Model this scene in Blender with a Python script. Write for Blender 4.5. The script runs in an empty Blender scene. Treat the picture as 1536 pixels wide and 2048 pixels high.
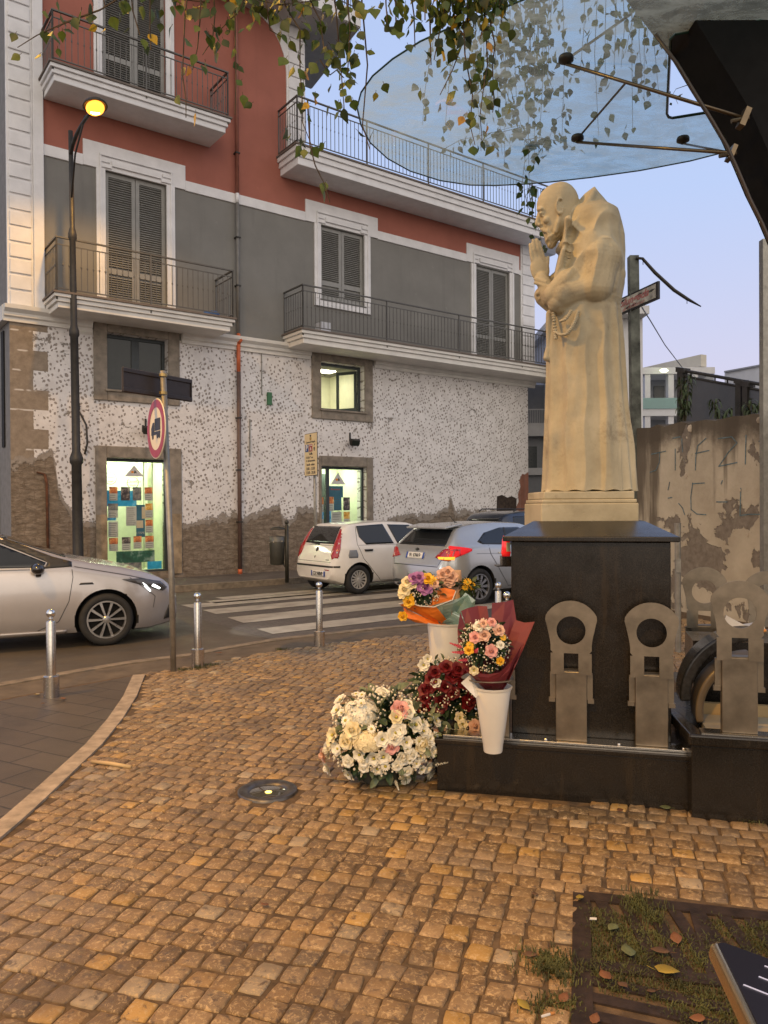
import bpy, bmesh, math, random
import numpy as np
from math import sin, cos, pi, radians, atan2, sqrt
from mathutils import Vector, Matrix, noise
from mathutils.bvhtree import BVHTree

S = bpy.context.scene
COL = S.collection
random.seed(7)

# ------------------------------------------------------------------ camera
FPX, CAMZ = 1536.0, 1.65
cam_d = bpy.data.cameras.new("camera"); cam = bpy.data.objects.new("camera", cam_d)
COL.objects.link(cam); S.camera = cam
cam_d.sensor_fit = 'VERTICAL'; cam_d.sensor_height = 34.667; cam_d.lens = 26.0
cam_d.clip_start = 0.05; cam_d.clip_end = 3000
MROT = Matrix.Rotation(pi/2 - radians(.37), 3, 'X') @ Matrix.Rotation(radians(-.35), 3, 'Z')
cam.matrix_world = Matrix.Translation((0, 0, CAMZ)) @ MROT.to_4x4()
CAM = Vector((0, 0, CAMZ))

def ray(px, py): return MROT @ Vector(((px-768)/FPX, (1024-py)/FPX, -1))
def G(px, py, z=0.0):                      # the point of a horizontal plane seen at a pixel
    r = ray(px, py); return CAM + r*((z-CAMZ)/r.z)
def AT(px, py, Y):                         # the point at a depth seen at a pixel
    r = ray(px, py); return CAM + r*(Y/r.y)

# ------------------------------------------------------------------ world, fill sun, exposure
W = bpy.data.worlds.new("World"); S.world = W; W.use_nodes = True
nt = W.node_tree; nt.nodes.clear()
wo = nt.nodes.new('ShaderNodeOutputWorld'); bg = nt.nodes.new('ShaderNodeBackground')
sky = nt.nodes.new('ShaderNodeTexSky'); sky.sky_type = 'NISHITA'; sky.sun_disc = False
sky.sun_elevation = radians(2.0); sky.sun_rotation = radians(200); sky.air_density = 1.0
sky.dust_density = 1.2; sky.ozone_density = 3.0
# dusk: the low sky is lavender and pink, the high sky pale blue
tc = nt.nodes.new('ShaderNodeTexCoord'); sx = nt.nodes.new('ShaderNodeSeparateXYZ')
rp = nt.nodes.new('ShaderNodeValToRGB'); mx = nt.nodes.new('ShaderNodeMix'); mx.data_type = 'RGBA'
el = rp.color_ramp.elements
el[0].position = 0.0; el[0].color = (6.6, 5.9, 6.9, 1)
el[1].position = .95; el[1].color = (1.3, 1.6, 2.5, 1)
e = el.new(.62); e.color = (4.2, 5.3, 8.1, 1)
e = el.new(.14); e.color = (6.2, 5.95, 7.6, 1)
e = el.new(.36); e.color = (4.75, 5.8, 8.5, 1)
nt.links.new(tc.outputs['Generated'], sx.inputs[0]); nt.links.new(sx.outputs['Z'], rp.inputs[0])
nt.links.new(sky.outputs[0], mx.inputs[6]); nt.links.new(rp.outputs[0], mx.inputs[7]); mx.inputs[0].default_value = .82
# the west behind the viewer still holds the warm afterglow
wm = nt.nodes.new('ShaderNodeMapRange'); wm.inputs[1].default_value = .1; wm.inputs[2].default_value = -.7; nt.links.new(sx.outputs['Y'], wm.inputs[0])
m3 = nt.nodes.new('ShaderNodeMix'); m3.data_type = 'RGBA'; nt.links.new(wm.outputs[0], m3.inputs[0]); nt.links.new(mx.outputs[2], m3.inputs[6]); m3.inputs[7].default_value = (9.0, 8.1, 7.2, 1)
nt.links.new(m3.outputs[2], bg.inputs[0]); bg.inputs[1].default_value = .132
nt.links.new(bg.outputs[0], wo.inputs[0])
sd = bpy.data.lights.new("sun", 'SUN'); sd.energy = .55; sd.angle = radians(50); sd.color = (1, .84, .68)  # broad soft fill added from behind the viewer to lift the facade
so = bpy.data.objects.new("sun", sd); COL.objects.link(so)
so.rotation_euler = (radians(82), 0, radians(10))
S.view_settings.view_transform = 'Standard'; S.view_settings.look = 'None'
S.view_settings.exposure = 0.0; S.view_settings.gamma = 1
S.cycles.use_denoising = True
S.cycles.max_bounces = 8; S.cycles.transparent_max_bounces = 16
S.cycles.sample_clamp_indirect = 6
LAMP = (1.0, .50, .075)

# ------------------------------------------------------------------ mesh helpers
class MB:
    def __init__(s): s.v = []; s.f = []; s.m = []; s.mi = 0
    def add(s, vs, fs):
        b = len(s.v); s.v += [tuple(p) for p in vs]
        for f in fs: s.f.append(tuple(b+i for i in f)); s.m.append(s.mi)
    def box(s, x0, x1, y0, y1, z0, z1, T=None):
        P = [Vector((x, y, z)) for z in (z0, z1) for y in (y0, y1) for x in (x0, x1)]
        if T: P = [T @ p for p in P]
        s.add(P, [(0,2,3,1), (4,5,7,6), (0,1,5,4), (2,6,7,3), (0,4,6,2), (1,3,7,5)])
    def quad(s, a, b, c, d): s.add([a, b, c, d], [(0,1,2,3)])
    def poly(s, pts): s.add(pts, [tuple(range(len(pts)))])
    def prism(s, pts, up):                 # an outline moved along a vector
        n = len(pts); up = Vector(up); P = [Vector(p) for p in pts]; P += [p+up for p in P]
        s.add(P, [tuple(range(n))[::-1], tuple(range(n, 2*n))] + [(i, (i+1) % n, n+(i+1) % n, n+i) for i in range(n)])
    def tube(s, pts, r, n=8, caps=True):
        pts = [Vector(p) for p in pts]; R = r if hasattr(r, '__len__') else [r]*len(pts)
        vs = []; prev = None
        for i, p in enumerate(pts):
            t = (pts[min(i+1, len(pts)-1)] - pts[max(i-1, 0)]).normalized()
            if prev is None:
                a = t.orthogonal().normalized()
                if abs(t.z) > .9: a = Vector((1, 0, 0)) - t*t.x; a.normalize()
            else: a = (prev - t*prev.dot(t)).normalized()
            prev = a; b = t.cross(a)
            for k in range(n):
                w = 2*pi*k/n; vs.append(p + (a*cos(w) + b*sin(w))*R[i])
        fs = [(i*n+k, i*n+(k+1) % n, (i+1)*n+(k+1) % n, (i+1)*n+k) for i in range(len(pts)-1) for k in range(n)]
        if caps: fs += [tuple(range(n))[::-1], tuple(range((len(pts)-1)*n, len(pts)*n))]
        s.add(vs, fs)
    def lathe(s, prof, n=24, T=None, sx=1, sy=1):    # (radius, height) list about z
        vs = []
        for r, z in prof:
            for k in range(n):
                p = Vector((r*cos(2*pi*k/n)*sx, r*sin(2*pi*k/n)*sy, z)); vs.append(T @ p if T else p)
        s.add(vs, [(i*n+k, i*n+(k+1) % n, (i+1)*n+(k+1) % n, (i+1)*n+k) for i in range(len(prof)-1) for k in range(n)])
    def ball(s, c, r, n=10, sc=(1, 1, 1), R=None):
        c = Vector(c); m = max(4, n//2+1); vs = []
        for i in range(m+1):
            th = pi*i/m
            for k in range(n):
                p = Vector((sin(th)*cos(2*pi*k/n)*sc[0], sin(th)*sin(2*pi*k/n)*sc[1], cos(th)*sc[2]))*r
                if R: p = R @ p
                vs.append(c+p)
        s.add(vs, [(i*n+k, (i+1)*n+k, (i+1)*n+(k+1) % n, i*n+(k+1) % n) for i in range(m) for k in range(n)])
    def build(s, name, mats, parent=None, smooth=False, loc=None, clean=False):
        me = bpy.data.meshes.new(name); me.from_pydata(s.v, [], s.f)
        for m in (mats if isinstance(mats, (list, tuple)) else [mats]): me.materials.append(m)
        if any(s.m): me.polygons.foreach_set('material_index', s.m)
        if smooth: me.polygons.foreach_set('use_smooth', [True]*len(s.f))
        if clean:
            bm = bmesh.new(); bm.from_mesh(me); bmesh.ops.remove_doubles(bm, verts=bm.verts, dist=1e-5)
            bmesh.ops.recalc_face_normals(bm, faces=bm.faces); bm.to_mesh(me); bm.free()
        me.update(); o = bpy.data.objects.new(name, me); COL.objects.link(o)
        if parent: o.parent = parent
        if loc is not None: o.location = loc
        return o

def tag(o, label=None, cat=None, group=None, kind=None):
    if label: o['label'] = label
    if cat: o['category'] = cat
    if group: o['group'] = group
    if kind: o['kind'] = kind
    return o
def thing(name, label, cat, loc=(0, 0, 0), rz=0, group=None, kind=None):
    o = bpy.data.objects.new(name, None); COL.objects.link(o); o.empty_display_size = .2
    o.location = loc; o.rotation_euler = (0, 0, rz); tag(o, label, cat, group, kind); return o
def copy_tree(o, parent=None):
    c = o.copy(); COL.objects.link(c); c.parent = parent
    for ch in o.children: copy_tree(ch, c)
    return c
def bevel(o, w=.01, seg=2, ang=35):
    m = o.modifiers.new('bevel', 'BEVEL'); m.width = w; m.segments = seg; m.limit_method = 'ANGLE'; m.angle_limit = radians(ang); return o
def baked(o):                              # apply modifiers without operators
    dg = bpy.context.evaluated_depsgraph_get(); dg.update(); me = bpy.data.meshes.new_from_object(o.evaluated_get(dg))
    o.modifiers.clear(); o.data = me; return o
def text_obj(txt, size, mat, T, parent=None, name='lettering', shear=0, ext=.0015, align='CENTER', sx=1.0, bold=0):
    cu = bpy.data.curves.new('t', 'FONT'); cu.body = txt; cu.size = size; cu.extrude = ext; cu.shear = shear; cu.offset = bold
    cu.align_x = align; cu.align_y = 'CENTER'; cu.resolution_u = 3
    t = bpy.data.objects.new('t', cu); COL.objects.link(t)
    dg = bpy.context.evaluated_depsgraph_get(); dg.update(); me = bpy.data.meshes.new_from_object(t.evaluated_get(dg))
    bpy.data.objects.remove(t); me.transform(Matrix.Diagonal((sx, 1, 1, 1))); me.transform(T)
    me.materials.clear(); me.materials.append(mat)
    o = bpy.data.objects.new(name, me); COL.objects.link(o)
    if parent: o.parent = parent
    return o
def frame(origin, xd, nd):                 # local x along xd, local z along nd (the way a sheet faces)
    x = Vector(xd).normalized(); z = Vector(nd).normalized(); y = z.cross(x).normalized()
    m = Matrix.Identity(4)
    for i in range(3): m[i][0] = x[i]; m[i][1] = y[i]; m[i][2] = z[i]; m[i][3] = origin[i]
    return m

# ------------------------------------------------------------------ materials
class NT:
    def __init__(s, name):
        s.mat = bpy.data.materials.new(name); s.mat.use_nodes = True; s.t = s.mat.node_tree
        s.p = s.t.nodes['Principled BSDF']; s.out = s.t.nodes['Material Output']
    def n(s, ty, **kw):
        nd = s.t.nodes.new(ty)
        for k, v in kw.items():
            if isinstance(k, str) and hasattr(nd, k): setattr(nd, k, v)
            else: nd.inputs[k].default_value = v
        return nd
    def l(s, a, b): s.t.links.new(a, b)
    def coord(s, scale=(1, 1, 1), kind='Object'):
        tc = s.n('ShaderNodeTexCoord'); mp = s.n('ShaderNodeMapping'); mp.inputs['Scale'].default_value = scale
        s.l(tc.outputs[kind], mp.inputs[0]); return mp.outputs[0]
    def noise(s, vec, scale, detail=5, rough=.6, dist=0):
        n = s.n('ShaderNodeTexNoise'); n.inputs['Scale'].default_value = scale; n.inputs['Detail'].default_value = detail
        n.inputs['Roughness'].default_value = rough; n.inputs['Distortion'].default_value = dist
        s.l(vec, n.inputs['Vector']); return n.outputs['Fac']
    def math(s, op, a, b=0.0, clamp=False):
        m = s.n('ShaderNodeMath'); m.operation = op; m.use_clamp = clamp
        for i, q in enumerate((a, b)):
            if isinstance(q, (int, float)): m.inputs[i].default_value = q
            else: s.l(q, m.inputs[i])
        return m.outputs[0]
    def step(s, v, lo, hi):                # smooth step to 0..1
        m = s.n('ShaderNodeMapRange'); m.interpolation_type = 'SMOOTHSTEP'
        s.l(v, m.inputs[0]); m.inputs[1].default_value = lo; m.inputs[2].default_value = hi; return m.outputs[0]
    def ramp(s, fac, stops):
        r = s.n('ShaderNodeValToRGB'); e = r.color_ramp.elements
        e[0].position = stops[0][0]; e[0].color = (*stops[0][1], 1); e[1].position = stops[-1][0]; e[1].color = (*stops[-1][1], 1)
        for p, c in stops[1:-1]: q = e.new(p); q.color = (*c, 1)
        s.l(fac, r.inputs[0]); return r.outputs[0]
    def mix(s, fac, a, b, mode='MIX'):
        m = s.n('ShaderNodeMix'); m.data_type = 'RGBA'; m.blend_type = mode
        for i, q in ((0, fac), (6, a), (7, b)):
            if isinstance(q, (int, float)): m.inputs[i].default_value = q
            elif isinstance(q, tuple): m.inputs[i].default_value = (*q, 1)
            else: s.l(q, m.inputs[i])
        return m.outputs[2]
    def bump(s, h, strength=.4, dist=.01):
        b = s.n('ShaderNodeBump'); b.inputs['Strength'].default_value = strength; b.inputs['Distance'].default_value = dist
        s.l(h, b.inputs['Height']); s.l(b.outputs[0], s.p.inputs['Normal']); return b
    def set(s, col=None, rough=None, metal=None, **kw):
        for k, v in (('Base Color', col), ('Roughness', rough), ('Metallic', metal)):
            if v is None: continue
            if isinstance(v, tuple): s.p.inputs[k].default_value = (*v, 1)
            elif isinstance(v, (int, float)): s.p.inputs[k].default_value = v
            else: s.l(v, s.p.inputs[k])
        for k, v in kw.items(): s.p.inputs[k.replace('_', ' ')].default_value = v
        return s.mat

def plain(name, col, rough=.6, metal=0.0, var=.12, sc=6, bump=.15, bsc=60, **kw):
    t = NT(name); v = t.coord()
    n = t.noise(v, sc); d = tuple(c*(1-var*1.6) for c in col); u = tuple(min(1, c*(1+var)) for c in col)
    c = t.ramp(n, [(.3, d), (.7, u)])
    if bump: t.bump(t.noise(v, bsc, 3), bump, .004)
    r = t.math('ADD', t.math('MULTIPLY', t.noise(v, sc*3, 3), .2), rough-.1)
    return t.set(c, r, metal, **kw)

def emis(name, col, st):
    t = NT(name); t.p.inputs['Base Color'].default_value = (*col, 1)
    t.p.inputs['Emission Color'].default_value = (*col, 1); t.p.inputs['Emission Strength'].default_value = st
    return t.mat

white_trim = plain('white_render', (.74, .74, .75), .8, var=.06, sc=3)
cornice_m = plain('cornice_render', (.72, .70, .66), .8, var=.08, sc=2)
def streaked(name, col):
    t = NT(name); v = t.coord(); s = t.noise(t.coord((2.4, 2.4, .25)), 1.6, 6, .62); b = t.noise(v, 1.1, 5, .6)
    c = t.ramp(b, [(.3, tuple(q*.88 for q in col)), (.7, tuple(q*1.1 for q in col))]); c = t.mix(t.math('MULTIPLY', t.step(s, .54, .72), .30), c, tuple(q*.6+.01 for q in col))
    c = t.mix(t.math('MULTIPLY', t.step(t.noise(v, 3.3, 7, .7), .64, .68), .22), c, tuple(min(1, q*1.5+.03) for q in col))
    t.bump(t.noise(v, 45, 5, .7), .35, .006); return t.set(c, .86)
grey_wall = streaked('grey_render', (.200, .196, .182)); red_wall = streaked('red_render', (.34, .120, .085))
soffit_m = plain('soffit_render', (.50, .50, .49), .85, var=.05)
shutter_m = plain('shutter_paint', (.26, .26, .245), .5, var=.08)
rail_m = plain('railing_paint', (.11, .105, .095), .45, var=.1, metal=.3)
black_m = plain('black_metal', (.018, .018, .02), .4, var=.2, metal=.2)
iron_m = plain('dark_iron', (.045, .042, .038), .5, metal=.4, var=.2)
steel_m = plain('brushed_steel', (.58, .55, .50), .24, metal=1, var=.06, sc=30, bump=.04)
def granite():
    t = NT('black_granite'); v = t.coord(); s = t.noise(t.coord((5, 5, .5)), 1.6, 6, .65); g = t.noise(v, 140, 2)
    c = t.ramp(g, [(.35, (.008, .007, .006)), (.7, (.020, .017, .014))]); c = t.mix(t.math('MULTIPLY', t.step(s, .52, .72), .55), c, (.040, .028, .016))
    c = t.mix(t.math('MULTIPLY', t.step(t.noise(v, 7, 7, .75), .60, .72), .5), c, (.055, .045, .032))
    return t.set(c, t.math('ADD', t.math('MULTIPLY', t.noise(v, 5, 6, .7), .38), .04))
granite_m = granite()
rubber_m = plain('rubber', (.02, .02, .02), .8, var=.2)
dark_m = plain('dark_void', (.012, .012, .012), .9)
chrome_m = plain('chrome', (.75, .75, .74), .12, metal=1, var=.02, bump=0)
zinc_m = plain('zinc_post', (.30, .29, .26), .45, metal=.6, var=.15, sc=12)
pipe_m = plain('downpipe_brown', (.12, .075, .06), .5, var=.1)
pipe_red = plain('downpipe_red', (.27, .10, .07), .55)
pipe_or = plain('downpipe_orange', (.60, .14, .05), .5)
pipe_gr = plain('downpipe_grey', (.17, .165, .155), .55)
stone_fr = plain('window_stone', (.25, .215, .175), .9, var=.25, sc=5, bump=.8, bsc=25)
tufa = plain('tufa_stone', (.30, .23, .15), .95, var=.35, sc=4, bump=1, bsc=14)
glass_dark = plain('dark_glass', (.03, .035, .03), .08, var=.1, bump=0)
winframe_m = plain('window_frame_dark', (.035, .045, .05), .45)

def plaster_material():
    """pock-marked white render with bare patches, brown quoins on the corner and bare tufa below a ragged edge"""
    t = NT('pockmarked_plaster'); v = t.coord(); sp = t.n('ShaderNodeSeparateXYZ'); t.l(v, sp.inputs[0])
    x, z = sp.outputs['X'], sp.outputs['Z']
    big = t.noise(v, 1.1, 3); fine = t.noise(v, 9, 6, .7)
    # pick marks: stretched voronoi cells whose lean drifts over the wall
    wv = t.n('ShaderNodeTexNoise'); wv.inputs['Scale'].default_value = 1.7; wv.inputs['Detail'].default_value = 4; t.l(v, wv.inputs['Vector'])
    sc = t.n('ShaderNodeVectorMath'); sc.operation = 'SCALE'; t.l(wv.outputs['Color'], sc.inputs[0]); sc.inputs['Scale'].default_value = .30
    ad = t.n('ShaderNodeVectorMath'); ad.operation = 'ADD'; t.l(v, ad.inputs[0]); t.l(sc.outputs[0], ad.inputs[1])
    mp = t.n('ShaderNodeMapping'); t.l(ad.outputs[0], mp.inputs[0]); mp.inputs['Scale'].default_value = (11.6, 0, 10.2); mp.inputs['Rotation'].default_value = (0, radians(24), 0)
    vo = t.n('ShaderNodeTexVoronoi'); vo.inputs['Scale'].default_value = 1; vo.inputs['Randomness'].default_value = .42; t.l(mp.outputs[0], vo.inputs['Vector'])
    thr = t.math('ADD', t.math('MULTIPLY', t.noise(v, 1.3, 3), .26), .175)
    jag = t.math('ADD', vo.outputs['Distance'], t.math('MULTIPLY', t.math('SUBTRACT', t.noise(v, 30, 3), .5), .30))
    dots = t.step(t.math('SUBTRACT', thr, jag), -.015, .04)
    patch = t.step(t.noise(v, 2.4, 8, .74, .8), .615, .645)
    # ragged line of the bare stone
    fc = t.n('ShaderNodeFloatCurve'); cv = fc.mapping.curves[0]
    pts = [(0, 2.5), (.3, 2.6), (.85, 2.75), (.95, 1.95), (1.3, 1.62), (1.75, 1.5), (3.8, 1.45), (4.3, 1.55), (5.1, 1.7), (5.4, 1.6), (5.9, 1.75), (6.4, 1.95), (6.5, 1.5), (6.75, 1.5), (6.95, 1.75), (7.3, 1.85), (7.6, 1.6), (9.4, 1.3), (10.6, 1.42), (11.5, 1.35), (12.2, 1.55), (12.35, 1.95), (12.5, 1.5), (13.2, 1.5), (15.0, 1.45), (16.0, 1.6)]
    cv.points[0].location = (0, pts[0][1]/4); cv.points[1].location = (1, .36)
    for a, b in [(a_, b_-(.32 if 1.2 < a_ < 9.5 else .12 if a_ > 9 else 0)) for a_, b_ in pts[1:]]: p = cv.points.new(a/16.2, b/4); 
    for p in cv.points: p.handle_type = 'VECTOR'
    fc.mapping.use_clip = False; fc.mapping.update()
    t.l(t.math('DIVIDE', x, 16.2), fc.inputs['Value'])
    edge = t.math('ADD', t.math('MULTIPLY', fc.outputs[0], 4), t.math('MULTIPLY', t.math('SUBTRACT', t.noise(v, 3.2, 8, .78), .5), .95))
    bare = t.step(t.math('SUBTRACT', edge, z), -.01, .012)
    grey_skim = t.step(t.math('SUBTRACT', t.math('ADD', edge, .16), z), -.01, .012)
    # quoins: toothed brown blocks
    row = t.math('FLOOR', t.math('DIVIDE', z, .42)); odd = t.math('MODULO', row, 2)
    qw = t.math('ADD', t.math('ADD', .46, t.math('MULTIPLY', odd, .30)), t.math('MULTIPLY', t.math('SUBTRACT', fine, .5), .07))
    quoin = t.step(t.math('SUBTRACT', qw, x), -.004, .008)
    fr = t.math('FRACT', t.math('DIVIDE', z, .42)); mort = t.step(t.math('ADD', fr, t.math('MULTIPLY', fine, .06)), .93, .97)
    mort = t.math('MULTIPLY', mort, t.step(t.noise(v, 2.2, 2), .5, .56))
    # tufa courses
    br = t.n('ShaderNodeTexBrick'); br.inputs['Scale'].default_value = 1; br.inputs['Mortar Size'].default_value = .014; br.inputs['Brick Width'].default_value = .44; br.inputs['Row Height'].default_value = .24
    cx = t.n('ShaderNodeCombineXYZ'); t.l(t.math('ADD', x, t.math('MULTIPLY', big, .35)), cx.inputs[0]); t.l(t.math('ADD', z, t.math('MULTIPLY', t.noise(v, 2.4, 2), .2)), cx.inputs[1]); t.l(cx.outputs[0], br.inputs['Vector'])
    rockn = t.noise(t.coord((1, 1, 2.2)), 5, 9, .75)
    rock = t.ramp(rockn, [(.28, (.08, .06, .045)), (.5, (.22, .175, .13)), (.72, (.40, .33, .26))])
    rock = t.mix(t.math('MULTIPLY', br.outputs['Fac'], .28), rock, (.13, .09, .06))
    base = t.ramp(t.noise(v, 2.2, 6, .7), [(.3, (.60, .575, .56)), (.7, (.80, .775, .765))])
    hole = t.ramp(fine, [(.3, (.22, .19, .165)), (.7, (.40, .36, .33))])
    skim = t.ramp(fine, [(.3, (.22, .19, .16)), (.7, (.34, .30, .26))])
    c = t.mix(dots, base, hole); c = t.mix(patch, c, skim)
    brown = t.ramp(t.noise(v, 6, 8, .7), [(.3, (.19, .15, .11)), (.7, (.33, .27, .21))])
    brown = t.mix(mort, brown, (.58, .54, .50))
    c = t.mix(quoin, c, brown); c = t.mix(grey_skim, c, skim); c = t.mix(bare, c, rock)
    h = t.math('SUBTRACT', 1.0, t.math('MAXIMUM', t.math('MAXIMUM', dots, patch), quoin))
    h = t.math('MULTIPLY', h, t.math('SUBTRACT', 1.0, grey_skim))
    h = t.math('ADD', t.math('MULTIPLY', h, .5), t.math('MULTIPLY', t.math('MULTIPLY', rockn, bare), 2.2))
    h = t.math('ADD', h, t.math('MULTIPLY', fine, .3))
    h = t.math('SUBTRACT', h, t.math('MULTIPLY', t.math('MULTIPLY', br.outputs['Fac'], bare), .25))
    t.bump(h, .9, .03)
    return t.set(c, .92)
plaster_m = plaster_material()
# ------------------------------------------------------------------ building frame: local x runs along the facade, -y is out
BO = Vector((-7.8506, 16.1694, 0)); BROT = radians(36.7)
BM = Matrix.Translation(BO) @ Matrix.Rotation(BROT, 4, 'Z')
def B(u, out, z): return BM @ Vector((u, -out, z))

# ------------------------------------------------------------------ ground
def asphalt():
    t = NT('asphalt'); v = t.coord()
    c = t.ramp(t.noise(v, 1.1, 6, .7), [(.3, (.060, .050, .038)), (.7, (.105, .087, .065))])
    c = t.mix(t.step(t.noise(v, 160, 2), .60, .72), c, (.17, .15, .12))
    t.bump(t.noise(v, 220, 2), .5, .004); return t.set(c, t.math('ADD', t.math('MULTIPLY', t.noise(v, 4, 3), .3), .42))
asphalt_m = asphalt()
def bricks(name, w, h, c1, c2, cm, rot, mort=.006, rough=.75, off=.5):
    t = NT(name); tc = t.n('ShaderNodeTexCoord'); mp = t.n('ShaderNodeMapping'); mp.inputs['Rotation'].default_value = (0, 0, rot)
    t.l(tc.outputs['Object'], mp.inputs[0]); b = t.n('ShaderNodeTexBrick'); b.offset = off
    for k, q in (('Scale', 1), ('Mortar Size', mort), ('Brick Width', w), ('Row Height', h), ('Bias', 0), ('Mortar Smooth', .3)): b.inputs[k].default_value = q
    b.inputs['Color1'].default_value = (*c1, 1); b.inputs['Color2'].default_value = (*c2, 1); b.inputs['Mortar'].default_value = (*cm, 1)
    t.l(mp.outputs[0], b.inputs['Vector']); v = mp.outputs[0]
    c = t.mix(.55, b.outputs[0], t.ramp(t.noise(v, 3, 7, .7), [(.3, (.35, .35, .35)), (.7, (1, 1, 1))]), 'MULTIPLY')
    c = t.mix(t.step(t.noise(v, 1.6, 5, .7), .56, .7), c, tuple(q*.6 for q in c1))
    h_ = t.math('ADD', t.math('MULTIPLY', b.outputs['Fac'], -1), t.math('MULTIPLY', t.noise(v, 90, 3), .35)); t.bump(h_, .7, .006)
    return t.set(c, rough)
slab_m = bricks('grey_paving_slabs', .50, .25, (.075, .06, .045), (.10, .08, .06), (.03, .024, .018), radians(28), .007, .5)
walk_m = bricks('basalt_pavement', .60, .40, (.115, .10, .088), (.15, .132, .115), (.045, .038, .033), -BROT, .008, .6)
road_brick_m = bricks('road_pavers', .2, .1, (.10, .086, .072), (.125, .105, .09), (.035, .03, .025), -BROT, .006, .6)
kerb_m = plain('kerb_stone', (.22, .18, .13), .75, var=.3, sc=7, bump=.6)
paint_m = plain('road_paint', (.36, .335, .28), .7, var=.18, sc=3, bump=.3)
concrete_m = plain('gutter_concrete', (.12, .095, .065), .8, var=.25, sc=4, bump=.4)

def sheet(name, pts, z, m, thick=0):
    b = MB(); P = [Vector((p[0], p[1], z)) for p in pts]
    b.poly(P) if not thick else b.prism([p - Vector((0, 0, thick)) for p in P], (0, 0, thick))
    o = b.build(name, m); bm = bmesh.new(); bm.from_mesh(o.data); bmesh.ops.recalc_face_normals(bm, faces=bm.faces)
    if not thick and bm.faces[:][0].normal.z < 0: bmesh.ops.reverse_faces(bm, faces=bm.faces)
    bm.to_mesh(o.data); bm.free(); return tag(o, kind='structure')
ZR = -.12
sheet('ground', [(-900, -900), (900, -900), (900, 900), (-900, 900)], -.30, asphalt_m)
def U(u, out): return BM @ Vector((u, -out, 0))
RD = (BROT)
sheet('road', [U(-60, 15), U(60, 15), U(60, .5), U(-60, .5)], ZR, asphalt_m)

# far pavement along the building
pav = [U(-14, -.3), U(-14, 1.95), U(5.6, 1.95), U(6.6, 1.85), U(7.1, 1.35), U(7.5, 1.0), U(30, 1.0), U(30, -.3)]
sheet('pavement', pav, 0, walk_m, .3)
kb = MB()
kl = [(-14, 1.95), (5.6, 1.95), (6.6, 1.85), (7.1, 1.35), (7.5, 1.0), (30, 1.0)]
for (a, b_), (c_, d) in zip(kl, kl[1:]):
    p, q = Vector((a, -b_, 0)), Vector((c_, -d, 0)); t_ = (q-p).normalized(); nrm = Vector((t_.y, -t_.x, 0))
    kb.prism([p-nrm*.002, q-nrm*.002, q+nrm*.14, p+nrm*.14], (0, 0, .012)); kb.prism([p+nrm*.001-Vector((0,0,.2)), q+nrm*.001-Vector((0,0,.2)), q+nrm*.14-Vector((0,0,.2)), p+nrm*.14-Vector((0,0,.2))], (0, 0, .199))
ko = kb.build('kerb', kerb_m); ko.matrix_world = BM; tag(ko, kind='structure')

# plaza: one slab whose near half is cobbled; the left part is grey slab paving
edge_px = [(-500, 1480), (0, 1398), (160, 1368), (262, 1350), (385, 1333), (470, 1316), (560, 1300), (640, 1290), (760, 1276), (900, 1262), (1010, 1255)]
E3 = [G(x, y) for x, y in edge_px]
plaza_edge = [Vector((-14, 9.0, 0))] + E3
far_r = [Vector((2.6, 11.6, 0)), Vector((4.3, 12.6, 0)), Vector((14, 13.0, 0)), Vector((14, -8, 0)), Vector((-14, -8, 0))]
sheet('plaza_bed', plaza_edge + far_r, -.004, plain('joint_sand', (.11, .072, .038), .9, var=.35, sc=14, bump=1, bsc=120), .25)
# gutter strip and pale kerb line between the plaza and the road
def ribbon(name, px_pts, w, z, m, zsrc=0, thick=0, flip=1):
    P = [G(x, y, zsrc) for x, y in px_pts]; b = MB(); L = []; R = []
    for i, p in enumerate(P):
        t_ = (P[min(i+1, len(P)-1)] - P[max(i-1, 0)]).normalized(); n_ = Vector((-t_.y, t_.x, 0))*flip
        L.append(p); R.append(p+n_*w)
    for i in range(len(P)-1):
        q = [L[i], L[i+1], R[i+1], R[i]]; q = [Vector((a.x, a.y, z-thick)) for a in q]
        b.prism(q, (0, 0, thick or .001)) if thick else b.poly(q)
    o = b.build(name, m); bm = bmesh.new(); bm.from_mesh(o.data); bmesh.ops.recalc_face_normals(bm, faces=bm.faces)
    if not thick:
        for f in bm.faces:
            if f.normal.z < 0: f.normal_flip()
    bm.to_mesh(o.data); bm.free(); return tag(o, kind='structure')
ribbon('gutter', edge_px, .62, -.008, concrete_m, thick=.25)
ribbon('kerb', [(x, y-26*(1-.35*min(1, max(0, x/900)))) for x, y in edge_px], .13, .004, kerb_m, thick=.05)

# grey slab paving at the left of the white kerb
wk_px = [(266, 1352), (246, 1395), (215, 1440), (170, 1492), (110, 1546), (50, 1600), (0, 1643), (-120, 1740), (-400, 1960)]
WK = [G(x, y) for x, y in wk_px]
slabs = [Vector((-14, 8.7, 0))] + [G(x, y+4) for x, y in edge_px[:3]] + WK + [Vector((-3.6, 1.2, 0)), Vector((-14, 1.2, 0))]
sheet('slab_paving', slabs, .002, slab_m)
ribbon('white_kerb', wk_px, .115, .012, plain('pale_kerb', (.36, .29, .21), .7, var=.25, sc=10, bump=.5), thick=.03, flip=1)

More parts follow.
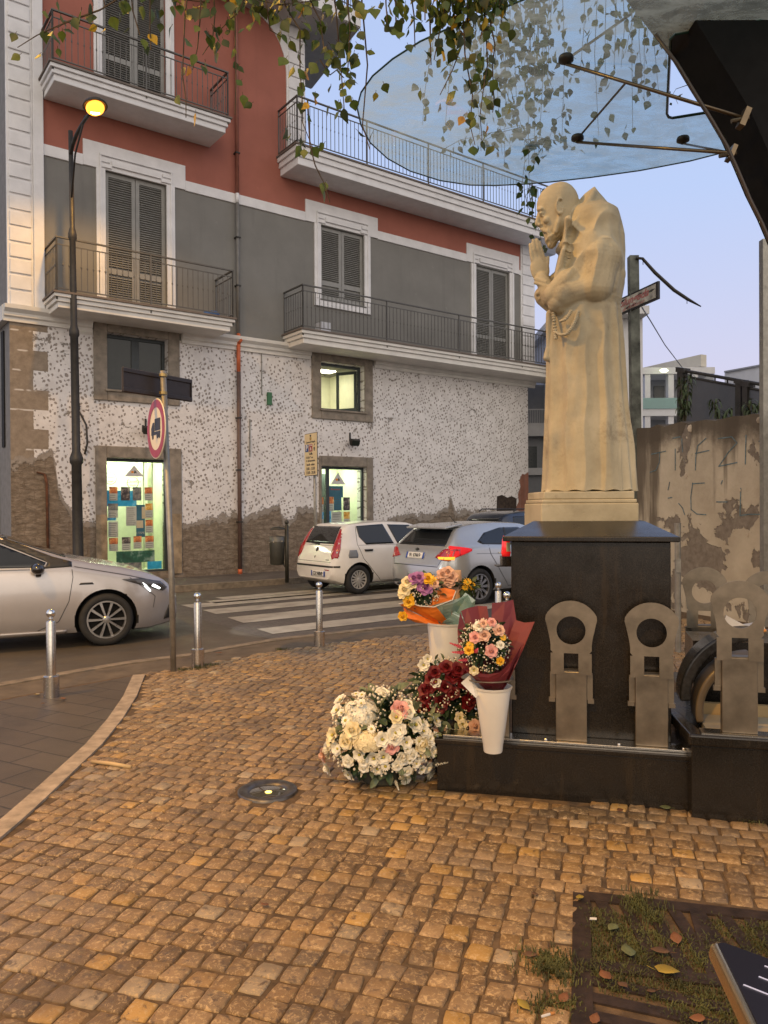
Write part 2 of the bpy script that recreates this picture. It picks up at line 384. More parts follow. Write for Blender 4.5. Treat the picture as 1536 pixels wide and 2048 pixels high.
# ------------------------------------------------------------------ cobbles
def in_poly(x, y, P):
    c = False; j = len(P)-1
    for i in range(len(P)):
        a, b = P[i], P[j]
        if (a[1] > y) != (b[1] > y) and x < (b[0]-a[0])*(y-a[1])/(b[1]-a[1])+a[0]: c = not c
        j = i
    return c
PIT = [Vector((.80, 3.28, 0)), Vector((2.5, 2.85, 0)), Vector((2.1, 1.1, 0)), Vector((.36, 1.55, 0))]
def cobbles():
    rnd = random.Random(3)
    area = [(p.x, p.y) for p in [Vector((-3.9, .9, 0))] + [p + Vector((.15, 0, 0)) for p in WK[::-1]] + E3[3:] + [Vector((2.4, 11.2, 0)), Vector((4.25, 12.0, 0)), Vector((5.6, 8.6, 0)), Vector((5.2, .9, 0))]]
    pit = [(p.x, p.y) for p in PIT]; th = radians(-17.0)
    ca, sa = cos(th), sin(th); V = []; Fc = []; C = []
    pal = [(.225, .140, .060), (.26, .165, .075), (.30, .195, .095), (.195, .120, .052), (.28, .17, .065), (.235, .16, .085)]
    PR = {5: (-1, -.84, 0, .84, 1), 4: (-1, -.80, .80, 1)}; PT = .100; plinth = [(.25, 4.46), (1.75, 4.08), (3.4, 3.7), (4.1, 6.2), (1.0, 6.9)]
    for j in range(-10, 120):
        row = rnd.uniform(-.02, .02)
        for i in range(-70, 75):
            gx = i*PT + row + .012*sin(j*1.7) + (.5*PT if j % 2 and 0 else 0); gy = j*PT + .018*sin(i*.23+j*.11) + .015*sin(i*.07)
            x = gx*ca - gy*sa; y = gx*sa + gy*ca
            if y < .9 or not in_poly(x, y, area) or in_poly(x, y, pit) or in_poly(x, y, plinth): continue
            if abs((x+.69)**2+(y-4.46)**2) < .19**2: continue
            hx = PT*.5*rnd.uniform(.84, .98); hy = PT*.5*rnd.uniform(.84, .98)
            ro = th + rnd.uniform(-.09, .09); cr, sr = cos(ro), sin(ro)
            x += rnd.uniform(-.005, .005); y += rnd.uniform(-.005, .005)
            dz = rnd.uniform(-.003, .0035); tx, ty = rnd.uniform(-.04, .04), rnd.uniform(-.04, .04)
            near = y < 5.5; k = 5 if near else 4; base = len(V); o = rnd.random()*50
            jit = [(rnd.uniform(-.13, .13), rnd.uniform(-.13, .13)) for _ in range(4)]
            def pos(a, b):                 # a,b in -1..1
                w = [(1-a)*(1-b)/4, (1+a)*(1-b)/4, (1-a)*(1+b)/4, (1+a)*(1+b)/4]
                return a + sum(w[q]*jit[q][0] for q in range(4)), b + sum(w[q]*jit[q][1] for q in range(4))
            for bq in range(k):
                for aq in range(k):
                    a, b = PR[k][aq], PR[k][bq]; e_ = max(abs(a), abs(b))
                    rr = a*a*b*b*.07; px_, py_ = pos(a*(1-rr), b*(1-rr)); lx, ly = px_*hx, py_*hy
                    z = .004 + dz + lx*tx + ly*ty - (.0045 if e_ > .99 else 0) + (noise.noise(Vector((lx*38+o, ly*38, o)))*.0045)
                    V.append((x+lx*cr-ly*sr, y+lx*sr+ly*cr, z))
            ring = [aq for aq in range(k)] + [k-1+k*bq for bq in range(1, k)] + [k*(k-1)+aq for aq in range(k-2, -1, -1)] + [k*bq for bq in range(k-2, 0, -1)]
            b2 = len(V)
            for q in ring:
                p = V[base+q]; V.append((x+(p[0]-x)*1.05, y+(p[1]-y)*1.05, -.02))
            for bq in range(k-1):
                for aq in range(k-1):
                    q = base+bq*k+aq; Fc.append((q, q+1, q+k+1, q+k))
            m = len(ring)
            for q in range(m): Fc.append((base+ring[q], b2+q, b2+(q+1) % m, base+ring[(q+1) % m]))
            c = rnd.choice(pal); s_ = rnd.uniform(.72, 1.20)
            if rnd.random() < .04: c = (.42, .25, .07)
            if rnd.random() < .03: c = (.36, .28, .18)
            C += [(c[0]*s_, c[1]*s_, c[2]*s_, 1)]*(len(V)-base)
    me = bpy.data.meshes.new('cobblestones'); me.from_pydata(V, [], Fc)
    at = me.color_attributes.new('stone', 'FLOAT_COLOR', 'POINT'); at.data.foreach_set('color', [q for c in C for q in c])
    me.polygons.foreach_set('use_smooth', [True]*len(Fc))
    t = NT('cobblestone'); a = t.n('ShaderNodeAttribute'); a.attribute_name = 'stone'; v = t.coord()
    n1 = t.noise(v, 22, 6, .75, .5); n2 = t.noise(v, 1.4, 5, .65)
    n3 = t.noise(v, 48, 7, .8, .8); c = t.mix(t.math('MULTIPLY', t.step(n3, .52, .58), .85), a.outputs['Color'], (.55, .39, .20))  # pale speckle of the stone, also painted in as glints
    c = t.mix(t.math('MULTIPLY', t.step(n1, .47, .36), .8), c, (.075, .05, .034))
    c = t.mix(t.math('MULTIPLY', t.step(n2, .48, .68), .65), c, (.095, .072, .052)); c = t.mix(t.math('MULTIPLY', t.step(t.noise(v, .8, 4), .52, .68), .45), c, (.19, .16, .13)); c = t.mix(t.math('MULTIPLY', t.step(t.noise(v, 3.1, 6, .7), .66, .70), .75), c, (.05, .036, .025))
    t.bump(t.math('ADD', t.noise(v, 60, 7, .8), t.math('MULTIPLY', n3, .6)), .75, .006)
    me.materials.append(t.set(c, t.math('ADD', t.math('MULTIPLY', n1, .34), .20)))
    o = bpy.data.objects.new('cobblestone_paving', me); COL.objects.link(o); tag(o, kind='structure')
cobbles()

# ------------------------------------------------------------------ zebra crossing on dark road pavers
def road_uv(px, py): p = BM.inverted() @ G(px, py, ZR); return p.x, -p.y
zb = [road_uv(*q) for q in ((335, 1212), (600, 1302))]
pm = MB()
o = sheet('road_pavers', [G(x, y, ZR) for x, y in ((300, 1212), (600, 1296), (1040, 1262), (1300, 1235), (900, 1178))], ZR+.004, road_brick_m)
bars = [((513, 1259), (546, 1269)), ((455, 1236), (487, 1247)), ((405, 1221), (432, 1229)), ((362, 1211), (385, 1217)), ((410, 1203), (430, 1207.5)), ((430, 1196), (446, 1199.5))]
for i, (a, b_) in enumerate(bars):
    u0, o0 = road_uv(*a); u1, o1 = road_uv(*b_); z = ZR+.009
    P = [U(u0, o0), U(u1, o1), U(u1+5.1, o1), U(u0+5.1, o0)]
    pm.poly([Vector((p.x, p.y, z)) for p in P])
tag(pm.build('zebra_crossing', paint_m), kind='structure')

# ------------------------------------------------------------------ the apartment building
bld = thing('apartment_building', 'grey and red apartment building with white trim above a pock-marked ground floor', 'building')
bld.matrix_world = BM
def holed(name, u0, u1, z0, z1, holes, m, y=0.0, depth=.28, parent=bld):
    """flat wall face with openings and their reveals; faces -y"""
    us = sorted({u0, u1, *[q for h in holes for q in h[:2] if u0 < q < u1]}); zs = sorted({z0, z1, *[q for h in holes for q in h[2:] if z0 < q < z1]})
    b = MB()
    for a, c in zip(us, us[1:]):
        for d, e_ in zip(zs, zs[1:]):
            if any(h[0] <= (a+c)/2 <= h[1] and h[2] <= (d+e_)/2 <= h[3] for h in holes): continue
            b.quad((a, y, d), (c, y, d), (c, y, e_), (a, y, e_))
    for a, c, d, e_ in holes:
        a, c, d, e_ = max(a, u0), min(c, u1), max(d, z0), min(e_, z1)
        b.quad((a, y, d), (a, y, e_), (a, y+depth, e_), (a, y+depth, d)); b.quad((c, y, e_), (c, y, d), (c, y+depth, d), (c, y+depth, e_))
        b.quad((a, y, e_), (c, y, e_), (c, y+depth, e_), (a, y+depth, e_)); b.quad((c, y, d), (a, y, d), (a, y+depth, d), (c, y+depth, d))
    return b.build(name, m, parent)
H_ML, H_MR = (2.01, 3.43, 4.35, 5.64), (7.68, 9.12, 4.31, 5.60)
H_SL, H_SR = (1.98, 3.44, .16, 2.80), (7.68, 9.17, .05, 2.77)
H_L, H_M, H_R, H_U = (2.0, 3.42, 6.12, 9.28), (7.70, 9.14, 7.28, 9.27), (13.43, 14.93, 6.2, 9.25), (1.97, 3.43, 10.9, 14.1)
holed('ground_floor_wall', 0, 15.80, -.3, 5.66, [H_ML, H_MR, H_SL, H_SR], plaster_m, depth=.45)
holed('upper_wall', 0, 15.46, 5.66, 9.40, [H_L, H_M, H_R], grey_wall)
holed('red_wall', 0, 7.23, 9.40, 17.5, [H_U], red_wall)
b = MB(); b.quad((7.23, 0, 9.40), (15.46, 0, 9.40), (15.46, 0, 10.75), (7.23, 0, 10.75)); b.build('red_wall', red_wall, bld)
b = MB(); b.box(0.001, 15.79, 2.4, 10, -.3, 5.6); b.box(15.6, 15.79, .01, 2.4, -.3, 5.6); b.box(.001, 15.4, .30, 10, 5.62, 10.74); b.box(.02, 7.22, .32, 10, 10.75, 17.5); b.build('core_wall', grey_wall, bld)
b = MB(); b.quad((0, 10, -.3), (0, 0, -.3), (0, 0, 17.5), (0, 10, 17.5)); b.build('side_wall', plain('side_render', (.22, .21, .2), .9), bld)
b = MB(); b.box(-.03, -.002, .5, .75, 3.0, 5.5); b.box(-.05, -.002, 1.6, 2.9, 3.2, 5.2); b.box(-.04, -.002, 1.2, 3.0, .1, 2.9); b.build('side_opening', dark_m, bld)
# white band that steps up over each window
b = MB(); stp = [(1.52, 3.89), (7.23, 9.61), (13.04, 15.38)]
lo, hi, tp = 9.27, 9.51, 9.86; x = .69
for a, c in stp:
    b.box(x, a, -.035, .01, lo, hi); x = c
b.box(15.38, 15.46, -.035, .01, lo, hi-.08)
for a, c in stp:
    b.box(a, c, -.038, .01, 9.285, tp)
bevel(b.build('white_band', white_trim, bld), .008)
# frames round the shuttered openings with an upper moulding
def surround(a, c, d, e_, sill=False):
    f = MB(); w = .2
    f.box(a-w, a, -.05, .02, d, e_+.01); f.box(c, c+w, -.05, .02, d, e_+.01)
    if sill: f.box(a-w, c+w, -.05, .02, d-.2, d)
    f.box(a-w+.07, a-w+.11, -.072, -.048, d, e_+.30); f.box(c+w-.11, c+w-.07, -.072, -.048, d, e_+.30)
    f.box(a-w+.07, c+w-.07, -.078, -.048, e_+.30, e_+.35)
    f.box(a-.09, a+.14, -.072, -.036, e_+.04, e_+.09); f.box(c-.14, c+.09, -.072, -.036, e_+.04, e_+.09)
    f.box(a+.14, c-.14, -.085, -.036, e_+.10, e_+.22)
    f.box(a-.10, a+.10, -.072, -.036, e_+.16, e_+.24); f.box(c-.10, c+.10, -.072, -.036, e_+.16, e_+.24)
    return bevel(f.build('window_surround', white_trim, bld), .006)
surround(*H_L); surround(*H_M, True); surround(*H_R); surround(*H_U)
def shutter(a, c, d, e_, split, y=.06, panel=True):
    root = MB(); root.box(a+.005, c-.005, y+.05, y+.07, d, e_); sh = root.build('shutter', shutter_m, bld)
    mid = (a+c)/2
    for p, q in ((a, mid), (mid, c)):
        f = MB(); g = .012; p2, q2 = p+g/2, q-g/2; st = .085
        f.box(p2, p2+st, y, y+.045, d, e_); f.box(q2-st, q2, y, y+.045, d, e_)
        f.box(p2+st, q2-st, y, y+.045, e_-.1, e_); f.box(p2+st, q2-st, y, y+.045, d, d+.12); f.box(p2+st, q2-st, y, y+.045, split-.06, split+.06)
        z = d+.13
        while z < e_-.11:
            if abs(z-split) > .085:
                T = Matrix.Translation((0, y+.022, z)) @ Matrix.Rotation(radians(40), 4, 'X')
                f.box(p2+st, q2-st, -.026, .026, -.005, .005, T)
            z += .052
        leaf = f.build('shutter_leaf', shutter_m, sh)
shutter(*H_L, 7.05); shutter(*H_M, 7.75); shutter(*H_R, 7.05); shutter(*H_U, 11.9)
b = MB(); b.box(7.66, 9.18, -.06, .1, 7.24, 7.275); b.build('window_sill', rail_m, bld)
# rusticated quoins
def quoins(u0, u1, z0, z1, sm0=None, name='quoins', lip=.14):
    b = MB(); b.box(u0, u1, -.04, .02, z0, z1)
    z = z0+.06; hh = .335
    while z < z1-.1:
        b.box(u0+.05, u1-.05 , -.075, -.038, z, min(z+hh-.05, z1)); z += hh
    if sm0: b.box(*sm0, -.09, .02, z0, z1)
    return bevel(b.build(name, white_trim, bld), .012)
quoins(-.04, .48, 5.9, 17.5, (.48, .69)); quoins(15.46, 16.12, 5.9, 10.27); quoins(6.68, 7.24, 10.9, 14.3)
b = MB(); b.box(15.80, 16.10, -.0, 9.5, 5.66, 10.74); b.build('end_wall', white_trim, bld)
# cornice between floors, with the swept mouldings under the balconies
b = MB()
def course(b, u0, u1, prof):
    for (o0, z0), (o1, z1) in zip(prof, prof[1:]):
        b.quad((u0, -o0, z0), (u1, -o0, z0), (u1, -o1, z1), (u0, -o1, z1))
    n = len(prof); b.add([(u0, -o, z) for o, z in prof], [tuple(range(n))[::-1]]); b.add([(u1, -o, z) for o, z in prof], [tuple(range(n))])
cp = [(-.02, 5.60), (.05, 5.60), (.055, 5.68), (.10, 5.71), (.11, 5.78), (.19, 5.85), (.20, 5.93), (-.02, 5.95)]
course(b, -.12, 1.2, cp); course(b, 1.2, 1.68, [(-.02, 5.50)] + [(o, z-.02) for o, z in cp[1:]]); course(b, 3.76, 7.35, cp); course(b, 9.46, 16.1, cp)
course(b, 1.68, 3.76, [(-.02, 5.9), (.1, 5.9), (.15, 5.94), (-.02, 5.95)]); course(b, 7.35, 9.46, [(-.02, 5.9), (.1, 5.9), (.15, 5.94), (-.02, 5.95)])
b.build('cornice', cornice_m, bld)
b = MB(); b.box(-.14, -.001, -.02, 9, 5.62, 5.93); b.build('cornice', cornice_m, bld)

def railing(pts, h, m=rail_m, sp=.125, parent=None, knop=True, posts=2.35):
    f = MB(); pts = [Vector(p) for p in pts]
    for p, q in zip(pts, pts[1:]):
        L = (q-p).length; d = (q-p)/L; ax = Matrix.Translation(p) @ Matrix.Rotation(atan2(d.y, d.x), 4, 'Z')
        f.box(-.02, L+.02, -.024, .024, h-.018, h+.012, ax); f.box(0, L, -.011, .011, h-.16, h-.14, ax); f.box(0, L, -.012, .012, .06, .082, ax)
        n = max(1, round(L/sp))
        for i in range(n+1):
            x = L*i/n; f.box(x-.0065, x+.0065, -.0065, .0065, .07, h-.15, ax)
            if knop:
                T = ax @ Matrix.Translation((x, 0, h*.50)); f.lathe([(.006, -.04), (.016, -.01), (.016, .01), (.006, .04)], 6, T)
        m_ = max(1, round(L/posts))
        for i in range(m_+1):
            x = L*i/m_; f.box(x-.016, x+.016, -.016, .016, -.17, h, ax)
    return f.build('railing', m, parent)
def balcony(u0, u1, out, zb_, zt, pts, hr, right=True, fascia=None):
    s_ = MB(); h = zt-zb_
    prof = [(0, zb_), (-.10, zb_), (-.10, zb_+h*.30), (-.045, zb_+h*.45), (-.045, zb_+h*.72), (0, zb_+h*.80), (0, zt)]
    # stepped slab: three nested plates
    for k, (ins, a, c) in enumerate(((.09, zb_, zb_+h*.42), (.045, zb_+h*.42, zb_+h*.74), (0, zb_+h*.74, zt))):
        s_.box(u0+ins, u1-ins, -out+ins, 0, a, c-.0005)
    o = bevel(s_.build('balcony', cornice_m if zt < 8 else white_trim, bld), .012)
    t_ = MB(); t_.box(u0-.03, u1+.03, -out-.03, 0, zt, zt+.04); t_.build('floor_edge', plain('balcony_edge', (.16, .13, .11), .8), o)
    r = railing(pts, hr, parent=o); return o
balcony(.66, 4.70, 1.0, 5.82, 6.10, [(.72, 0, 6.14), (.72, -.95, 6.14), (4.66, -.95, 6.14), (4.66, 0, 6.14)], 1.12)
balcony(6.52, 17.2, 1.0, 5.80, 6.12, [(6.58, 0, 6.16), (6.58, -.95, 6.16), (17.15, -.95, 6.16)], 1.10)
balcony(6.40, 17.2, 1.0, 10.27, 10.72, [(6.45, 0, 10.78), (6.45, -.95, 10.78), (17.15, -.95, 10.78)], 1.17)
balcony(.62, 4.62, 1.0, 10.48, 10.80, [(.68, 0, 10.85), (.68, -.95, 10.85), (4.57, -.95, 10.85), (4.57, 0, 10.85)], 1.05)
# terrace floor beyond the tower and the upper balcony whose end is cut askew
b = MB(); b.box(7.24, 17.2, .001, 10, 10.28, 10.72); b.build('terrace_floor', soffit_m, bld)
zt_ = 14.3; inv = BM.inverted()
q1 = inv @ G(719, 56, zt_); q2 = inv @ G(622, 178, zt_)
b = MB(); b.prism([(3.5, 0, zt_), (3.5, q1.y, zt_), (q1.x, q1.y, zt_), (q2.x, q2.y, zt_), (7.24, max(q2.y, 0), zt_)], (0, 0, .42)); ub = b.build('balcony', [soffit_m], bld)
b = MB(); d_ = .012; b.box(3.5, q1.x+.03, q1.y-.03, q1.y-.001, zt_+.02, zt_+.40); bevel(b.build('fascia', white_trim, ub), .01)
b = MB(); dv = (q2-q1); dv.z = 0; nn = Vector((dv.y, -dv.x, 0)).normalized()*-.03
b.prism([q1+Vector((0, 0, .02)), q2+Vector((0, 0, .02)), q2+nn*-1+Vector((0, 0, .02)), q1+nn*-1+Vector((0, 0, .02))], (0, 0, .38)); b.build('fascia', white_trim, ub)
railing([(3.5, q1.y+.05, zt_+.46), (q1.x-.05, q1.y+.05, zt_+.46), (q2.x-.05, q2.y, zt_+.46)], 1.1, parent=ub)
# curved white bracket moulding under it
b = MB(); P = []
for i in range(9):
    w = pi/2*i/8; P.append((5.58+1.1*cos(w), -.03, zt_-1.3+1.3*sin(w)))
P += [(7.24, -.03, zt_-.001), (7.24, -.03, zt_-1.3)]
b.prism(P, (0, .031, 0)); b.build('bracket_moulding', white_trim, bld)

# stone frames of the ground-floor openings
def stone_frame(h, wl, wr, wt, wb=0, o=.05):
    a, c, d, e_ = h; f = MB()
    f.box(a-wl, a, -o, .0-.001, d-wb, e_+wt); f.box(c, c+wr, -o, -.001, d-wb, e_+wt); f.box(a, c, -o-.003, -.001, e_, e_+wt)
    if wb: f.box(a, c, -o-.003, -.001, d-wb, d)
    o_ = f.build('stone_frame', stone_fr, bld); return bevel(o_, .02, 2)
stone_frame(H_ML, .30, .28, .24, .26); stone_frame(H_MR, .29, .28, .24, .27); stone_frame(H_SL, .25, .30, .27); stone_frame(H_SR, .08, .22, .28)
for ua, ub_ in ((1.73, 1.975), (3.45, 3.72)): f = MB(); f.box(ua, ub_, -.056, -.052, .1, 1.52); f.build('frame_repair', tufa, bld)
# small windows of the mezzanine
def casement(h, lit):
    a, c, d, e_ = h; y = .22; f = MB()
    for p in ((a, a+.07, d, e_), (c-.07, c, d, e_), (a+.07, c-.07, e_-.08, e_), (a+.07, c-.07, d, d+.06)): f.box(p[0], p[1], y-.03, y+.03, p[2], p[3])
    if not lit:
        m_ = (a+c)/2; f.box(m_-.09, m_+.09, y-.03, y+.03, d+.06, e_-.08)
    w = bevel(f.build('window', winframe_m, bld), .006)
    g = MB()
    if not lit:
        g.quad((a+.07, y, d+.06), (c-.07, y, d+.06), (c-.07, y, e_-.08), (a+.07, y, e_-.08)); g.build('pane', glass_dark, w)
    s_ = MB(); s_.box(a-.06, c+.06, -.10, .2, d-.045, d-.001); s_.build('sill', stone_fr, w)
    return w
casement(H_ML, False); wr_ = casement(H_MR, True)
# ------------------------------------------------------------------ lit rooms behind the shop glass
lampw = emis('room_lamp', (1.0, .98, .72), 16.0); lampg = emis('shop_lamp', (.95, 1.0, .78), 26.0)
roomw = plain('room_paint', (.82, .81, .66), .8, var=.04, bump=0); roomg = plain('shop_panels', (.76, .80, .62), .7, var=.05, bump=0)
def room(u0, u1, y1, z0, z1, m, lm, name):
    b = MB(); y0 = .452
    b.quad((u0, y1, z0), (u1, y1, z0), (u1, y1, z1), (u0, y1, z1)); b.quad((u0, y0, z0), (u0, y1, z0), (u0, y1, z1), (u0, y0, z1))
    b.quad((u1, y1, z0), (u1, y0, z0), (u1, y0, z1), (u1, y1, z1)); b.quad((u0, y0, z1), (u0, y1, z1), (u1, y1, z1), (u1, y0, z1)); b.quad((u0, y0, z0), (u1, y0, z0), (u1, y1, z0), (u0, y1, z0))
    r = b.build(name, m, bld)
    l = MB(); um = (u0+u1)/2; l.box(um-.5, um+.5, (y0+y1)/2-.18, (y0+y1)/2+.18, z1-.06, z1-.02); l.build('ceiling_lamp', lm, r); return r
rm = room(7.45, 9.4, 2.2, 4.1, 5.66, roomw, lampw, 'office_room')
room(1.9, 3.6, 1.5, .16, 2.95, roomg, lampg, 'shop_room'); room(7.6, 9.3, 1.6, .04, 2.9, roomg, lampg, 'shop_room')
# sash of the lit window standing open
f = MB(); T = Matrix.Translation((9.03, .25, 0)) @ Matrix.Rotation(radians(118), 4, 'Z')
for a, c, d, e_ in ((0, .07, 4.38, 5.5), (.57, .64, 4.38, 5.5), (.07, .57, 4.38, 4.46), (.07, .57, 5.42, 5.5)): f.box(a, c, -.025, .025, d, e_, T)
sash = f.build('open_sash', winframe_m, wr_)
em = MB(); em.lathe([(0, 0), (.19, 0), (.19, .01), (0, .012)], 24, Matrix.Translation((8.05, 2.18, 4.98)) @ Matrix.Rotation(pi/2, 4, 'X') )
eo = em.build('round_emblem', plain('emblem_blue', (.03, .06, .30), .5, bump=0), bld)
em = MB(); em.lathe([(.15, 0), (.23, 0), (.23, .014), (.15, .014)], 24, Matrix.Translation((8.05, 2.17, 4.98)) @ Matrix.Rotation(pi/2, 4, 'X')); em.build('rim', plain('emblem_yellow', (.8, .65, .05), .5, bump=0), eo)
# shop doors: dark frames, glass and vertical strips
def shopdoor(h, stile=None):
    a, c, d, e_ = h; f = MB(); y = .16
    for p in ((a, a+.035, d, e_), (c-.07, c, d, e_), (a+.035, c-.07, e_-.07, e_), (a+.035, c-.07, d, d+.05)): f.box(p[0], p[1], y-.03, y+.03, p[2], p[3])
    if stile: f.box(stile-.05, stile+.05, y-.02, y+.03, d+.05, e_-.07)
    o = f.build('shop_window', winframe_m, bld); g = MB()
    t = NT('shop_glass') if 'shop_glass' not in bpy.data.materials else None
    if t:
        tr = t.n('ShaderNodeBsdfTransparent'); tr.inputs[0].default_value = (.93, .97, .92, 1); gl = t.n('ShaderNodeBsdfGlossy'); gl.inputs['Roughness'].default_value = .03
        fr = t.n('ShaderNodeFresnel'); fr.inputs[0].default_value = 1.45; ms = t.n('ShaderNodeMixShader'); t.l(fr.outputs[0], ms.inputs[0]); t.l(tr.outputs[0], ms.inputs[1]); t.l(gl.outputs[0], ms.inputs[2]); t.l(ms.outputs[0], t.out.inputs[0])
    g.quad((a+.035, y, d+.05), (c-.07, y, d+.05), (c-.07, y, e_-.07), (a+.035, y, e_-.07)); g.build('pane', bpy.data.materials['shop_glass'], o); return o
shopdoor(H_SL); shopdoor(H_SR, 7.98)
b = MB(); b.box(8.06, 8.66, 1.2, 1.24, .1, 2.62); b.box(7.74, 7.92, .9, .94, .1, 2.62)
b.build('inner_door', plain('inner_door_dark', (.05, .07, .06), .6), bld)
b = MB(); b.box(3.02, 3.05, .6, .9, .2, 2.8); b.box(3.2, 3.23, .5, .8, .2, 2.8); b.build('wall_strip', roomg, bld)

# posters, flyers and logos on the glass
def pm_(name, c1, c2, c3, sc=9):
    t = NT(name); v = t.coord(); c = t.ramp(t.noise(v, sc, 4, .6), [(.35, c1), (.5, c2), (.65, c3)]); return t.set(c, .5)
PH = {'orange': pm_('photo_sunset', (.10, .05, .04), (.50, .15, .04), (.75, .35, .12)), 'blue': pm_('photo_sea', (.02, .16, .30), (.05, .33, .55), (.45, .65, .72)),
      'dark': pm_('photo_dark', (.015, .015, .02), (.06, .05, .05), (.35, .30, .25)), 'grey': pm_('photo_rocks', (.06, .07, .08), (.16, .17, .16), (.30, .28, .22)),
      'teal': pm_('poster_teal', (.02, .09, .13), (.03, .12, .17), (.05, .16, .20), 2), 'paper': pm_('flyer_paper', (.30, .32, .29), (.40, .42, .37), (.46, .48, .42), 3),
      'yellow': pm_('photo_food', (.20, .08, .03), (.65, .35, .04), (.75, .60, .25)), 'cyan': pm_('poster_cyan', (.01, .22, .42), (.02, .35, .60), (.20, .55, .70), 3),
      'beige': pm_('flyer_beige', (.42, .36, .22), (.48, .42, .28), (.52, .46, .32), 3), 'green': pm_('green_van_photo', (.01, .05, .03), (.02, .10, .06), (.25, .35, .30), 4)}
ink = plain('print_ink', (.06, .06, .06), .6, bump=0, var=.02)
def flyer(u0, u1, z0, z1, kind, label, y=.150, photo=None, lines=0, side='left'):
    b = MB(); P = BM.to_quaternion()
    T = Matrix.Translation(B((u0+u1)/2, -y, z0)); w = (u1-u0)/2; h = z1-z0
    b.box(-w, w, -.001, 0, 0, h); 
    o = b.build('flyer', PH[kind]); o.matrix_world = Matrix.Translation(B((u0+u1)/2, -y, z0)) @ Matrix.Rotation(BROT, 4, 'Z')
    tag(o, label, 'flyer', 'flyers taped inside the %s shop window' % side)
    if photo:
        q = MB(); q.box(-w, w, -.0022, -.0012, h*.52, h); q.build('printed_photo', PH[photo], o)
    if lines:
        q = MB()
        for i in range(lines):
            zz = h*(.46 if photo else .93)*(1-(i+.5)/lines); q.box(-w*.8, w*random.uniform(.4, .8), -.0022, -.0012, zz-.004, zz+.004)
        q.build('printed_lines', ink, o)
    return o
def fx(X): return 2.03 + (X-265)*(3.40-2.03)/(1180-265)
def fz(Y): return 2.76 - (Y-280)*(2.76-.22)/(1880-280)
SW = 'left shop window'
FL = [  # X0, Y0, X1, Y1, sheet, photo, lines, label, y
 (265, 715, 720, 945, 'cyan', None, 0, 'large bright blue poster high in the left shop window', .156),
 (710, 925, 850, 1400, 'teal', None, 0, 'tall dark teal poster at the right of the left shop window', .156),
 (265, 1110, 405, 1150, 'blue', None, 0, 'narrow blue strip flyer at the left edge of the left shop window', .156),
 (300, 665, 425, 860, 'paper', 'orange', 3, 'sunset flyer, leftmost of the top row in the left shop window', .148),
 (478, 665, 615, 860, 'dark', None, 0, 'black photo print, second of the top row in the left shop window', .148),
 (660, 665, 795, 860, 'grey', None, 0, 'grey rock photo print, third of the top row in the left shop window', .148),
 (845, 665, 972, 860, 'paper', 'orange', 3, 'red photo flyer, rightmost of the top row in the left shop window', .148),
 (280, 905, 430, 1110, 'paper', 'grey', 4, 'grey photo flyer below the leftmost sunset flyer', .148),
 (552, 950, 715, 1232, 'paper', None, 9, 'large plain text sheet in the middle of the left shop window', .147),
 (800, 955, 960, 1128, 'beige', None, 0, 'beige sheet tucked behind a food photo flyer', .152),
 (855, 905, 972, 1110, 'paper', 'yellow', 3, 'yellow food photo flyer overlapping the beige sheet', .147),
 (715, 1155, 820, 1265, 'beige', None, 0, 'small square beige note on the teal poster', .150),
 (280, 1165, 430, 1390, 'paper', None, 8, 'striped grey text flyer at the left edge of the left shop window', .148),
 (855, 1145, 972, 1338, 'paper', 'orange', 3, 'brown photo flyer below the yellow food flyer', .148),
 (290, 1400, 425, 1590, 'paper', 'orange', 3, 'sunset flyer, leftmost of the bottom row in the left shop window', .148),
 (485, 1395, 620, 1590, 'paper', 'dark', 3, 'flyer with a small black photo, second of the bottom row', .148),
 (665, 1385, 792, 1570, 'paper', 'orange', 3, 'red photo flyer, third of the bottom row in the left shop window', .147),
 (850, 1385, 985, 1570, 'paper', 'orange', 3, 'brown photo flyer, rightmost of the bottom row', .147),
 (400, 1600, 1000, 1770, 'green', None, 0, 'wide poster with a dark green vehicle low in the left shop window', .156),
 (275, 1780, 500, 1880, 'blue', None, 0, 'sea photo print at the bottom left of the left shop window', .148),
 (510, 1770, 790, 1880, 'grey', None, 0, 'grey boat photo print at the bottom centre of the left shop window', .148),
 (880, 1765, 1110, 1880, 'cyan', None, 0, 'beach photo print at the bottom right of the left shop window', .148)]
for X0, Y0, X1, Y1, k, ph, ln, lab, y in FL: flyer(fx(X0), fx(X1), fz(Y1), fz(Y0), k, lab, y, ph, ln)
def gx(X): return 7.70 + (X-540)*(9.15-7.70)/(1100-540)
def gz(Y): return 2.72 - (Y-600)*(2.72-.9)/(1300-600)
FR = [(640, 785, 845, 905, 'teal', None, 0, 'dark teal poster with a red heading in the right shop window', .157),
 (540, 905, 595, 1060, 'paper', 'orange', 3, 'sunset flyer at the left edge of the right shop window', .148),
 (638, 900, 722, 1050, 'paper', 'orange', 3, 'sunset flyer beside the dark text poster in the right shop window', .148),
 (724, 905, 822, 1045, 'teal', None, 5, 'dark text poster in the middle of the right shop window', .147),
 (845, 905, 930, 1045, 'dark', None, 0, 'black photo print at the right of the right shop window', .147),
 (850, 1060, 928, 1215, 'paper', 'yellow', 3, 'yellow food photo flyer in the right shop window', .148),
 (695, 1060, 822, 1280, 'paper', None, 8, 'large plain text sheet in the right shop window', .147),
 (640, 1050, 692, 1190, 'blue', None, 0, 'narrow sea photo print in the right shop window', .149),
 (540, 1060, 597, 1215, 'paper', 'blue', 3, 'sea photo flyer low at the left edge of the right shop window', .148),
 (850, 1225, 930, 1400, 'paper', 'orange', 3, 'brown photo flyer lowest at the right of the right shop window', .148)]
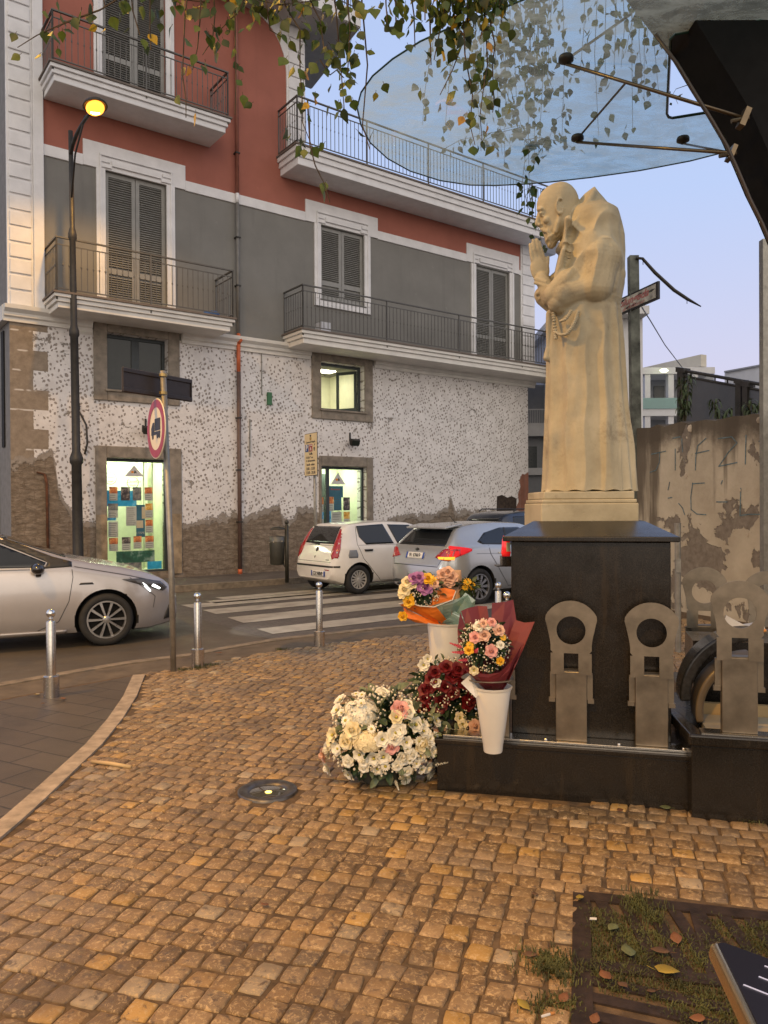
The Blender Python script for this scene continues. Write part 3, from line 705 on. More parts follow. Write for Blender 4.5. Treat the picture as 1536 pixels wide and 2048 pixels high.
for X0, Y0, X1, Y1, k, ph, ln, lab, y in FR: flyer(gx(X0), gx(X1), gz(Y1), gz(Y0), k, lab, y, ph, ln, 'right')
def triangle(uc, zb_, w, h, label):
    b = MB(); b.prism([(-w/2, 0, 0), (w/2, 0, 0), (0, 0, h)], (0, .002, 0)); o = b.build('triangle_sign', plain('sticker_white', (.62, .60, .58), .5, bump=0))
    o.matrix_world = Matrix.Translation(B(uc, -.144, zb_)) @ Matrix.Rotation(BROT, 4, 'Z'); tag(o, label, 'window logo', 'triangular shop logos')
    q = MB(); q.ball((-w*.09, -.002, h*.40), h*.13, 10, (1, .1, .8)); q.build('sun_mark', plain('logo_orange', (.75, .28, .02), .5, bump=0), o)
    q = MB(); q.prism([(-w*.02, -.003, h*.30), (w*.02, -.003, h*.58), (w*.10, -.003, h*.42), (w*.14, -.003, h*.26), (w*.07, -.003, h*.34), (w*.03, -.003, h*.28)], (0, .002, 0)); q.build('wave_mark', ink, o)
triangle(fx(685), fz(510), .47, .26, 'white triangular logo with an orange sun hanging in the left shop window')
triangle(gx(780), gz(768), .50, .33, 'white triangular logo with an orange sun hanging in the right shop window')
NB = BM.to_3x3() @ Vector((0, -1, 0)); DB = BM.to_3x3() @ Vector((1, 0, 0))
for X, Yc, txt in ((300, 545, 'e dintorni'), (640, 600, 'CastelGo')):
    T = frame(B(fx(X)+.03, -.143, fz(Yc)), DB, NB)
    b = MB(); b.lathe([(.125, 0), (.137, 0), (.137, .002), (.125, .002), (.125, 0)], 28, T); o = b.build('round_lettering', ink)
    tag(o, 'thin black ring with dark lettering, %s on the left shop glass' % ('cut by the left frame' if X == 300 else 'below the white triangle'), 'window logo', 'round stamps on the shop glass')
    text_obj(txt, .085 if X != 300 else .05, ink, T @ Matrix.Translation((.02 if X != 300 else 0, .03, .001)), o, shear=.3)
    text_obj('borghi', .05, ink, T @ Matrix.Translation((0, -.06, .001)), o, shear=.3)
T = frame(B(fx(775), -.141, fz(1340)), DB, NB); o = text_obj("L'ESPE", .075, PH['paper'], T); tag(o, 'pale capital lettering on the teal poster', 'lettering')
T = frame(B(gx(745), -.150, gz(820)), DB, NB); o = text_obj("Benvenuti", .075, plain('heading_red', (.45, .08, .06), .5, bump=0), T, shear=.3); tag(o, 'reddish slanted heading on the dark teal poster in the right window', 'lettering')

# ------------------------------------------------------------------ pipes, wall lamps and cables on the facade
b = MB(); b.tube([(5.22, -.09, 9.5), (5.22, -.09, 17.4)], .045, 10); dp = b.build('downpipe', pipe_red, smooth=True); dp.matrix_world = BM
tag(dp, 'long rainwater downpipe running down the facade, red on top, grey and brown below', 'downpipe')
for z0, z1, m, rr in ((9.27, 9.5, white_trim, .045), (6.0, 9.27, pipe_gr, .045), (5.05, 5.80, pipe_or, .05), (.12, 5.05, pipe_m, .052), (0, .12, pipe_or, .055)):
    b = MB(); b.tube([(5.22, -.09, z0), (5.22, -.09, z1)], rr, 10); b.build('pipe_length', m, dp, smooth=True)
b = MB(); b.tube([(5.22, -.09, 6.0), (5.22, -.13, 5.92), (5.26, -.16, 5.84), (5.22, -.10, 5.76)], .045, 10); b.build('bend', pipe_or, dp, True)
b = MB()
for z in (1.3, 2.6, 3.9, 7.2, 8.4, 10.5): b.box(5.16, 5.28, -.15, 0, z-.015, z+.015)
b.build('pipe_bracket', iron_m, dp)
def wall_lamp(u, z, label):
    t_ = thing('wall_floodlight', label, 'floodlight', B(u, .0, z), BROT, 'floodlights on the pock-marked wall')
    b = MB(); b.box(-.02, .02, -.03, 0, .10, .32); b.box(-.02, .02, -.25, 0, .09, .12); b.box(-.16, -.13, -.26, -.22, -.02, .14); b.box(.13, .16, -.26, -.22, -.02, .14); b.box(-.16, .16, -.25, -.22, .10, .13); b.build('bracket', iron_m, t_)
    T = Matrix.Translation((0, -.27, .02)) @ Matrix.Rotation(radians(-65), 4, 'X'); b = MB(); b.box(-.14, .14, -.09, .09, -.03, .05, T); h = b.build('lamp_housing', iron_m, t_); bevel(h, .02)
    b = MB(); b.box(-.12, .12, -.07, .07, -.034, -.031, T); b.build('lamp_glass', glass_dark, h)
wall_lamp(2.88, 3.42, 'dark floodlight bracketed above the left lit shop window')
wall_lamp(8.62, 3.40, 'dark floodlight bracketed above the right lit shop window')
b = MB(); b.tube([(5.9, -.02, 5.6), (5.9, -.02, 4.55)], .014, 6); b.tube([(5.55, -.015, 2.95), (5.56, -.015, 3.9)], .02, 6); co = b.build('wall_cable', zinc_m); co.matrix_world = BM; tag(co, 'grey vertical cable conduit right of the downpipe', 'cable')
b = MB(); b.tube([(1.35, -.03, 3.86), (1.42, -.07, 3.72), (1.52, -.1, 3.5), (1.54, -.1, 3.1), (1.48, -.1, 2.86)], .022, 6); b.box(1.28, 1.40, -.07, 0, 3.84, 3.98)
co = b.build('hanging_cable', iron_m, smooth=True); co.matrix_world = BM; tag(co, 'short black cable stub hanging beside the lamp post', 'cable')
b = MB(); b.box(6.05, 6.17, -.06, 0, 4.3, 4.62); co = b.build('cable_box', plain('green_tape', (.05, .16, .07), .6)); co.matrix_world = BM; tag(co, 'small green taped junction box on the pock-marked wall', 'junction box')
b = MB(); b.tube([(.72, -.04, .1), (.70, -.05, 2.2), (.66, -.05, 2.4)], .03, 8); b.tube([(.66, -.05, 2.4), (.5, -.03, 2.44)], .02, 6)
co = b.build('rusty_pipe', plain('rust', (.12, .05, .025), .9, var=.4), smooth=True); co.matrix_world = BM; tag(co, 'rusty pipe in a chase at the building corner', 'pipe')
# white cut-down recess and brick patch near the right end
b = MB(); b.box(12.5, 14.4, -.012, -.004, 1.35, 2.02)
b = MB(); b.prism([(15.25, -.003, 1.2), (15.79, -.003, 1.2), (15.79, -.003, 2.78), (15.62, -.003, 2.7), (15.5, -.003, 2.72), (15.36, -.003, 2.5), (15.42, -.003, 2.3), (15.3, -.003, 2.05), (15.33, -.003, 1.8), (15.2, -.003, 1.6)], (0, -.012, 0)); r_ = b.build('brick_patch', bricks('red_bricks', .22, .07, (.34, .15, .10), (.28, .12, .08), (.3, .25, .2), 0), bld)
b = MB(); b.prism([(14.3, -.002, 1.3), (15.2, -.002, 1.3), (15.22, -.002, 1.9), (15.0, -.002, 1.98), (14.8, -.002, 1.93), (14.55, -.002, 2.02), (14.33, -.002, 1.97)], (0, -.014, 0)); b.build('recess_shade', plain('recess_shade_brown', (.045, .03, .022), .9, var=.5, sc=9), bld)  # patch laid on the wall, the shade of a hollow put into its colour
# small items on the balconies
def bobj(name, mb, m, label, cat): o = mb.build(name, m); o.matrix_world = BM; return tag(o, label, cat)
b = MB(); b.box(7.33, 7.62, -.62, -.3, 6.16, 6.50, ); bobj('air_conditioner', b, plain('pale_plastic', (.55, .57, .62), .5), 'pale grey box standing behind the railing of the right balcony', 'box')
b = MB(); b.ball((4.35, -.55, 6.26), .12, 10, (1.3, 1, .8)); b.ball((4.15, -.6, 6.22), .09, 8); bobj('laundry_bag', b, plain('blue_plastic', (.05, .12, .30), .5), 'dark blue bag in the corner of the left balcony', 'bag')

# ------------------------------------------------------------------ street lamps
def sodium(name, loc, energy, size=.12, spot=None, rot=None):
    d = bpy.data.lights.new(name, 'SPOT' if spot else 'POINT'); d.energy = energy; d.color = LAMP; d.shadow_soft_size = size
    if spot: d.spot_size = radians(spot); d.spot_blend = .5
    o = bpy.data.objects.new(name, d); COL.objects.link(o); o.location = loc
    if rot: o.rotation_euler = rot
    return o
halo_m = emis('sodium_halo_bowl', (1.0, .34, .035), 3.2); core_m = emis('sodium_core', (1.0, .72, .25), 25)  # lamp bowl, widened and tinted to stand for the orange halo
def street_lamp(base, top, arm_end, energy, label, tilt=0):
    base, top, arm_end = Vector(base), Vector(top), Vector(arm_end)
    r = thing('street_lamp', label, 'street lamp', base, 0, 'street lamps with curved arms')
    ax = (top-base); H = ax.length; T = Matrix.Translation((0, 0, 0)) @ ax.to_track_quat('Z', 'Y').to_matrix().to_4x4()
    b = MB(); b.lathe([(0, 0), (.15, 0), (.15, .05), (.11, .12), (.105, 1.2), (.10, H*.27), (.135, H*.275), (.135, H*.285), (.085, H*.30), (.08, H*.55), (.10, H*.553), (.10, H*.563), (.068, H*.575), (.06, H*.76), (.085, H*.765), (.085, H*.775), (.05, H*.79), (.045, H), (0, H)], 16, T)
    b.build('pole', iron_m, r, True)
    d = (arm_end-top); L = Vector((d.x, d.y, 0)); pts = []
    for i in range(10):
        q = i/9; p = (top-base) + Vector((0, 0, -.5*(1-q)**2)) + L*(q**1.5) + Vector((0, 0, d.z*q)) ; pts.append(p)
    b = MB(); b.tube(pts, [.045-.015*i/9 for i in range(10)], 8)
    b.tube([(top-base)+Vector((0, 0, -1.5)), (top-base)+L*.22+Vector((0, 0, -.6)), (top-base)+L*.7+Vector((0, 0, d.z*.55))], .02, 6); b.build('arm', iron_m, r, True)
    e_ = arm_end-base; hd = L.normalized() if L.length > .01 else Vector((1, 0, 0)); T = Matrix.Translation(e_ + hd*.2) @ Matrix.Rotation(atan2(hd.y, hd.x), 4, 'Z')
    b = MB(); b.ball((0, 0, .02), .2, 16, (1.5, .85, .45)); hm = MB()
    vs = []; hm.lathe([(.02, .12), (.12, .11), (.2, .05), (.22, 0), (.21, -.005), (0.19, 0.0), (.10, .07), (0.0, .08)], 20, T @ Matrix.Diagonal((1.4, 1, 1, 1)))
    h = hm.build('lamp_head', iron_m, r, True)
    bb = MB(); bb.ball((0, 0, -.03), .17, 16, (1.4, .95, .62)); bo = MB(); bo.add([T @ Vector(v) for v in bb.v], bb.f); bo.build('bulb', halo_m, h, True); cb_ = MB(); cb_.ball(T @ Vector((0, 0, -.085)), .085, 12, (1.3, 1, .7)); cb_.build('glowing_core', core_m, h, True)
    sodium('lamp_light', e_+hd*.2+base-Vector((0, 0, .21)), energy, .10, 152)
    return r
lb = AT(157, 1150, 15.6); lb.z = 0
wtop = B(0, 0, 0)
lb = B(1.2, .9, 0)
# keep the post on its own line of sight
r_ = ray(157, 1120); tt = ((B(0, 1.0, 0)-CAM).dot(NB))/(r_.dot(NB)); lb = CAM+r_*tt; lb.z = 0; LY = lb.y
top = AT(141, 262, LY); hd_ = AT(184, 222, LY-1.2)
street_lamp(lb, (top.x, top.y, top.z), hd_, 420, 'dark street lamp with its lit sodium lamp, standing before the pock-marked wall')
street_lamp((-7.6, 3.6, 0), (-7.6, 3.6, 8.6), (-6.0, 4.2, 9.1), 2600, 'street lamp with a lit sodium lamp on the left, out of the picture')
street_lamp((-3.4, -3.6, 0), (-3.4, -3.6, 6.4), (-2.3, -3.0, 6.9), 1750, 'street lamp with a lit sodium lamp behind the viewer')

# ------------------------------------------------------------------ bollards
def bollard(loc, label, first=None):
    if first: r = copy_tree(first); r.location = loc; r['label'] = label; return r
    r = thing('bollard', label, 'bollard', loc, 0, 'steel bollards along the plaza edge')
    b = MB(); b.lathe([(0, .001), (.066, .001), (.066, .185), (.06, .19), (.04, .19)], 28); b.build('sleeve', steel_m, r, True)
    b = MB(); b.lathe([(.04, .17), (.040, .655), (.034, .668), (.012, .675)], 28); b.build('post', steel_m, r, True)
    b = MB(); b.lathe([(.012, .672), (.016, .69), (.010, .70)], 16); b.ball((0, 0, .735), .039, 22); b.build('finial_ball', chrome_m, r, True)
    for o in r.children:
        o.data.polygons.foreach_set('use_smooth', [True]*len(o.data.polygons)); m = o.modifiers.new('e', 'EDGE_SPLIT'); m.split_angle = radians(40)
    return r
b0 = bollard(G(103, 1394), 'steel bollard on the grey paving, leftmost, beside the silver car')
bollard(G(396, 1333), 'steel bollard right of the round no-lorries sign post', b0)
bollard(G(639, 1294), 'steel bollard in front of the white hatchback', b0)
bollard(AT(997, 1242, 8.9)*1, 'steel bollard left of the pedestal, lower of the two behind the flowers', b0)
bollard(AT(1014, 1242, 7.9)*1, 'steel bollard left of the pedestal, taller of the two behind the flowers', b0)
for o in COL.objects:
    if o.get('category') == 'bollard': o.location.z = 0

# ------------------------------------------------------------------ no-lorries sign with street-name plate
sp = G(347, 1343); sg = thing('road_sign', 'round red-rimmed no-lorries sign on a grey pole at the corner of the cobbles', 'road sign', sp)
ptop = AT(326, 742, sp.y) - sp; zp = ptop.z
b = MB(); b.tube([(0, 0, 0), (ptop.x*.15, 0, 1.0), ptop], .030, 14); b.build('pole', zinc_m, sg, True)
sc_ = AT(323, 858, sp.y) - sp; nd = Vector((-.839, -.545, 0)).normalized(); xd = Vector((.545, -.839, 0)).normalized(); T = frame(sc_ + nd*.045, xd, nd)
b = MB(); b.lathe([(0, 0), (.30, 0), (.305, .006), (.30, .012), (0, .012)], 48, T); dk = b.build('sign_disc', plain('sign_white', (.72, .66, .52), .5, bump=0, var=.03), sg)
b = MB(); b.lathe([(.215, .013), (.292, .013), (.292, .015), (.215, .015)], 48, T); b.build('red_ring', plain('sign_red', (.30, .005, .010), .4, bump=0, var=.05), dk)
b = MB()
def flat(b, pts, T, z0=.013, z1=.0155): b.prism([T @ Vector((x, y, z0)) for x, y in pts], (T.to_3x3() @ Vector((0, 0, 1)))*(z1-z0))
flat(b, [(-.03, -.02), (.15, -.02), (.15, .10), (-.03, .10)], T); flat(b, [(-.15, -.06), (.15, -.06), (.15, -.03), (-.15, -.03)], T)
flat(b, [(-.15, -.035), (-.045, -.035), (-.045, .065), (-.10, .065), (-.15, .01)], T)
for x in (-.10, .06, .12): flat(b, [(x+.027*cos(w*pi/6), -.075+.027*sin(w*pi/6)) for w in range(12)], T, .0131, .0157)
b.build('lorry_symbol', plain('sign_black', (.012, .012, .012), .5, bump=0), dk)
for z in (-.1, .1): b = MB(); b.box(-.04, .04, -.035, .035, z*2-.015, z*2+.015, Matrix.Translation(sc_)); b.build('clamp', zinc_m, sg)
pl = AT(252, 757, sp.y-.34); pr = AT(390, 781, sp.y+.42); pc = (pl+pr)/2 - sp; d_ = (pr-pl); d_.z = 0; Lp = d_.length/2
T = frame(pc + Vector((0, .0, 0)), d_, Vector((d_.y, -d_.x, 0))); off = Vector((-d_.y, d_.x, 0)).normalized()*.06; T = Matrix.Translation(off) @ T
plm = plain('plate_back', (.035, .027, .024), .5, var=.15)
b = MB(); b.box(-Lp, Lp, -.12, .12, -.008, .008, T); 
for y in (-.095, .095): b.box(-Lp, Lp, y-.02, y+.02, .009, .022, T)
for x in (-Lp, Lp-.015): b.box(x, x+.015, -.12, .12, .009, .02, T)
pt_ = bevel(b.build('name_plate', plm), .004); pt_.location = sp; tag(pt_, 'dark back of a street name plate at the top of the sign pole', 'street sign')
brass = plain('brass_clamp', (.42, .30, .12), .35, metal=.8)
for z in (-.09, .09): b = MB(); b.tube([ptop*1 + Vector((0, 0, pc.z-ptop.z+z-.014)), ptop*1 + Vector((0, 0, pc.z-ptop.z+z+.014))], .04, 14); b.build('clamp', brass, sg)

# ------------------------------------------------------------------ parking tariff sign
pb = AT(632, 1152, 16.6); pb.z = 0
pk = thing('parking_sign', 'cream parking tariff board with blue P and red square on a grey post', 'parking sign', pb)
th_ = radians(-31); xd = Vector((-sin(th_), -cos(th_), 0)); nd = Vector((-cos(th_), sin(th_), 0))
c0 = AT(626, 909, 16.45) - pb
b = MB(); b.tube([(0, 0, 0), (c0.x+.03, c0.y, c0.z+.40)], .032, 12); b.build('post', zinc_m, pk, True)
T = frame(c0 + nd*.05, xd, nd); w, h = .30, .445
cream = plain('sign_cream', (.70, .58, .36), .5, bump=0, var=.04)
b = MB(); b.box(-w-.012, w+.012, -h-.012, h+.012, -.01, -.001, T); bevel(b.build('board_edge', dark_m, pk), .02)
b = MB(); b.box(-w, w, -h, h, 0, .006, T); bd = b.build('board', cream, pk)
b = MB(); b.box(-.26, -.10, .06, .22, .0065, .009, T); q = b.build('parking_square', plain('sign_blue', (.01, .05, .25), .5, bump=0), bd); text_obj('P', .17, plain('white_print', (.75, .75, .75), .5, bump=0), T @ Matrix.Translation((-.18, .14, .011)), q, bold=.004)
b = MB(); b.box(-.07, .09, .06, .22, .0065, .009, T); q = b.build('zone_square', bpy.data.materials['sign_red'], bd)
text_obj('ZONA', .05, bpy.data.materials['white_print'], T @ Matrix.Translation((.01, .19, .011)), q); text_obj('A', .10, bpy.data.materials['white_print'], T @ Matrix.Translation((.01, .115, .011)), q, bold=.003)
b = MB(); flat(b, [(.15, .10), (.21, .10), (.21, .15), (.15, .15)], T, .007, .01); flat(b, [(.16, .07), (.20, .07), (.20, .095), (.16, .095)], T, .007, .01); flat(b, [(.16, .17), (.20, .19), (.215, .225), (.175, .205)], T, .007, .01); b.build('payment_symbol', ink, bd)
b = MB(); flat(b, [(-.035, .30), (.035, .30), (.045, .36), (.0, .375), (-.045, .36)], T, .007, .01); b.build('crest', plain('crest_gold', (.35, .22, .04), .5, bump=0), bd)
b = MB(); flat(b, [(-.03, .378), (.03, .378), (.035, .42), (-.035, .42)], T, .007, .01); b.build('crown', ink, bd)
for tx, s_, yy, xx in (('Comune di Afragola', .055, .265, 0), ('Tariffa', .07, .015, 0), ('\u20ac 0,50 1\u00b0 ora', .06, -.065, -.05), ('\u20ac 1,00 successive', .06, -.135, 0), ('luned\u00ec - sabato', .066, -.215, 0), ('8.00 - 13.00', .085, -.305, 0), ('15.00 - 20.00', .085, -.39, 0)):
    text_obj(tx, s_, ink, T @ Matrix.Translation((xx, yy, .0075)), bd, bold=.0012)

# ------------------------------------------------------------------ litter bin
bp = AT(574, 1163, 16.9); bp.z = 0; lbn = thing('litter_bin', 'dark tilted litter bin with lid on a post by the bare stone wall', 'litter bin', bp)
binm = plain('bin_paint', (.035, .034, .025), .45, var=.2)
b = MB(); b.tube([(0, 0, 0), (0, 0, 1.28)], .042, 14); b.ball((0, 0, 1.33), .05, 12); b.tube([(0, 0, .30), (-.1, 0, .44)], .02, 6); b.build('post', binm, lbn, True)
b = MB(); b.lathe([(.14, .40), (.155, .43), (.17, .88), (.165, .9), (.155, .88), (.13, .43)], 24, Matrix.Translation((-.21, -.02, 0))); b.build('basket', binm, lbn, True)
b = MB(); b.lathe([(.165, .89), (.17, 1.02), (.165, 1.02), (.16, .89)], 24, Matrix.Translation((-.21, -.02, 0))); b.build('basket_rim', plain('bin_rim', (.12, .12, .11), .4, metal=.3), lbn, True)
b = MB(); b.lathe([(0, 1.24), (.10, 1.23), (.17, 1.19), (.17, 1.17), (0, 1.18)], 24, Matrix.Translation((-.19, -.02, 0))); b.build('lid', binm, lbn, True)
b = MB(); b.tube([(-.37, -.06, .88), (-.26, -.17, .90), (-.22, -.17, 1.0), (-.20, -.17, .9), (-.08, -.12, .92)], .014, 5); b.build('bag_edge', plain('bin_bag', (.55, .50, .40), .6), lbn)
# ------------------------------------------------------------------ cars
def paint(name, col, rough=.28, metal=.0):
    t = NT(name); v = t.coord(); c = t.ramp(t.noise(v, 3, 4), [(.3, tuple(q*.93 for q in col)), (.7, col)])
    dirt = t.n('ShaderNodeSeparateXYZ'); t.l(v, dirt.inputs[0])
    c = t.mix(t.math('MULTIPLY', t.step(t.math('ADD', dirt.outputs['Z'], t.math('MULTIPLY', t.noise(v, 5, 4), .25)), .62, .25), .30), c, (.22, .18, .14))
    return t.set(c, rough, metal, Coat_Weight=.7, Coat_Roughness=.06)
tint = NT('car_glass').set((.012, .014, .016), .05, 0, Specular_IOR_Level=.6)
redl = NT('tail_red'); redl = redl.set((.35, .008, .012), .15, 0, Coat_Weight=1)
redlit = emis('tail_red_lit', (.7, .01, .015), .45); orangelit = emis('indicator_lit', (1, .36, .03), 1.6)
lens_w = NT('clear_lens').set((.6, .6, .6), .1, .3)
headlit = emis('headlight_lit', (.92, 1, .98), 3.5); blackp = plain('black_plastic', (.02, .02, .02), .45, var=.1); alloy = plain('alloy', (.42, .42, .42), .3, metal=.9, var=.05, bump=0)
hub_m = plain('wheel_cover', (.50, .49, .47), .4, metal=.4, var=.06, bump=0); well_m = plain('wheel_well', (.01, .01, .01), .95, bump=0, var=.02)
plate_m = plain('plate_white', (.70, .70, .66), .5, bump=0, var=.03); plate_b = plain('plate_blue', (.02, .07, .35), .5, bump=0, var=.02)

def make_wheel(R, w, spokes, m, parent, loc, side, fat=.5, rimr=.66):
    T = Matrix.Translation(loc) @ Matrix.Rotation(pi/2*side, 4, 'X')       # local z points out of the car
    b = MB(); rr = R*rimr
    b.lathe([(rr*.98, -w/2), (R*.93, -w/2), (R, -w*.36), (R, w*.36), (R*.93, w/2), (rr*1.05, w/2), (rr, w*.40)], 40, T)
    wh = b.build('wheel', rubber_m, parent, True)
    b = MB(); b.lathe([(rr, w*.42), (rr*.94, w*.40), (rr*.90, w*.10), (0, w*.08)], 40, T); b.build('brake_well', well_m, wh, True)
    b = MB(); b.lathe([(rr, w*.36), (rr*1.01, w*.47), (rr*.93, w*.47), (rr*.91, w*.30)], 40, T)
    for k in range(spokes):
        a = 2*pi*k/spokes; hw = fat*pi*rr/spokes*.5
        P = []
        for r_, h_, z_ in ((rr*.15, hw*.8, w*.42), (rr*.94, hw*1.3, w*.40)):
            P.append((r_, h_, z_))
        (r1, h1, z1), (r2, h2, z2) = P; R3 = T @ Matrix.Rotation(a, 4, 'Z')
        b.add([R3 @ Vector(q) for q in ((r1, -h1, z1), (r1, h1, z1), (r2, h2, z2), (r2, -h2, z2), (r1, -h1*1.2, z1-.03), (r1, h1*1.2, z1-.03), (r2, h2*1.1, z2-.03), (r2, -h2*1.1, z2-.03))], [(0,1,2,3), (0,4,5,1), (2,6,7,3), (1,5,6,2), (3,7,4,0)])
    b.lathe([(0, w*.46), (rr*.14, w*.45), (rr*.2, w*.40), (rr*.2, w*.3)], 16, T); b.build('rim', m, wh)
    return wh

def car(name, label, loc, rz, L, Wd, prof, belt, zbot, rw, fw, R, pm, wheelargs, group=None, cab=.19, ends=(.16, .22), wells=True, shoulder=.95, bulge=0):
    root = thing(name, label, 'car', loc, rz, group)
    xs = np.linspace(0, L, 90); px_, pz_ = zip(*prof)
    fine = np.linspace(-.1, L+.1, 700); zf = np.interp(fine, px_, pz_); ker = np.hanning(33); ker /= ker.sum(); zs_ = np.convolve(np.pad(zf, 16, 'edge'), ker, 'valid')
    ends_x = np.concatenate([[0, .008, .025, .05, .09, .14], xs[3:-3], [L-.14, L-.09, L-.05, L-.025, L-.008, L]])
    bx_, bz_ = zip(*belt); V = []; n = 0
    for x in ends_x:
        zt = float(np.interp(x, fine, zs_)); bl = float(np.interp(x, bx_, bz_)); 
        tr = max(0, 1-x/.55); tf = max(0, 1-(L-x)/.75)
        w = Wd/2*(1-ends[0]*tr**2.6-ends[1]*tf**2.2)
        zb = zbot+.10*max(0, 1-x/.25)+.06*max(0, 1-(L-x)/.4)
        pull = .05*max(0, 1-x/.05)+.05*max(0, 1-(L-x)/.05)
        zs = min(bl, zt-.02); c = min(1, max(0, (zt-bl)/.38)); hgt = zt-zs
        we = w*(shoulder-.02-cab*c)
        sec = [(0, zb), (w*.80, zb), (w*.93, zb+.03), (w*.975, zb+.10), (w*.99, zb+(zs-zb)*.3), (w, zb+(zs-zb)*.5), (w*.995, zb+(zs-zb)*.68), (w*.985, zb+(zs-zb)*.80), (w*.97, zs-(zs-zb)*.07), (w*shoulder, zs)]
        for q in (.2, .4, .6, .8): sec.append((w*(shoulder-.012)*(1-q)+we*q, zs+(hgt*.80)*q))
        sec += [(we*.985, zs+hgt*.88), (we*.95, zs+hgt*.935), (we*.87, zs+hgt*.965), (we*.7, zs+hgt*.982), (we*.45, zs+hgt*.993), (we*.2, zt), (0, zt)]
        if pull: zc = (zb+zt)/2; sec = [(y_*(1-pull), zc+(z_-zc)*(1-pull*1.2)) for y_, z_ in sec]
        n = len(sec); ring = [(x, y, z) for y, z in sec] + [(x, -y, z) for y, z in sec[-2:0:-1]]; V += ring
    m = len(ring); Fs = [(i*m+k, i*m+(k+1) % m, (i+1)*m+(k+1) % m, (i+1)*m+k) for i in range(len(ends_x)-1) for k in range(m)]
    Fs += [tuple(range(m))[::-1], tuple(range((len(ends_x)-1)*m, len(ends_x)*m))]
    b = MB(); b.add(V, Fs); body = b.build('body', [pm, well_m], None, clean=True)
    bvh = BVHTree.FromPolygons([v.co for v in body.data.vertices], [p.vertices[:] for p in body.data.polygons])
    if wells:
        cb = MB()
        for x in (rw, fw):
            for s in (-1, 1):
                T = Matrix.Translation((x, s*(Wd/2+.02), R+.01)) @ Matrix.Rotation(-pi/2*s, 4, 'X'); cb.lathe([(0, -.05), (R+.055, -.05), (R+.055, .05+.0), (0, .05)] if 0 else [(0.0, -.30), (R+.05, -.30), (R+.05, .1), (0.0, .1)], 40, T)
        cut = cb.build('cutter', well_m, None, clean=True)
        mo = body.modifiers.new('b', 'BOOLEAN'); mo.operation = 'DIFFERENCE'; mo.object = cut; mo.solver = 'EXACT'
        baked(body); bpy.data.objects.remove(cut)
        for p in body.data.polygons:
            c = p.center
            for x in (rw, fw):
                if sqrt((c.x-x)**2+(c.z-R-.01)**2) < R+.054 and abs(c.y) < Wd/2+.05: p.material_index = 1
    for p in body.data.polygons: p.use_smooth = True
    mo = body.modifiers.new('e', 'EDGE_SPLIT'); mo.split_angle = radians(38); body.parent = root
    for x in (rw, fw):
        for s in (-1, 1): make_wheel(R, *wheelargs[:1], *wheelargs[1:3], root, (x, s*(Wd/2-.115), R), -s, *wheelargs[3:])
    def drape(nm, m, poly, axis, off=.006, res=.05, parent=body, th=True):
        bm = bmesh.new(); vs = [bm.verts.new((p[0], p[1], 0)) for p in poly]; bm.faces.new(vs)
        for ax_ in (0, 1):
            lo = min(p[ax_] for p in poly); hi = max(p[ax_] for p in poly); k = int((hi-lo)/res)
            for i in range(1, k+1):
                co = [0, 0, 0]; co[ax_] = lo+(hi-lo)*i/(k+1); no = [0, 0, 0]; no[ax_] = 1
                bmesh.ops.bisect_plane(bm, geom=bm.verts[:]+bm.edges[:]+bm.faces[:], plane_co=co, plane_no=no)
        bad = []
        for v in bm.verts:
            a, c = v.co.x, v.co.y
            o_, d_ = {'R': (Vector((a, -3, c)), Vector((0, 1, 0))), 'L': (Vector((a, 3, c)), Vector((0, -1, 0))), 'B': (Vector((-3, a, c)), Vector((1, 0, 0))), 'F': (Vector((L+3, a, c)), Vector((-1, 0, 0))), 'T': (Vector((a, c, 4)), Vector((0, 0, -1)))}[axis]
            h = bvh.ray_cast(o_, d_)
            if h[0] is None or (axis == 'B' and h[0].x > .55) or (axis == 'F' and h[0].x < L-.9) or (axis == 'R' and h[0].y > -Wd/2+.42): bad.append(v)
            else: v.co = h[0] + (h[1] if h[1].dot(d_) < 0 else -h[1])*off
        bmesh.ops.delete(bm, geom=bad, context='VERTS'); bmesh.ops.recalc_face_normals(bm, faces=bm.faces)
        me = bpy.data.meshes.new(nm); bm.to_mesh(me); bm.free(); me.materials.append(m)
        for p in me.polygons: p.use_smooth = True
        o = bpy.data.objects.new(nm, me); COL.objects.link(o); o.parent = parent
        if th: q = o.modifiers.new('s', 'SOLIDIFY'); q.thickness = off*.9; q.offset = -1
        return o
    def line(nm, m, pts, axis, w=.008, off=.003, parent=body):
        for (a, c), (d, e_) in zip(pts, pts[1:]):
            t_ = Vector((d-a, e_-c)).normalized(); q = Vector((-t_.y, t_.x))*w/2
            drape(nm, m, [(a-q.x, c-q.y), (d-q.x, e_-q.y), (d+q.x, e_+q.y), (a+q.x, c+q.y)], axis, off, .06, parent, False)
    return root, body, drape, line, bvh
def place(wheel_xy, rz, xw, Wd):
    v = Matrix.Rotation(rz, 3, 'Z') @ Vector((xw, -Wd/2+.09, 0)); return Vector((wheel_xy[0]-v.x, wheel_xy[1]-v.y, ZR+.004))
HD = BROT

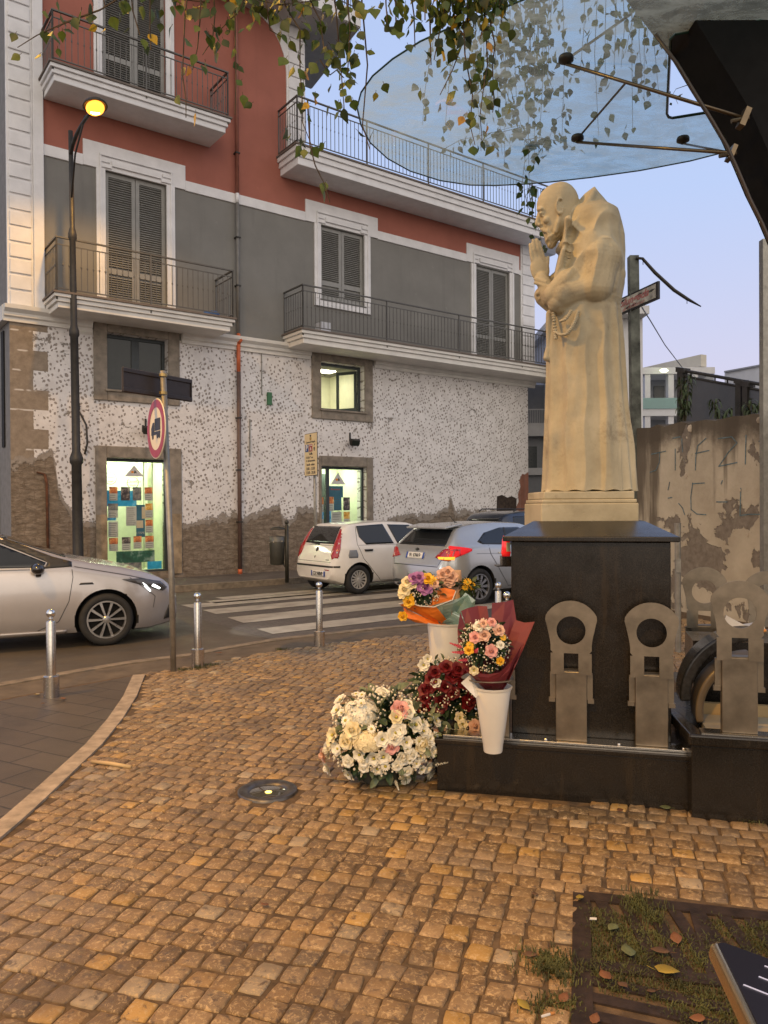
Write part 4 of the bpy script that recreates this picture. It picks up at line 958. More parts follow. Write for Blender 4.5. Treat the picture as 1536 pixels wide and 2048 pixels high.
# white small hatchback, parked
r, body, drape, line, bvh = car('parked_car', 'white hatchback parked by the wall, with tall red tail lamps and grey fuel flap', place((-.55, 15.65), HD, .60, 1.66), HD, 3.84, 1.66,
    [(-.1, .50), (0, .60), (.04, .74), (.09, .86), (.16, 1.02), (.34, 1.36), (.44, 1.425), (.8, 1.455), (1.4, 1.48), (2.0, 1.45), (2.4, 1.34), (2.85, 1.08), (3.1, .98), (3.5, .86), (3.74, .70), (3.84, .55), (3.95, .5)],
    [(0, .98), (1.5, .96), (2.8, .93), (3.84, .80)], .20, .60, 3.05, .295, paint('white_paint', (.74, .72, .68), .35), (.18, 14, hub_m, .62, .64), 'cars parked along the wall', cab=.16)
drape('rear_window', tint, [(-.55, 1.02), (.55, 1.02), (.50, 1.37), (-.50, 1.37)], 'B')
for s in (-1, 1):
    lp = drape('tail_lamp', redl, [(s*.57, .82), (s*.66, .72), (s*.76, .78), (s*.73, 1.00), (s*.65, 1.20), (s*.585, 1.31), (s*.53, 1.33), (s*.56, 1.08)], 'B', .012)
lp = drape('tail_lamp', redl, [(.03, .76), (.12, .74), (.20, 1.0), (.31, 1.27), (.25, 1.29), (.14, 1.10), (.08, .95)], 'R', .010, .03)
drape('lamp_lens', lens_w, [(.06, .84), (.12, .84), (.15, .94), (.11, .95)], 'R', .014, parent=lp)
drape('rear_strip', blackp, [(-.70, .555), (.70, .555), (.70, .59), (-.70, .59)], 'B', .008); drape('rear_strip', blackp, [(.04, .555), (.16, .555), (.16, .59), (.04, .59)], 'R', .008)
line('seam', blackp, [(-.64, .66), (.62, .66), (.57, .9)], 'B'); line('seam', blackp, [(-.55, .99), (.55, .99)], 'B')
pl_ = drape('licence_plate', plate_m, [(-.46, .36), (.06, .36), (.06, .47), (-.46, .47)], 'B', .012)
drape('plate_band', plate_b, [(-.46, .36), (-.415, .36), (-.415, .47), (-.46, .47)], 'B', .014, parent=pl_); drape('plate_band', plate_b, [(.015, .36), (.06, .36), (.06, .47), (.015, .47)], 'B', .014, parent=pl_)
x0 = bvh.ray_cast(Vector((-2, -.2, .41)), Vector((1, 0, 0)))[0].x
text_obj('CX 948VP', .105, ink, frame(Vector((x0-.018, -.20, .414)), (0, -1, 0), (-1, 0, 0)), pl_, sx=.80, bold=.002)
drape('badge', iron_m, [(.038*cos(k*pi/6), .90+.045*sin(k*pi/6)) for k in range(12)], 'B', .010); drape('lock', blackp, [(-.012, .73), (.012, .73), (.012, .77), (-.012, .77)], 'B', .008)
drape('model_lettering', blackp, [(-.56, .695), (-.44, .695), (-.44, .71), (-.56, .71)], 'B', .005)
drape('side_window', tint, [(.80, 1.00), (.66, 1.16), (.64, 1.38), (1.32, 1.41), (1.52, 1.00)], 'R'); drape('side_window', tint, [(1.62, .99), (1.44, 1.40), (2.02, 1.38), (2.5, 1.14), (2.62, .99)], 'R')
line('seam', blackp, [(.63, 1.40), (.58, 1.0), (.70, .72), (.98, .42), (1.15, .25), (1.62, .24)], 'R', .010); line('seam', blackp, [(1.58, .99), (1.62, .24)], 'R', .01); line('seam', blackp, [(.60, .99), (2.7, .97)], 'R', .006)
drape('fuel_flap', plain('flap_grey', (.20, .22, .25), .5), [(.34, .80), (.35, .74), (.56, .74), (.57, .80), (.54, .90), (.37, .90)], 'R', .005)
drape('door_handle', blackp, [(.74, .865), (.93, .865), (.94, .905), (.73, .905)], 'R', .022); drape('reflector', redl, [(-.60, .49), (-.44, .49), (-.44, .51), (-.60, .51)], 'B', .006)
drape('wiper', blackp, [(-.02, .99), (.36, 1.02), (.36, 1.035), (-.02, 1.02)], 'B', .02)
line('roof_seam', blackp, [(.5, -.55), (2.0, -.55)], 'T', .02)
drape('windscreen', tint, [(2.25, -.5), (2.8, -.6), (2.8, .6), (2.25, .5)], 'T')

# silver hatchback, braking
r, body, drape, line, bvh = car('moving_car', 'silver five-door hatchback with a lit tail lamp and dark rear window, behind the orange bouquet', place((1.68, 13.86), HD, .78, 1.82), HD, 4.36, 1.82,
    [(-.1, .62), (0, .68), (.03, .80), (.08, .96), (.14, 1.05), (.40, 1.31), (.30, 1.31), (.46, 1.385), (.9, 1.455), (1.5, 1.48), (2.1, 1.46), (2.6, 1.34), (3.1, 1.08), (3.3, 1.0), (3.9, .88), (4.2, .74), (4.36, .6), (4.5, .5)][:6] + [(.50, 1.40), (.9, 1.46), (1.5, 1.485), (2.1, 1.46), (2.6, 1.34), (3.1, 1.08), (3.3, 1.0), (3.9, .88), (4.2, .74), (4.36, .6), (4.5, .5)],
    [(0, 1.0), (.9, 1.04), (2.2, .96), (3.2, .93), (4.36, .8)], .21, .78, 3.43, .325, paint('silver_paint', (.50, .52, .53), .24, .6), (.21, 10, alloy, .55, .70), 'cars driving past', cab=.24, ends=(.22, .22), shoulder=.96)
drape('rear_window', tint, [(-.66, 1.06), (.66, 1.06), (.54, 1.34), (-.54, 1.34)], 'B')
b = MB(); P = [(.24, -.56, 1.36), (.24, .56, 1.36), (.62, .60, 1.42), (.62, -.60, 1.42)]; b.prism(P, (0, 0, .035)); sp_ = b.build('spoiler', bpy.data.materials['silver_paint'], body); bevel(sp_, .015)
for s in (-1, 1): drape('tail_lamp', redl, [(s*.50, .86), (s*.80, .80), (s*.87, .90), (s*.85, 1.04), (s*.66, 1.00)], 'B', .012)
lp = drape('tail_lamp', redlit, [(.05, .84), (.20, .86), (.58, .97), (.60, 1.01), (.18, 1.07), (.10, 1.0)], 'R', .011)
drape('brake_light', orangelit, [(-.84, .825), (-.62, .835), (-.58, .87), (-.84, .88)], 'B', .016, parent=lp)
pl_ = drape('licence_plate', plate_m, [(-.20, .82), (.32, .82), (.32, .93), (-.20, .93)], 'B', .012)
drape('plate_band', plate_b, [(-.20, .82), (-.155, .82), (-.155, .93), (-.20, .93)], 'B', .014, parent=pl_); drape('plate_band', plate_b, [(.275, .82), (.32, .82), (.32, .93), (.275, .93)], 'B', .014, parent=pl_)
x0 = bvh.ray_cast(Vector((-2, .06, .875)), Vector((1, 0, 0)))[0].x
text_obj('FL 676LF', .105, ink, frame(Vector((x0-.020, .06, .874)), (0, -1, 0), (-1, 0, 0)), pl_, sx=.8, bold=.002)
drape('badge', blackp, [(.06+.05*cos(k*pi/6), .985+.026*sin(k*pi/6)) for k in range(12)], 'B', .012)
line('seam', blackp, [(-.62, .70), (.62, .70)], 'B', .012); line('seam', blackp, [(-.62, .70), (-.70, .85)], 'B', .01); line('seam', blackp, [(.62, .70), (.70, .85)], 'B', .01)
drape('bumper_grille', blackp, [(-.66, .37), (.66, .37), (.60, .42), (-.60, .42)], 'B', .010); drape('diffuser', blackp, [(-.55, .32), (.55, .32), (.5, .355), (-.5, .355)], 'B', .008)
drape('side_window', tint, [(.80, 1.13), (1.05, 1.28), (1.50, 1.37), (2.0, 1.37), (2.45, 1.22), (2.75, 1.0), (1.4, 1.06), (.9, 1.08)], 'R')
line('pillar', blackp, [(1.55, 1.05), (1.62, 1.37)], 'R', .05, .009); line('seam', blackp, [(1.02, 1.06), (1.05, .9), (1.3, .55), (1.5, .3), (2.5, .28)], 'R', .01); line('seam', blackp, [(2.55, 1.0), (2.55, .3)], 'R', .01)
line('crease_shade', blackp, [(.7, .92), (3.0, .86)], 'R', .006); drape('door_handle', bpy.data.materials['silver_paint'], [(1.25, .90), (1.44, .91), (1.44, .935), (1.25, .925)], 'R', .022)  # thin black strip draws the shade along the body crease
b = MB(); b.tube([(1.0, 0, 1.45), (.84, 0, 1.60)], .006, 5); b.ball((1.0, 0, 1.46), .03, 8, (1.4, 1, .5)); b.build('aerial', blackp, body)
drape('windscreen', tint, [(2.4, -.55), (3.05, -.65), (3.05, .65), (2.4, .55)], 'T')

# dark car ahead of the white one: only its roof shows
fx0 = place((-.55, 15.65), HD, .60, 1.66) + Matrix.Rotation(HD, 3, 'Z') @ Vector((4.6, 0, 0))
r, body, drape, line, bvh = car('parked_car', 'dark blue tall car with roof rails, parked beyond the white hatchback', fx0, HD, 4.3, 1.78,
    [(-.1, .5), (0, .7), (.04, .95), (.10, 1.1), (.30, 1.5), (.45, 1.6), (.9, 1.65), (1.6, 1.66), (2.2, 1.62), (2.7, 1.42), (3.1, 1.12), (3.4, 1.02), (4.0, .92), (4.2, .8), (4.3, .65), (4.4, .5)],
    [(0, 1.05), (2.2, 1.03), (4.3, .85)], .24, .75, 3.4, .33, paint('navy_paint', (.02, .03, .055), .25, .3), (.21, 10, alloy, .5, .66), 'cars parked along the wall')
drape('rear_window', tint, [(-.6, 1.12), (.6, 1.12), (.52, 1.48), (-.52, 1.48)], 'B'); drape('side_window', tint, [(.5, 1.12), (.62, 1.52), (2.1, 1.52), (2.6, 1.25), (2.7, 1.10)], 'R')
line('pillar', blackp, [(1.3, 1.1), (1.3, 1.53)], 'R', .06, .009); lp = drape('tail_lamp', redl, [(.02, .9), (.2, .9), (.3, 1.2), (.12, 1.15)], 'R', .01)
b = MB()
for s in (-1, 1): b.tube([(.7, s*.6, 1.64), (.8, s*.6, 1.70), (2.0, s*.6, 1.69), (2.1, s*.6, 1.62)], .016, 6)
b.build('roof_rail', blackp, body)

# silver car driving in from the left
TH = radians(26)
r, body, drape, line, bvh = car('moving_car', 'silver hatchback with a black roof and lit headlight driving in from the left', place((-3.62, 9.97), TH, 3.43, 1.80), TH, 4.37, 1.80,
    [(-.1, .5), (0, .7), (.05, .95), (.15, 1.05), (.5, 1.36), (.9, 1.46), (1.5, 1.50), (1.9, 1.49), (2.25, 1.42), (2.85, 1.19), (3.05, 1.12), (3.25, 1.08), (3.6, 1.01), (3.95, .92), (4.15, .83), (4.28, .72), (4.37, .60), (4.45, .5)],
    [(0, 1.05), (2.0, 1.02), (3.0, 1.02), (4.37, .75)], .16, .79, 3.43, .335, paint('pearl_paint', (.46, .45, .46), .26, .5), (.22, 10, alloy, .34, .72), 'cars driving past', cab=.22, ends=(.16, .30))
drape('side_window', tint, [(.9, 1.06), (1.1, 1.29), (1.7, 1.41), (2.1, 1.37), (2.72, 1.09), (2.68, 1.035)], 'R'); drape('pillar_trim', blackp, [(2.12, 1.385), (2.74, 1.095), (2.70, 1.02), (3.02, 1.03), (3.02, 1.09), (2.8, 1.16), (2.2, 1.42)], 'R', .009)
drape('roof', NT('black_roof').set((.02, .02, .022), .12, 0, Coat_Weight=1), [(.45, -.62), (2.2, -.63), (2.3, 0), (2.2, .63), (.45, .62)], 'T', .006, .1)
drape('roof_edge', blackp, [(.6, 1.34), (1.2, 1.42), (1.8, 1.43), (2.15, 1.385), (2.2, 1.44), (1.8, 1.49), (1.2, 1.49), (.6, 1.41)], 'R', .006)
drape('windscreen', tint, [(2.22, -.60), (2.95, -.70), (2.98, 0), (2.95, .70), (2.22, .60)], 'T', .006, .1)
line('pillar', blackp, [(1.85, 1.04), (1.72, 1.41)], 'R', .05, .010); line('window_chrome', alloy, [(.9, 1.035), (2.68, 1.02)], 'R', .012, .012)
hl = drape('headlight', NT('headlight_dark').set((.05, .05, .055), .08, 0, Coat_Weight=1), [(3.62, .845), (3.95, .73), (4.16, .66), (4.22, .70), (4.12, .79), (3.85, .845)], 'R', .012, .03)
drape('headlight_glow', headlit, [(4.00, .735), (4.10, .685), (4.12, .70), (4.06, .74), (4.02, .76)], 'R', .018, .03, parent=hl)
drape('daytime_lamp', headlit, [(3.88, .79), (3.94, .70), (3.98, .665), (3.985, .68), (3.92, .76)], 'R', .018, .03, parent=hl)
line('seam', blackp, [(3.02, 1.0), (3.03, .9), (2.98, .6), (2.86, .35), (2.6, .24), (1.85, .24), (1.9, 1.0)], 'R', .008); line('seam', blackp, [(3.72, .865), (4.05, .60), (4.02, .45)], 'R', .007); line('seam', blackp, [(3.05, 1.03), (3.7, .89), (4.1, .79)], 'R', .007)
drape('side_marker', blackp, [(3.10, .80), (3.28, .80), (3.26, .825), (3.12, .825)], 'R', .006)
drape('sill_trim', bpy.data.materials['pearl_paint'], [(.95, .20), (2.95, .20), (2.95, .245), (.95, .26)], 'R', .03); drape('lower_grille', blackp, [(4.17, .28), (4.30, .30), (4.31, .50), (4.24, .46), (4.20, .36)], 'R', .012, .03)
T = Matrix.Translation((2.62, -.98, 1.03)); b = MB(); b.ball((0, 0, 0), .1, 14, (.85, 1.15, .72)); mo_ = MB(); mo_.add([T @ Vector(v) for v in b.v], b.f); mo_.box(-.02, .04, .04, .14, -.10, -.02, T); mo_.build('wing_mirror', NT('mirror_black').set((.015, .015, .018), .15, 0, Coat_Weight=1), body, True)
hl_ = bpy.data.lights.new('headlight_beam', 'SPOT'); hl_.energy = 60; hl_.spot_size = radians(80); hl_.color = (.9, .97, 1); hl_.shadow_soft_size = .05
ho = bpy.data.objects.new('headlight_beam', hl_); COL.objects.link(ho); ho.parent = r; ho.location = (4.42, -.62, .70); ho.rotation_euler = (radians(84), 0, radians(-90))
# ------------------------------------------------------------------ monument: black granite pedestal and kerbs in their own frame
MO = Vector((.30, 4.47, 0)); MR = radians(-14.2)
MM = Matrix.Translation(MO) @ Matrix.Rotation(MR, 4, 'Z')      # local x along the front, y back
def mono(px, py, y):                                           # local point on the plane at depth y behind the front
    n = MM.to_3x3() @ Vector((0, 1, 0)); p0 = MM @ Vector((0, y, 0)); r = ray(px, py); return MM.inverted() @ (CAM + r*((p0-CAM).dot(n)/r.dot(n)))
a_ = mono(1022, 1085, .16); b_ = mono(1343, 1480, .16); zc = mono(1190, 1072, .1).z; xr = mono(1385, 1600, 0).x; zt1 = mono(1130, 1492, 0).z
print('pedestal', a_, b_, zc, xr, zt1)
ped = thing('pedestal', 'tall black granite pedestal with a sloping cap under the monk statue', 'pedestal'); ped.matrix_world = MM
PX0, PX1 = a_.x, b_.x; PW = PX1-PX0; ZP = zc
stb = AT(1083, 1040, 5.06); stb2 = AT(1277, 1040, 5.06); zs0 = (stb.z+stb2.z)/2
b = MB(); b.box(PX0, PX1, .16, .16+1.02, zt1-.05, ZP-.035); bevel(b.build('shaft', granite_m, ped), .006)
b = MB(); b.box(PX0-.045, PX1+.045, .115, 1.225, ZP-.034, ZP-.004); sb = b.build('cap_slab', granite_m, ped); bevel(sb, .005)
l0, l1 = MM.inverted() @ Vector((stb.x, 5.0, 0)), MM.inverted() @ Vector((stb2.x, 5.0, 0))
cx_ = (PX0+PX1)/2; cl, cr_ = mono(1066, 1043, .42).x, mono(1290, 1043, .42).x
b = MB(); zz = ZP-.0035; Q = [(PX0-.04, .12, zz), (PX1+.04, .12, zz), (PX1+.04, 1.22, zz), (PX0-.04, 1.22, zz), (cl, .42, zs0), (cr_, .42, zs0), (cr_, .98, zs0), (cl, .98, zs0)]
b.add(Q, [(0,1,5,4), (1,2,6,5), (2,3,7,6), (3,0,4,7), (4,5,6,7), (3,2,1,0)]); b.build('cap', granite_m, ped)
# low granite kerb with a steel rail along its top
pln = thing('granite_plinth', 'low black granite plinth with a steel rail, in front of the pedestal', 'plinth'); pln.matrix_world = MM
b = MB(); b.box(0, xr, 0, .165, -.02, zt1-.035); b.box(0, .165, .166, 2.1, -.02, zt1-.035); bevel(b.build('block', granite_m, pln), .004)
b = MB(); b.box(-.012, xr, -.014, .2, zt1-.034, zt1-.004); b.box(-.012, .18, .2005, 2.12, zt1-.034, zt1-.004); bevel(b.build('coping', granite_m, pln), .006)
b = MB(); b.box(.03, xr-.02, .03, .15, zt1-.0035, zt1+.010); b.box(.03, .15, .151, 2.0, zt1-.0035, zt1+.010); bevel(b.build('steel_rail', steel_m, pln), .002)
b = MB()
for x in (.62, 1.02, 1.36): b.lathe([(0, 0), (.012, 0), (.010, .008), (0, .010)], 12, Matrix.Translation((x, .06, zt1+.010)))
b.build('bolt', chrome_m, pln, True)
# right-hand raised plinth with chamfered corner
YF = -.10; xr0 = mono(1383, 1500, YF).x; zr = mono(1460, 1476, YF).z; p_c = mono(1350, 1402, .30)
rp_ = thing('granite_plinth', 'higher black granite plinth with a chamfered corner at the right edge', 'plinth'); rp_.matrix_world = MM
b = MB(); P = [(xr0, YF, 0), (xr0+1.6, YF, 0), (xr0+1.6, 1.1, 0), (xr0-.03, 1.1, 0), (xr0-.03, .34, 0)]
b.prism([(x, y, -.02) for x, y, z in P], (0, 0, zr-.03)); bevel(b.build('block', granite_m, rp_), .004)
P2 = [(xr0-.015, YF-.02, 0), (xr0+1.62, YF-.02, 0), (xr0+1.62, YF+.11, 0), (xr0+.05, YF+.11, 0), (xr0-.01, .36, 0), (xr0-.07, .36, 0)]
b = MB(); b.prism([(x, y, zr-.049) for x, y, z in P2], (0, 0, .06)); rm_ = b.build('coping', granite_m, rp_); bevel(rm_, .012, 3)
b = MB(); b.box(xr0+.05, xr0+1.5, YF+.0, YF+.09, zr+.0115, zr+.02); b.build('steel_rail', steel_m, rp_)
b = MB(); b.box(xr0+.10, xr0+1.5, .10, .40, zr-.048, zr-.01); b.build('tray', plain('pale_tray', (.32, .28, .2), .6), rp_)
b = MB(); b.box(xr0+.10, xr0+1.5, .42, .46, zr-.048, zr+.05); b.build('step_edge', plain('warm_stone', (.38, .27, .13), .6), rp_)
# curved granite arcs rising behind the chamfer
ac = thing('curved_arch', 'pair of curved dark stone bands rising beside the right plinth', 'stone arch'); ac.matrix_world = MM
def arc(px_c, py_c, rad_px, w0, w1, y, rr, m, nm, flat_=1.0):
    c = mono(px_c, py_c, y); k = (mono(px_c+100, py_c, y)-c).length/100; b = MB(); n = 22; rings = []
    for i in range(n+1):
        w = w0+(w1-w0)*i/n; d = Vector((cos(w), 0, sin(w))); p = c + d*rad_px*k
        rings.append([p+d*rr+Vector((0, -.11, 0)), p+d*rr+Vector((0, .11, 0)), p-d*rr+Vector((0, .11, 0)), p-d*rr+Vector((0, -.11, 0))])
    V = [q for r in rings for q in r]; Fs = [(i*4+k_, i*4+(k_+1) % 4, i*4+4+(k_+1) % 4, i*4+4+k_) for i in range(n) for k_ in range(4)] + [(0, 1, 2, 3), (n*4+3, n*4+2, n*4+1, n*4)]
    b.add(V, Fs); o = b.build(nm, m, ac, clean=True); bevel(o, .014, 3, 50); return o
blueg = plain('polished_dark_stone', (.030, .032, .036), .16, var=.4, sc=30, bump=.02)
arc(1500, 1392, 138, radians(184), radians(86), .34, .030, blueg, 'outer_band')
arc(1508, 1420, 118, radians(192), radians(92), .30, .022, plain('brown_stone_band', (.11, .085, .055), .4), 'inner_band')

# ------------------------------------------------------------------ steel flower holders
hold_m = plain('satin_steel', (.27, .235, .185), .36, metal=.85, var=.32, sc=4, bump=.05)
def plate_outline(w, h):                    # half outline of the key-shaped plate, x>=0, bottom to top
    pts = [(w*.39, 0), (w*.39, h*.42), (w*.41, h*.52), (w*.46, h*.68), (w*.5, h*.80)]
    c = (0, h*.62); R_ = sqrt((w*.5)**2+(h*.18)**2)
    for i in range(1, 12):
        a = atan2(h*.18, w*.5); q = a+(pi/2-a)*i/11; pts.append((R_*cos(q), h*.62+R_*sin(q)*1.05*(1-.0)))
    return pts
def holder_mesh():
    w, h = .29, .40; R = plate_outline(w, h); out = [(-x, z) for x, z in R[::-1]][1:] ; full = R + out      # closed outline
    n = len(full); cx, cz, r = 0, h*.625, w*.275
    b = MB(); V = []; m = 48
    # strips: the plate is a fan of quads between the hole and the outline above, and boxes below
    for y in (0, .006):
        for k in range(m):
            a = 2*pi*k/m; d = (cos(a), sin(a)); best = None
            for (x0, z0), (x1, z1) in zip(full, full[1:]+full[:1]):
                ex, ez = x1-x0, z1-z0; den = d[0]*ez - d[1]*ex
                if abs(den) < 1e-9: continue
                t_ = ((x0-cx)*ez-(z0-cz)*ex)/den; s_ = ((x0-cx)*d[1]-(z0-cz)*d[0])/den
                if t_ > 0 and -1e-6 <= s_ <= 1+1e-6 and (best is None or t_ < best): best = t_
            z_ = cz+d[1]*best; x_ = cx+d[0]*best
            lim = h*.30
            if z_ < lim: t2 = (lim-cz)/d[1]; x_, z_ = cx+d[0]*t2, lim
            V += [(cx+d[0]*r, y, cz+d[1]*r), (x_, y, z_)]
    Fs = []
    for k in range(m):
        k2 = (k+1) % m; Fs.append((2*k, 2*k+1, 2*k2+1, 2*k2)); Fs.append((2*m+2*k2, 2*m+2*k2+1, 2*m+2*k+1, 2*m+2*k)); Fs.append((2*k, 2*k2, 2*m+2*k2, 2*m+2*k)); Fs.append((2*k+1, 2*m+2*k+1, 2*m+2*k2+1, 2*k2+1))
    b.add(V, Fs); lw = .113; nt_ = .040
    b.box(-lw, -nt_, 0, .006, 0, h*.2995); b.box(nt_, lw, 0, .006, 0, h*.2995)
    return b
hm_first = []
def holder(px, py_base, y, group_label, H=.395, base_z=None, fold=False):
    lp_ = mono(px, py_base, y); z0 = base_z if base_z is not None else lp_.z; pos = MM @ Vector((lp_.x, y, 0)); pos.z = z0
    if hm_first and not fold:
        r = copy_tree(hm_first[0]); r.location = pos; r['label'] = group_label; return r
    r = thing('flower_holder', group_label, 'flower holder', pos, MR, 'steel flower holders on the plinths')
    b = MB(); b.box(-.086, .086, -.03, .03, 0, H); bevel(b.build('post', hold_m, r), .004)
    b = MB(); b.box(-.088, .088, -.032, .032, H+.0005, H+.006); b.build('post_cap', hold_m, r)
    for s in (-1, 1): b = MB(); b.box(min(s*.087, s*.118), max(s*.087, s*.118), -.008, .008, H-.16, H-.01); b.box(min(s*.09, s*.125), max(s*.09, s*.125), -.012, .012, H-.18, H-.155); b.build('side_bracket', hold_m, r)
    p = holder_mesh(); T = Matrix.Translation((0, -.036, H-.015)) if not fold else Matrix.Translation((0, -.04, H+.01)) @ Matrix.Rotation(radians(90), 4, 'X')
    q = MB(); q.add([T @ Vector(v) for v in p.v], p.f); pl = q.build('ring_plate', hold_m, r, clean=True)
    if not fold: hm_first.append(r)
    return r
zA = zt1+.0105
holder(1143, 1480, .09, 'steel flower holder in front of the black pedestal, the left brown-stained one', base_z=zA)
holder(1303, 1492, .09, 'steel flower holder in front of the black pedestal, next to the right plinth', base_z=zA)
holder(1478, 1472, YF+.05, 'steel flower holder with an empty ring on the higher right plinth', base_z=zr+.0205)
ph_ = mono(990, 1468, .09); hf = holder(990, 1468, .09, 'steel flower holder folded flat around the front white vase', base_z=zA, fold=True)
def back_holder(px, py_top, Y, label):
    t_ = AT(px, py_top, Y); r = copy_tree(hm_first[0]); r.location = (t_.x, t_.y, t_.z-.775); r['label'] = label; return r
back_holder(1407, 1140, 5.25, 'steel flower holder with an empty ring behind, against the stained wall')
back_holder(1532, 1148, 5.15, 'steel flower holder cut by the right edge of the photo')
t_ = AT(1407, 1140, 5.25); b = MB(); b.box(-.18, 1.4, -.12, .35, 0, t_.z-.778); rr_ = b.build('rear_plinth', granite_m); rr_.location = (t_.x, t_.y, 0); rr_.rotation_euler.z = MR; tag(rr_, 'black granite block carrying the rear flower holders', 'plinth')
# offering tray seen through the ring
o3 = AT(1484, 1262, 4.75); tr = thing('flower_tray', 'small white and orange tray with flowers seen through the right ring', 'tray', o3, MR)
T = Matrix.Rotation(radians(-12), 4, 'Y'); b = MB(); b.box(-.13, .13, -.06, .06, -.02, .0, T); bevel(b.build('base', plain('tray_orange', (.60, .25, .06), .5), tr), .01); b = MB(); b.box(-.13, .12, -.06, .06, .001, .03, T); b.prism([(-.12, -.05, .03), (.03, -.05, .03), (-.10, -.05, .10)], (0, .03, 0)); b.build('paper', plain('white_paper', (.66, .66, .66), .6), tr)
b = MB(); b.box(-.3, .3, -.12, .25, -.6, -.05); b.build('support', granite_m, tr)

# ------------------------------------------------------------------ the monk statue
stone_st = NT('statue_stone'); t = stone_st; v = t.coord()
c = t.ramp(t.noise(v, 2.2, 7, .65), [(.3, (.27, .235, .155)), (.55, (.41, .365, .25)), (.75, (.52, .47, .34))])
c = t.mix(t.math('MULTIPLY', t.step(t.noise(v, 3.2, 8, .75), .54, .7), .6), c, (.15, .12, .08))
t.bump(t.noise(v, 35, 6, .7), .5, .006); stone_st = t.set(c, .68)
SY = 5.06
def SPt(px, py, y=0.0): return AT(px, py, SY+y)
K = SY/1536
sb_ = MB()
def cap_(p, q, r1, r2, n=16, sub=6, fl=1.0):
    p, q = Vector(p), Vector(q); sub = max(sub, int((q-p).length/(.16*min(r1, r2)+.001))); n = 22 if r1 > .04 else n
    for i in range(sub+1): w = i/sub; sb_.ball(p.lerp(q, w), r1+(r2-r1)*w, n)
def loft(sections, nt_=72, fold=None):
    V = []; n = len(sections)
    for i, (py, xa, xb, hd, fo) in enumerate(sections):
        A, B_ = SPt(xa, py), SPt(xb, py); cx = (A.x+B_.x)/2; a = (B_.x-A.x)/2
        for k in range(nt_):
            th = 2*pi*k/nt_; f = 1.0 + (fold(th, A.z, i/(n-1))*fo if fold else 0)
            V.append((cx+a*cos(th)*f, SY+hd*sin(th)*f, A.z))
    Fs = [(i*nt_+k, i*nt_+(k+1) % nt_, (i+1)*nt_+(k+1) % nt_, (i+1)*nt_+k) for i in range(n-1) for k in range(nt_)] + [tuple(range(nt_))[::-1], tuple(range((n-1)*nt_, n*nt_))]
    sb_.add(V, Fs)
def folds(th, z, q):                        # pleats: th=-90deg faces the viewer, 0 the back
    r = 0
    for c0, w, am, dr in ((-2.75, .12, .05, .10), (-2.35, .16, -.05, .20), (-1.95, .12, .055, .12), (-1.62, .18, -.05, -.05), (-1.30, .13, .05, .0), (-1.02, .10, -.055, .05), (-.80, .09, .06, .03), (-.58, .09, -.06, .04), (-.36, .10, .05, .02), (-.1, .12, -.05, 0), (.3, .15, .05, 0), (.8, .2, -.05, 0), (1.4, .2, .05, 0), (2.0, .2, -.05, 0), (2.6, .2, .05, 0), (3.1, .12, -.03, 0)):
        d = th-c0-dr*sin(z*2.1+c0*3); d = (d+pi) % (2*pi)-pi; r += am*math.exp(-(d/w)**2)
    return r
def thn(L): return [(py, a, b, h, f) for py, a, b, h, f in L]
skirt = [(985, 1083, 1272, .265, 1.0), (975, 1084, 1270, .263, 1.0), (940, 1086, 1267, .26, 1.0), (900, 1087, 1263, .256, 1.0), (860, 1089, 1258, .252, .95), (820, 1091, 1254, .25, .9), (780, 1092, 1250, .248, .85), (740, 1093, 1247, .245, .75), (700, 1094, 1244, .242, .7), (660, 1096, 1241, .24, .6), (630, 1098, 1239, .23, .5), (612, 1101, 1236, .222, .3), (600, 1101, 1235, .22, .2)]
loft(skirt, 120, folds)
torso = [(618, 1103, 1238, .225, 0), (600, 1102, 1241, .245, .3), (575, 1104, 1245, .26, .5), (545, 1110, 1247, .268, .5), (510, 1118, 1247, .27, .5), (480, 1124, 1245, .27, .4), (455, 1129, 1240, .26, .3), (435, 1134, 1233, .24, .2), (422, 1140, 1224, .17, 0), (414, 1150, 1216, .11, 0)]
loft(torso, 72, lambda th, z, q: .4*folds(th*1.0, z*3, q))
# hood
loft([(374, 1187, 1190, .006, 0), (381, 1178, 1194, .024, 0), (389, 1168, 1199, .050, 0), (398, 1160, 1205, .085, 0), (410, 1154, 1213, .12, 0), (428, 1148, 1227, .17, 0), (450, 1150, 1239, .21, 0), (480, 1160, 1245, .23, 0)][::-1], 64)
for i in range(90):                         # collar roll round the neck
    w = 2*pi*i/90; p = SPt(1152, 445)+Vector((0, .155*sin(w), 0)) + (SPt(1184, 392)-SPt(1120, 500))*.5*cos(w); sb_.ball(p, .026, 10)
for yy in (-.175, -.135):                    # front folds falling from the hood
    for (p, q) in (((1136, 440), (1130, 500)), ((1130, 500), (1114, 560))): cap_(SPt(*p, yy-.02), SPt(*q, yy+.04), .030, .024, 12, 10)
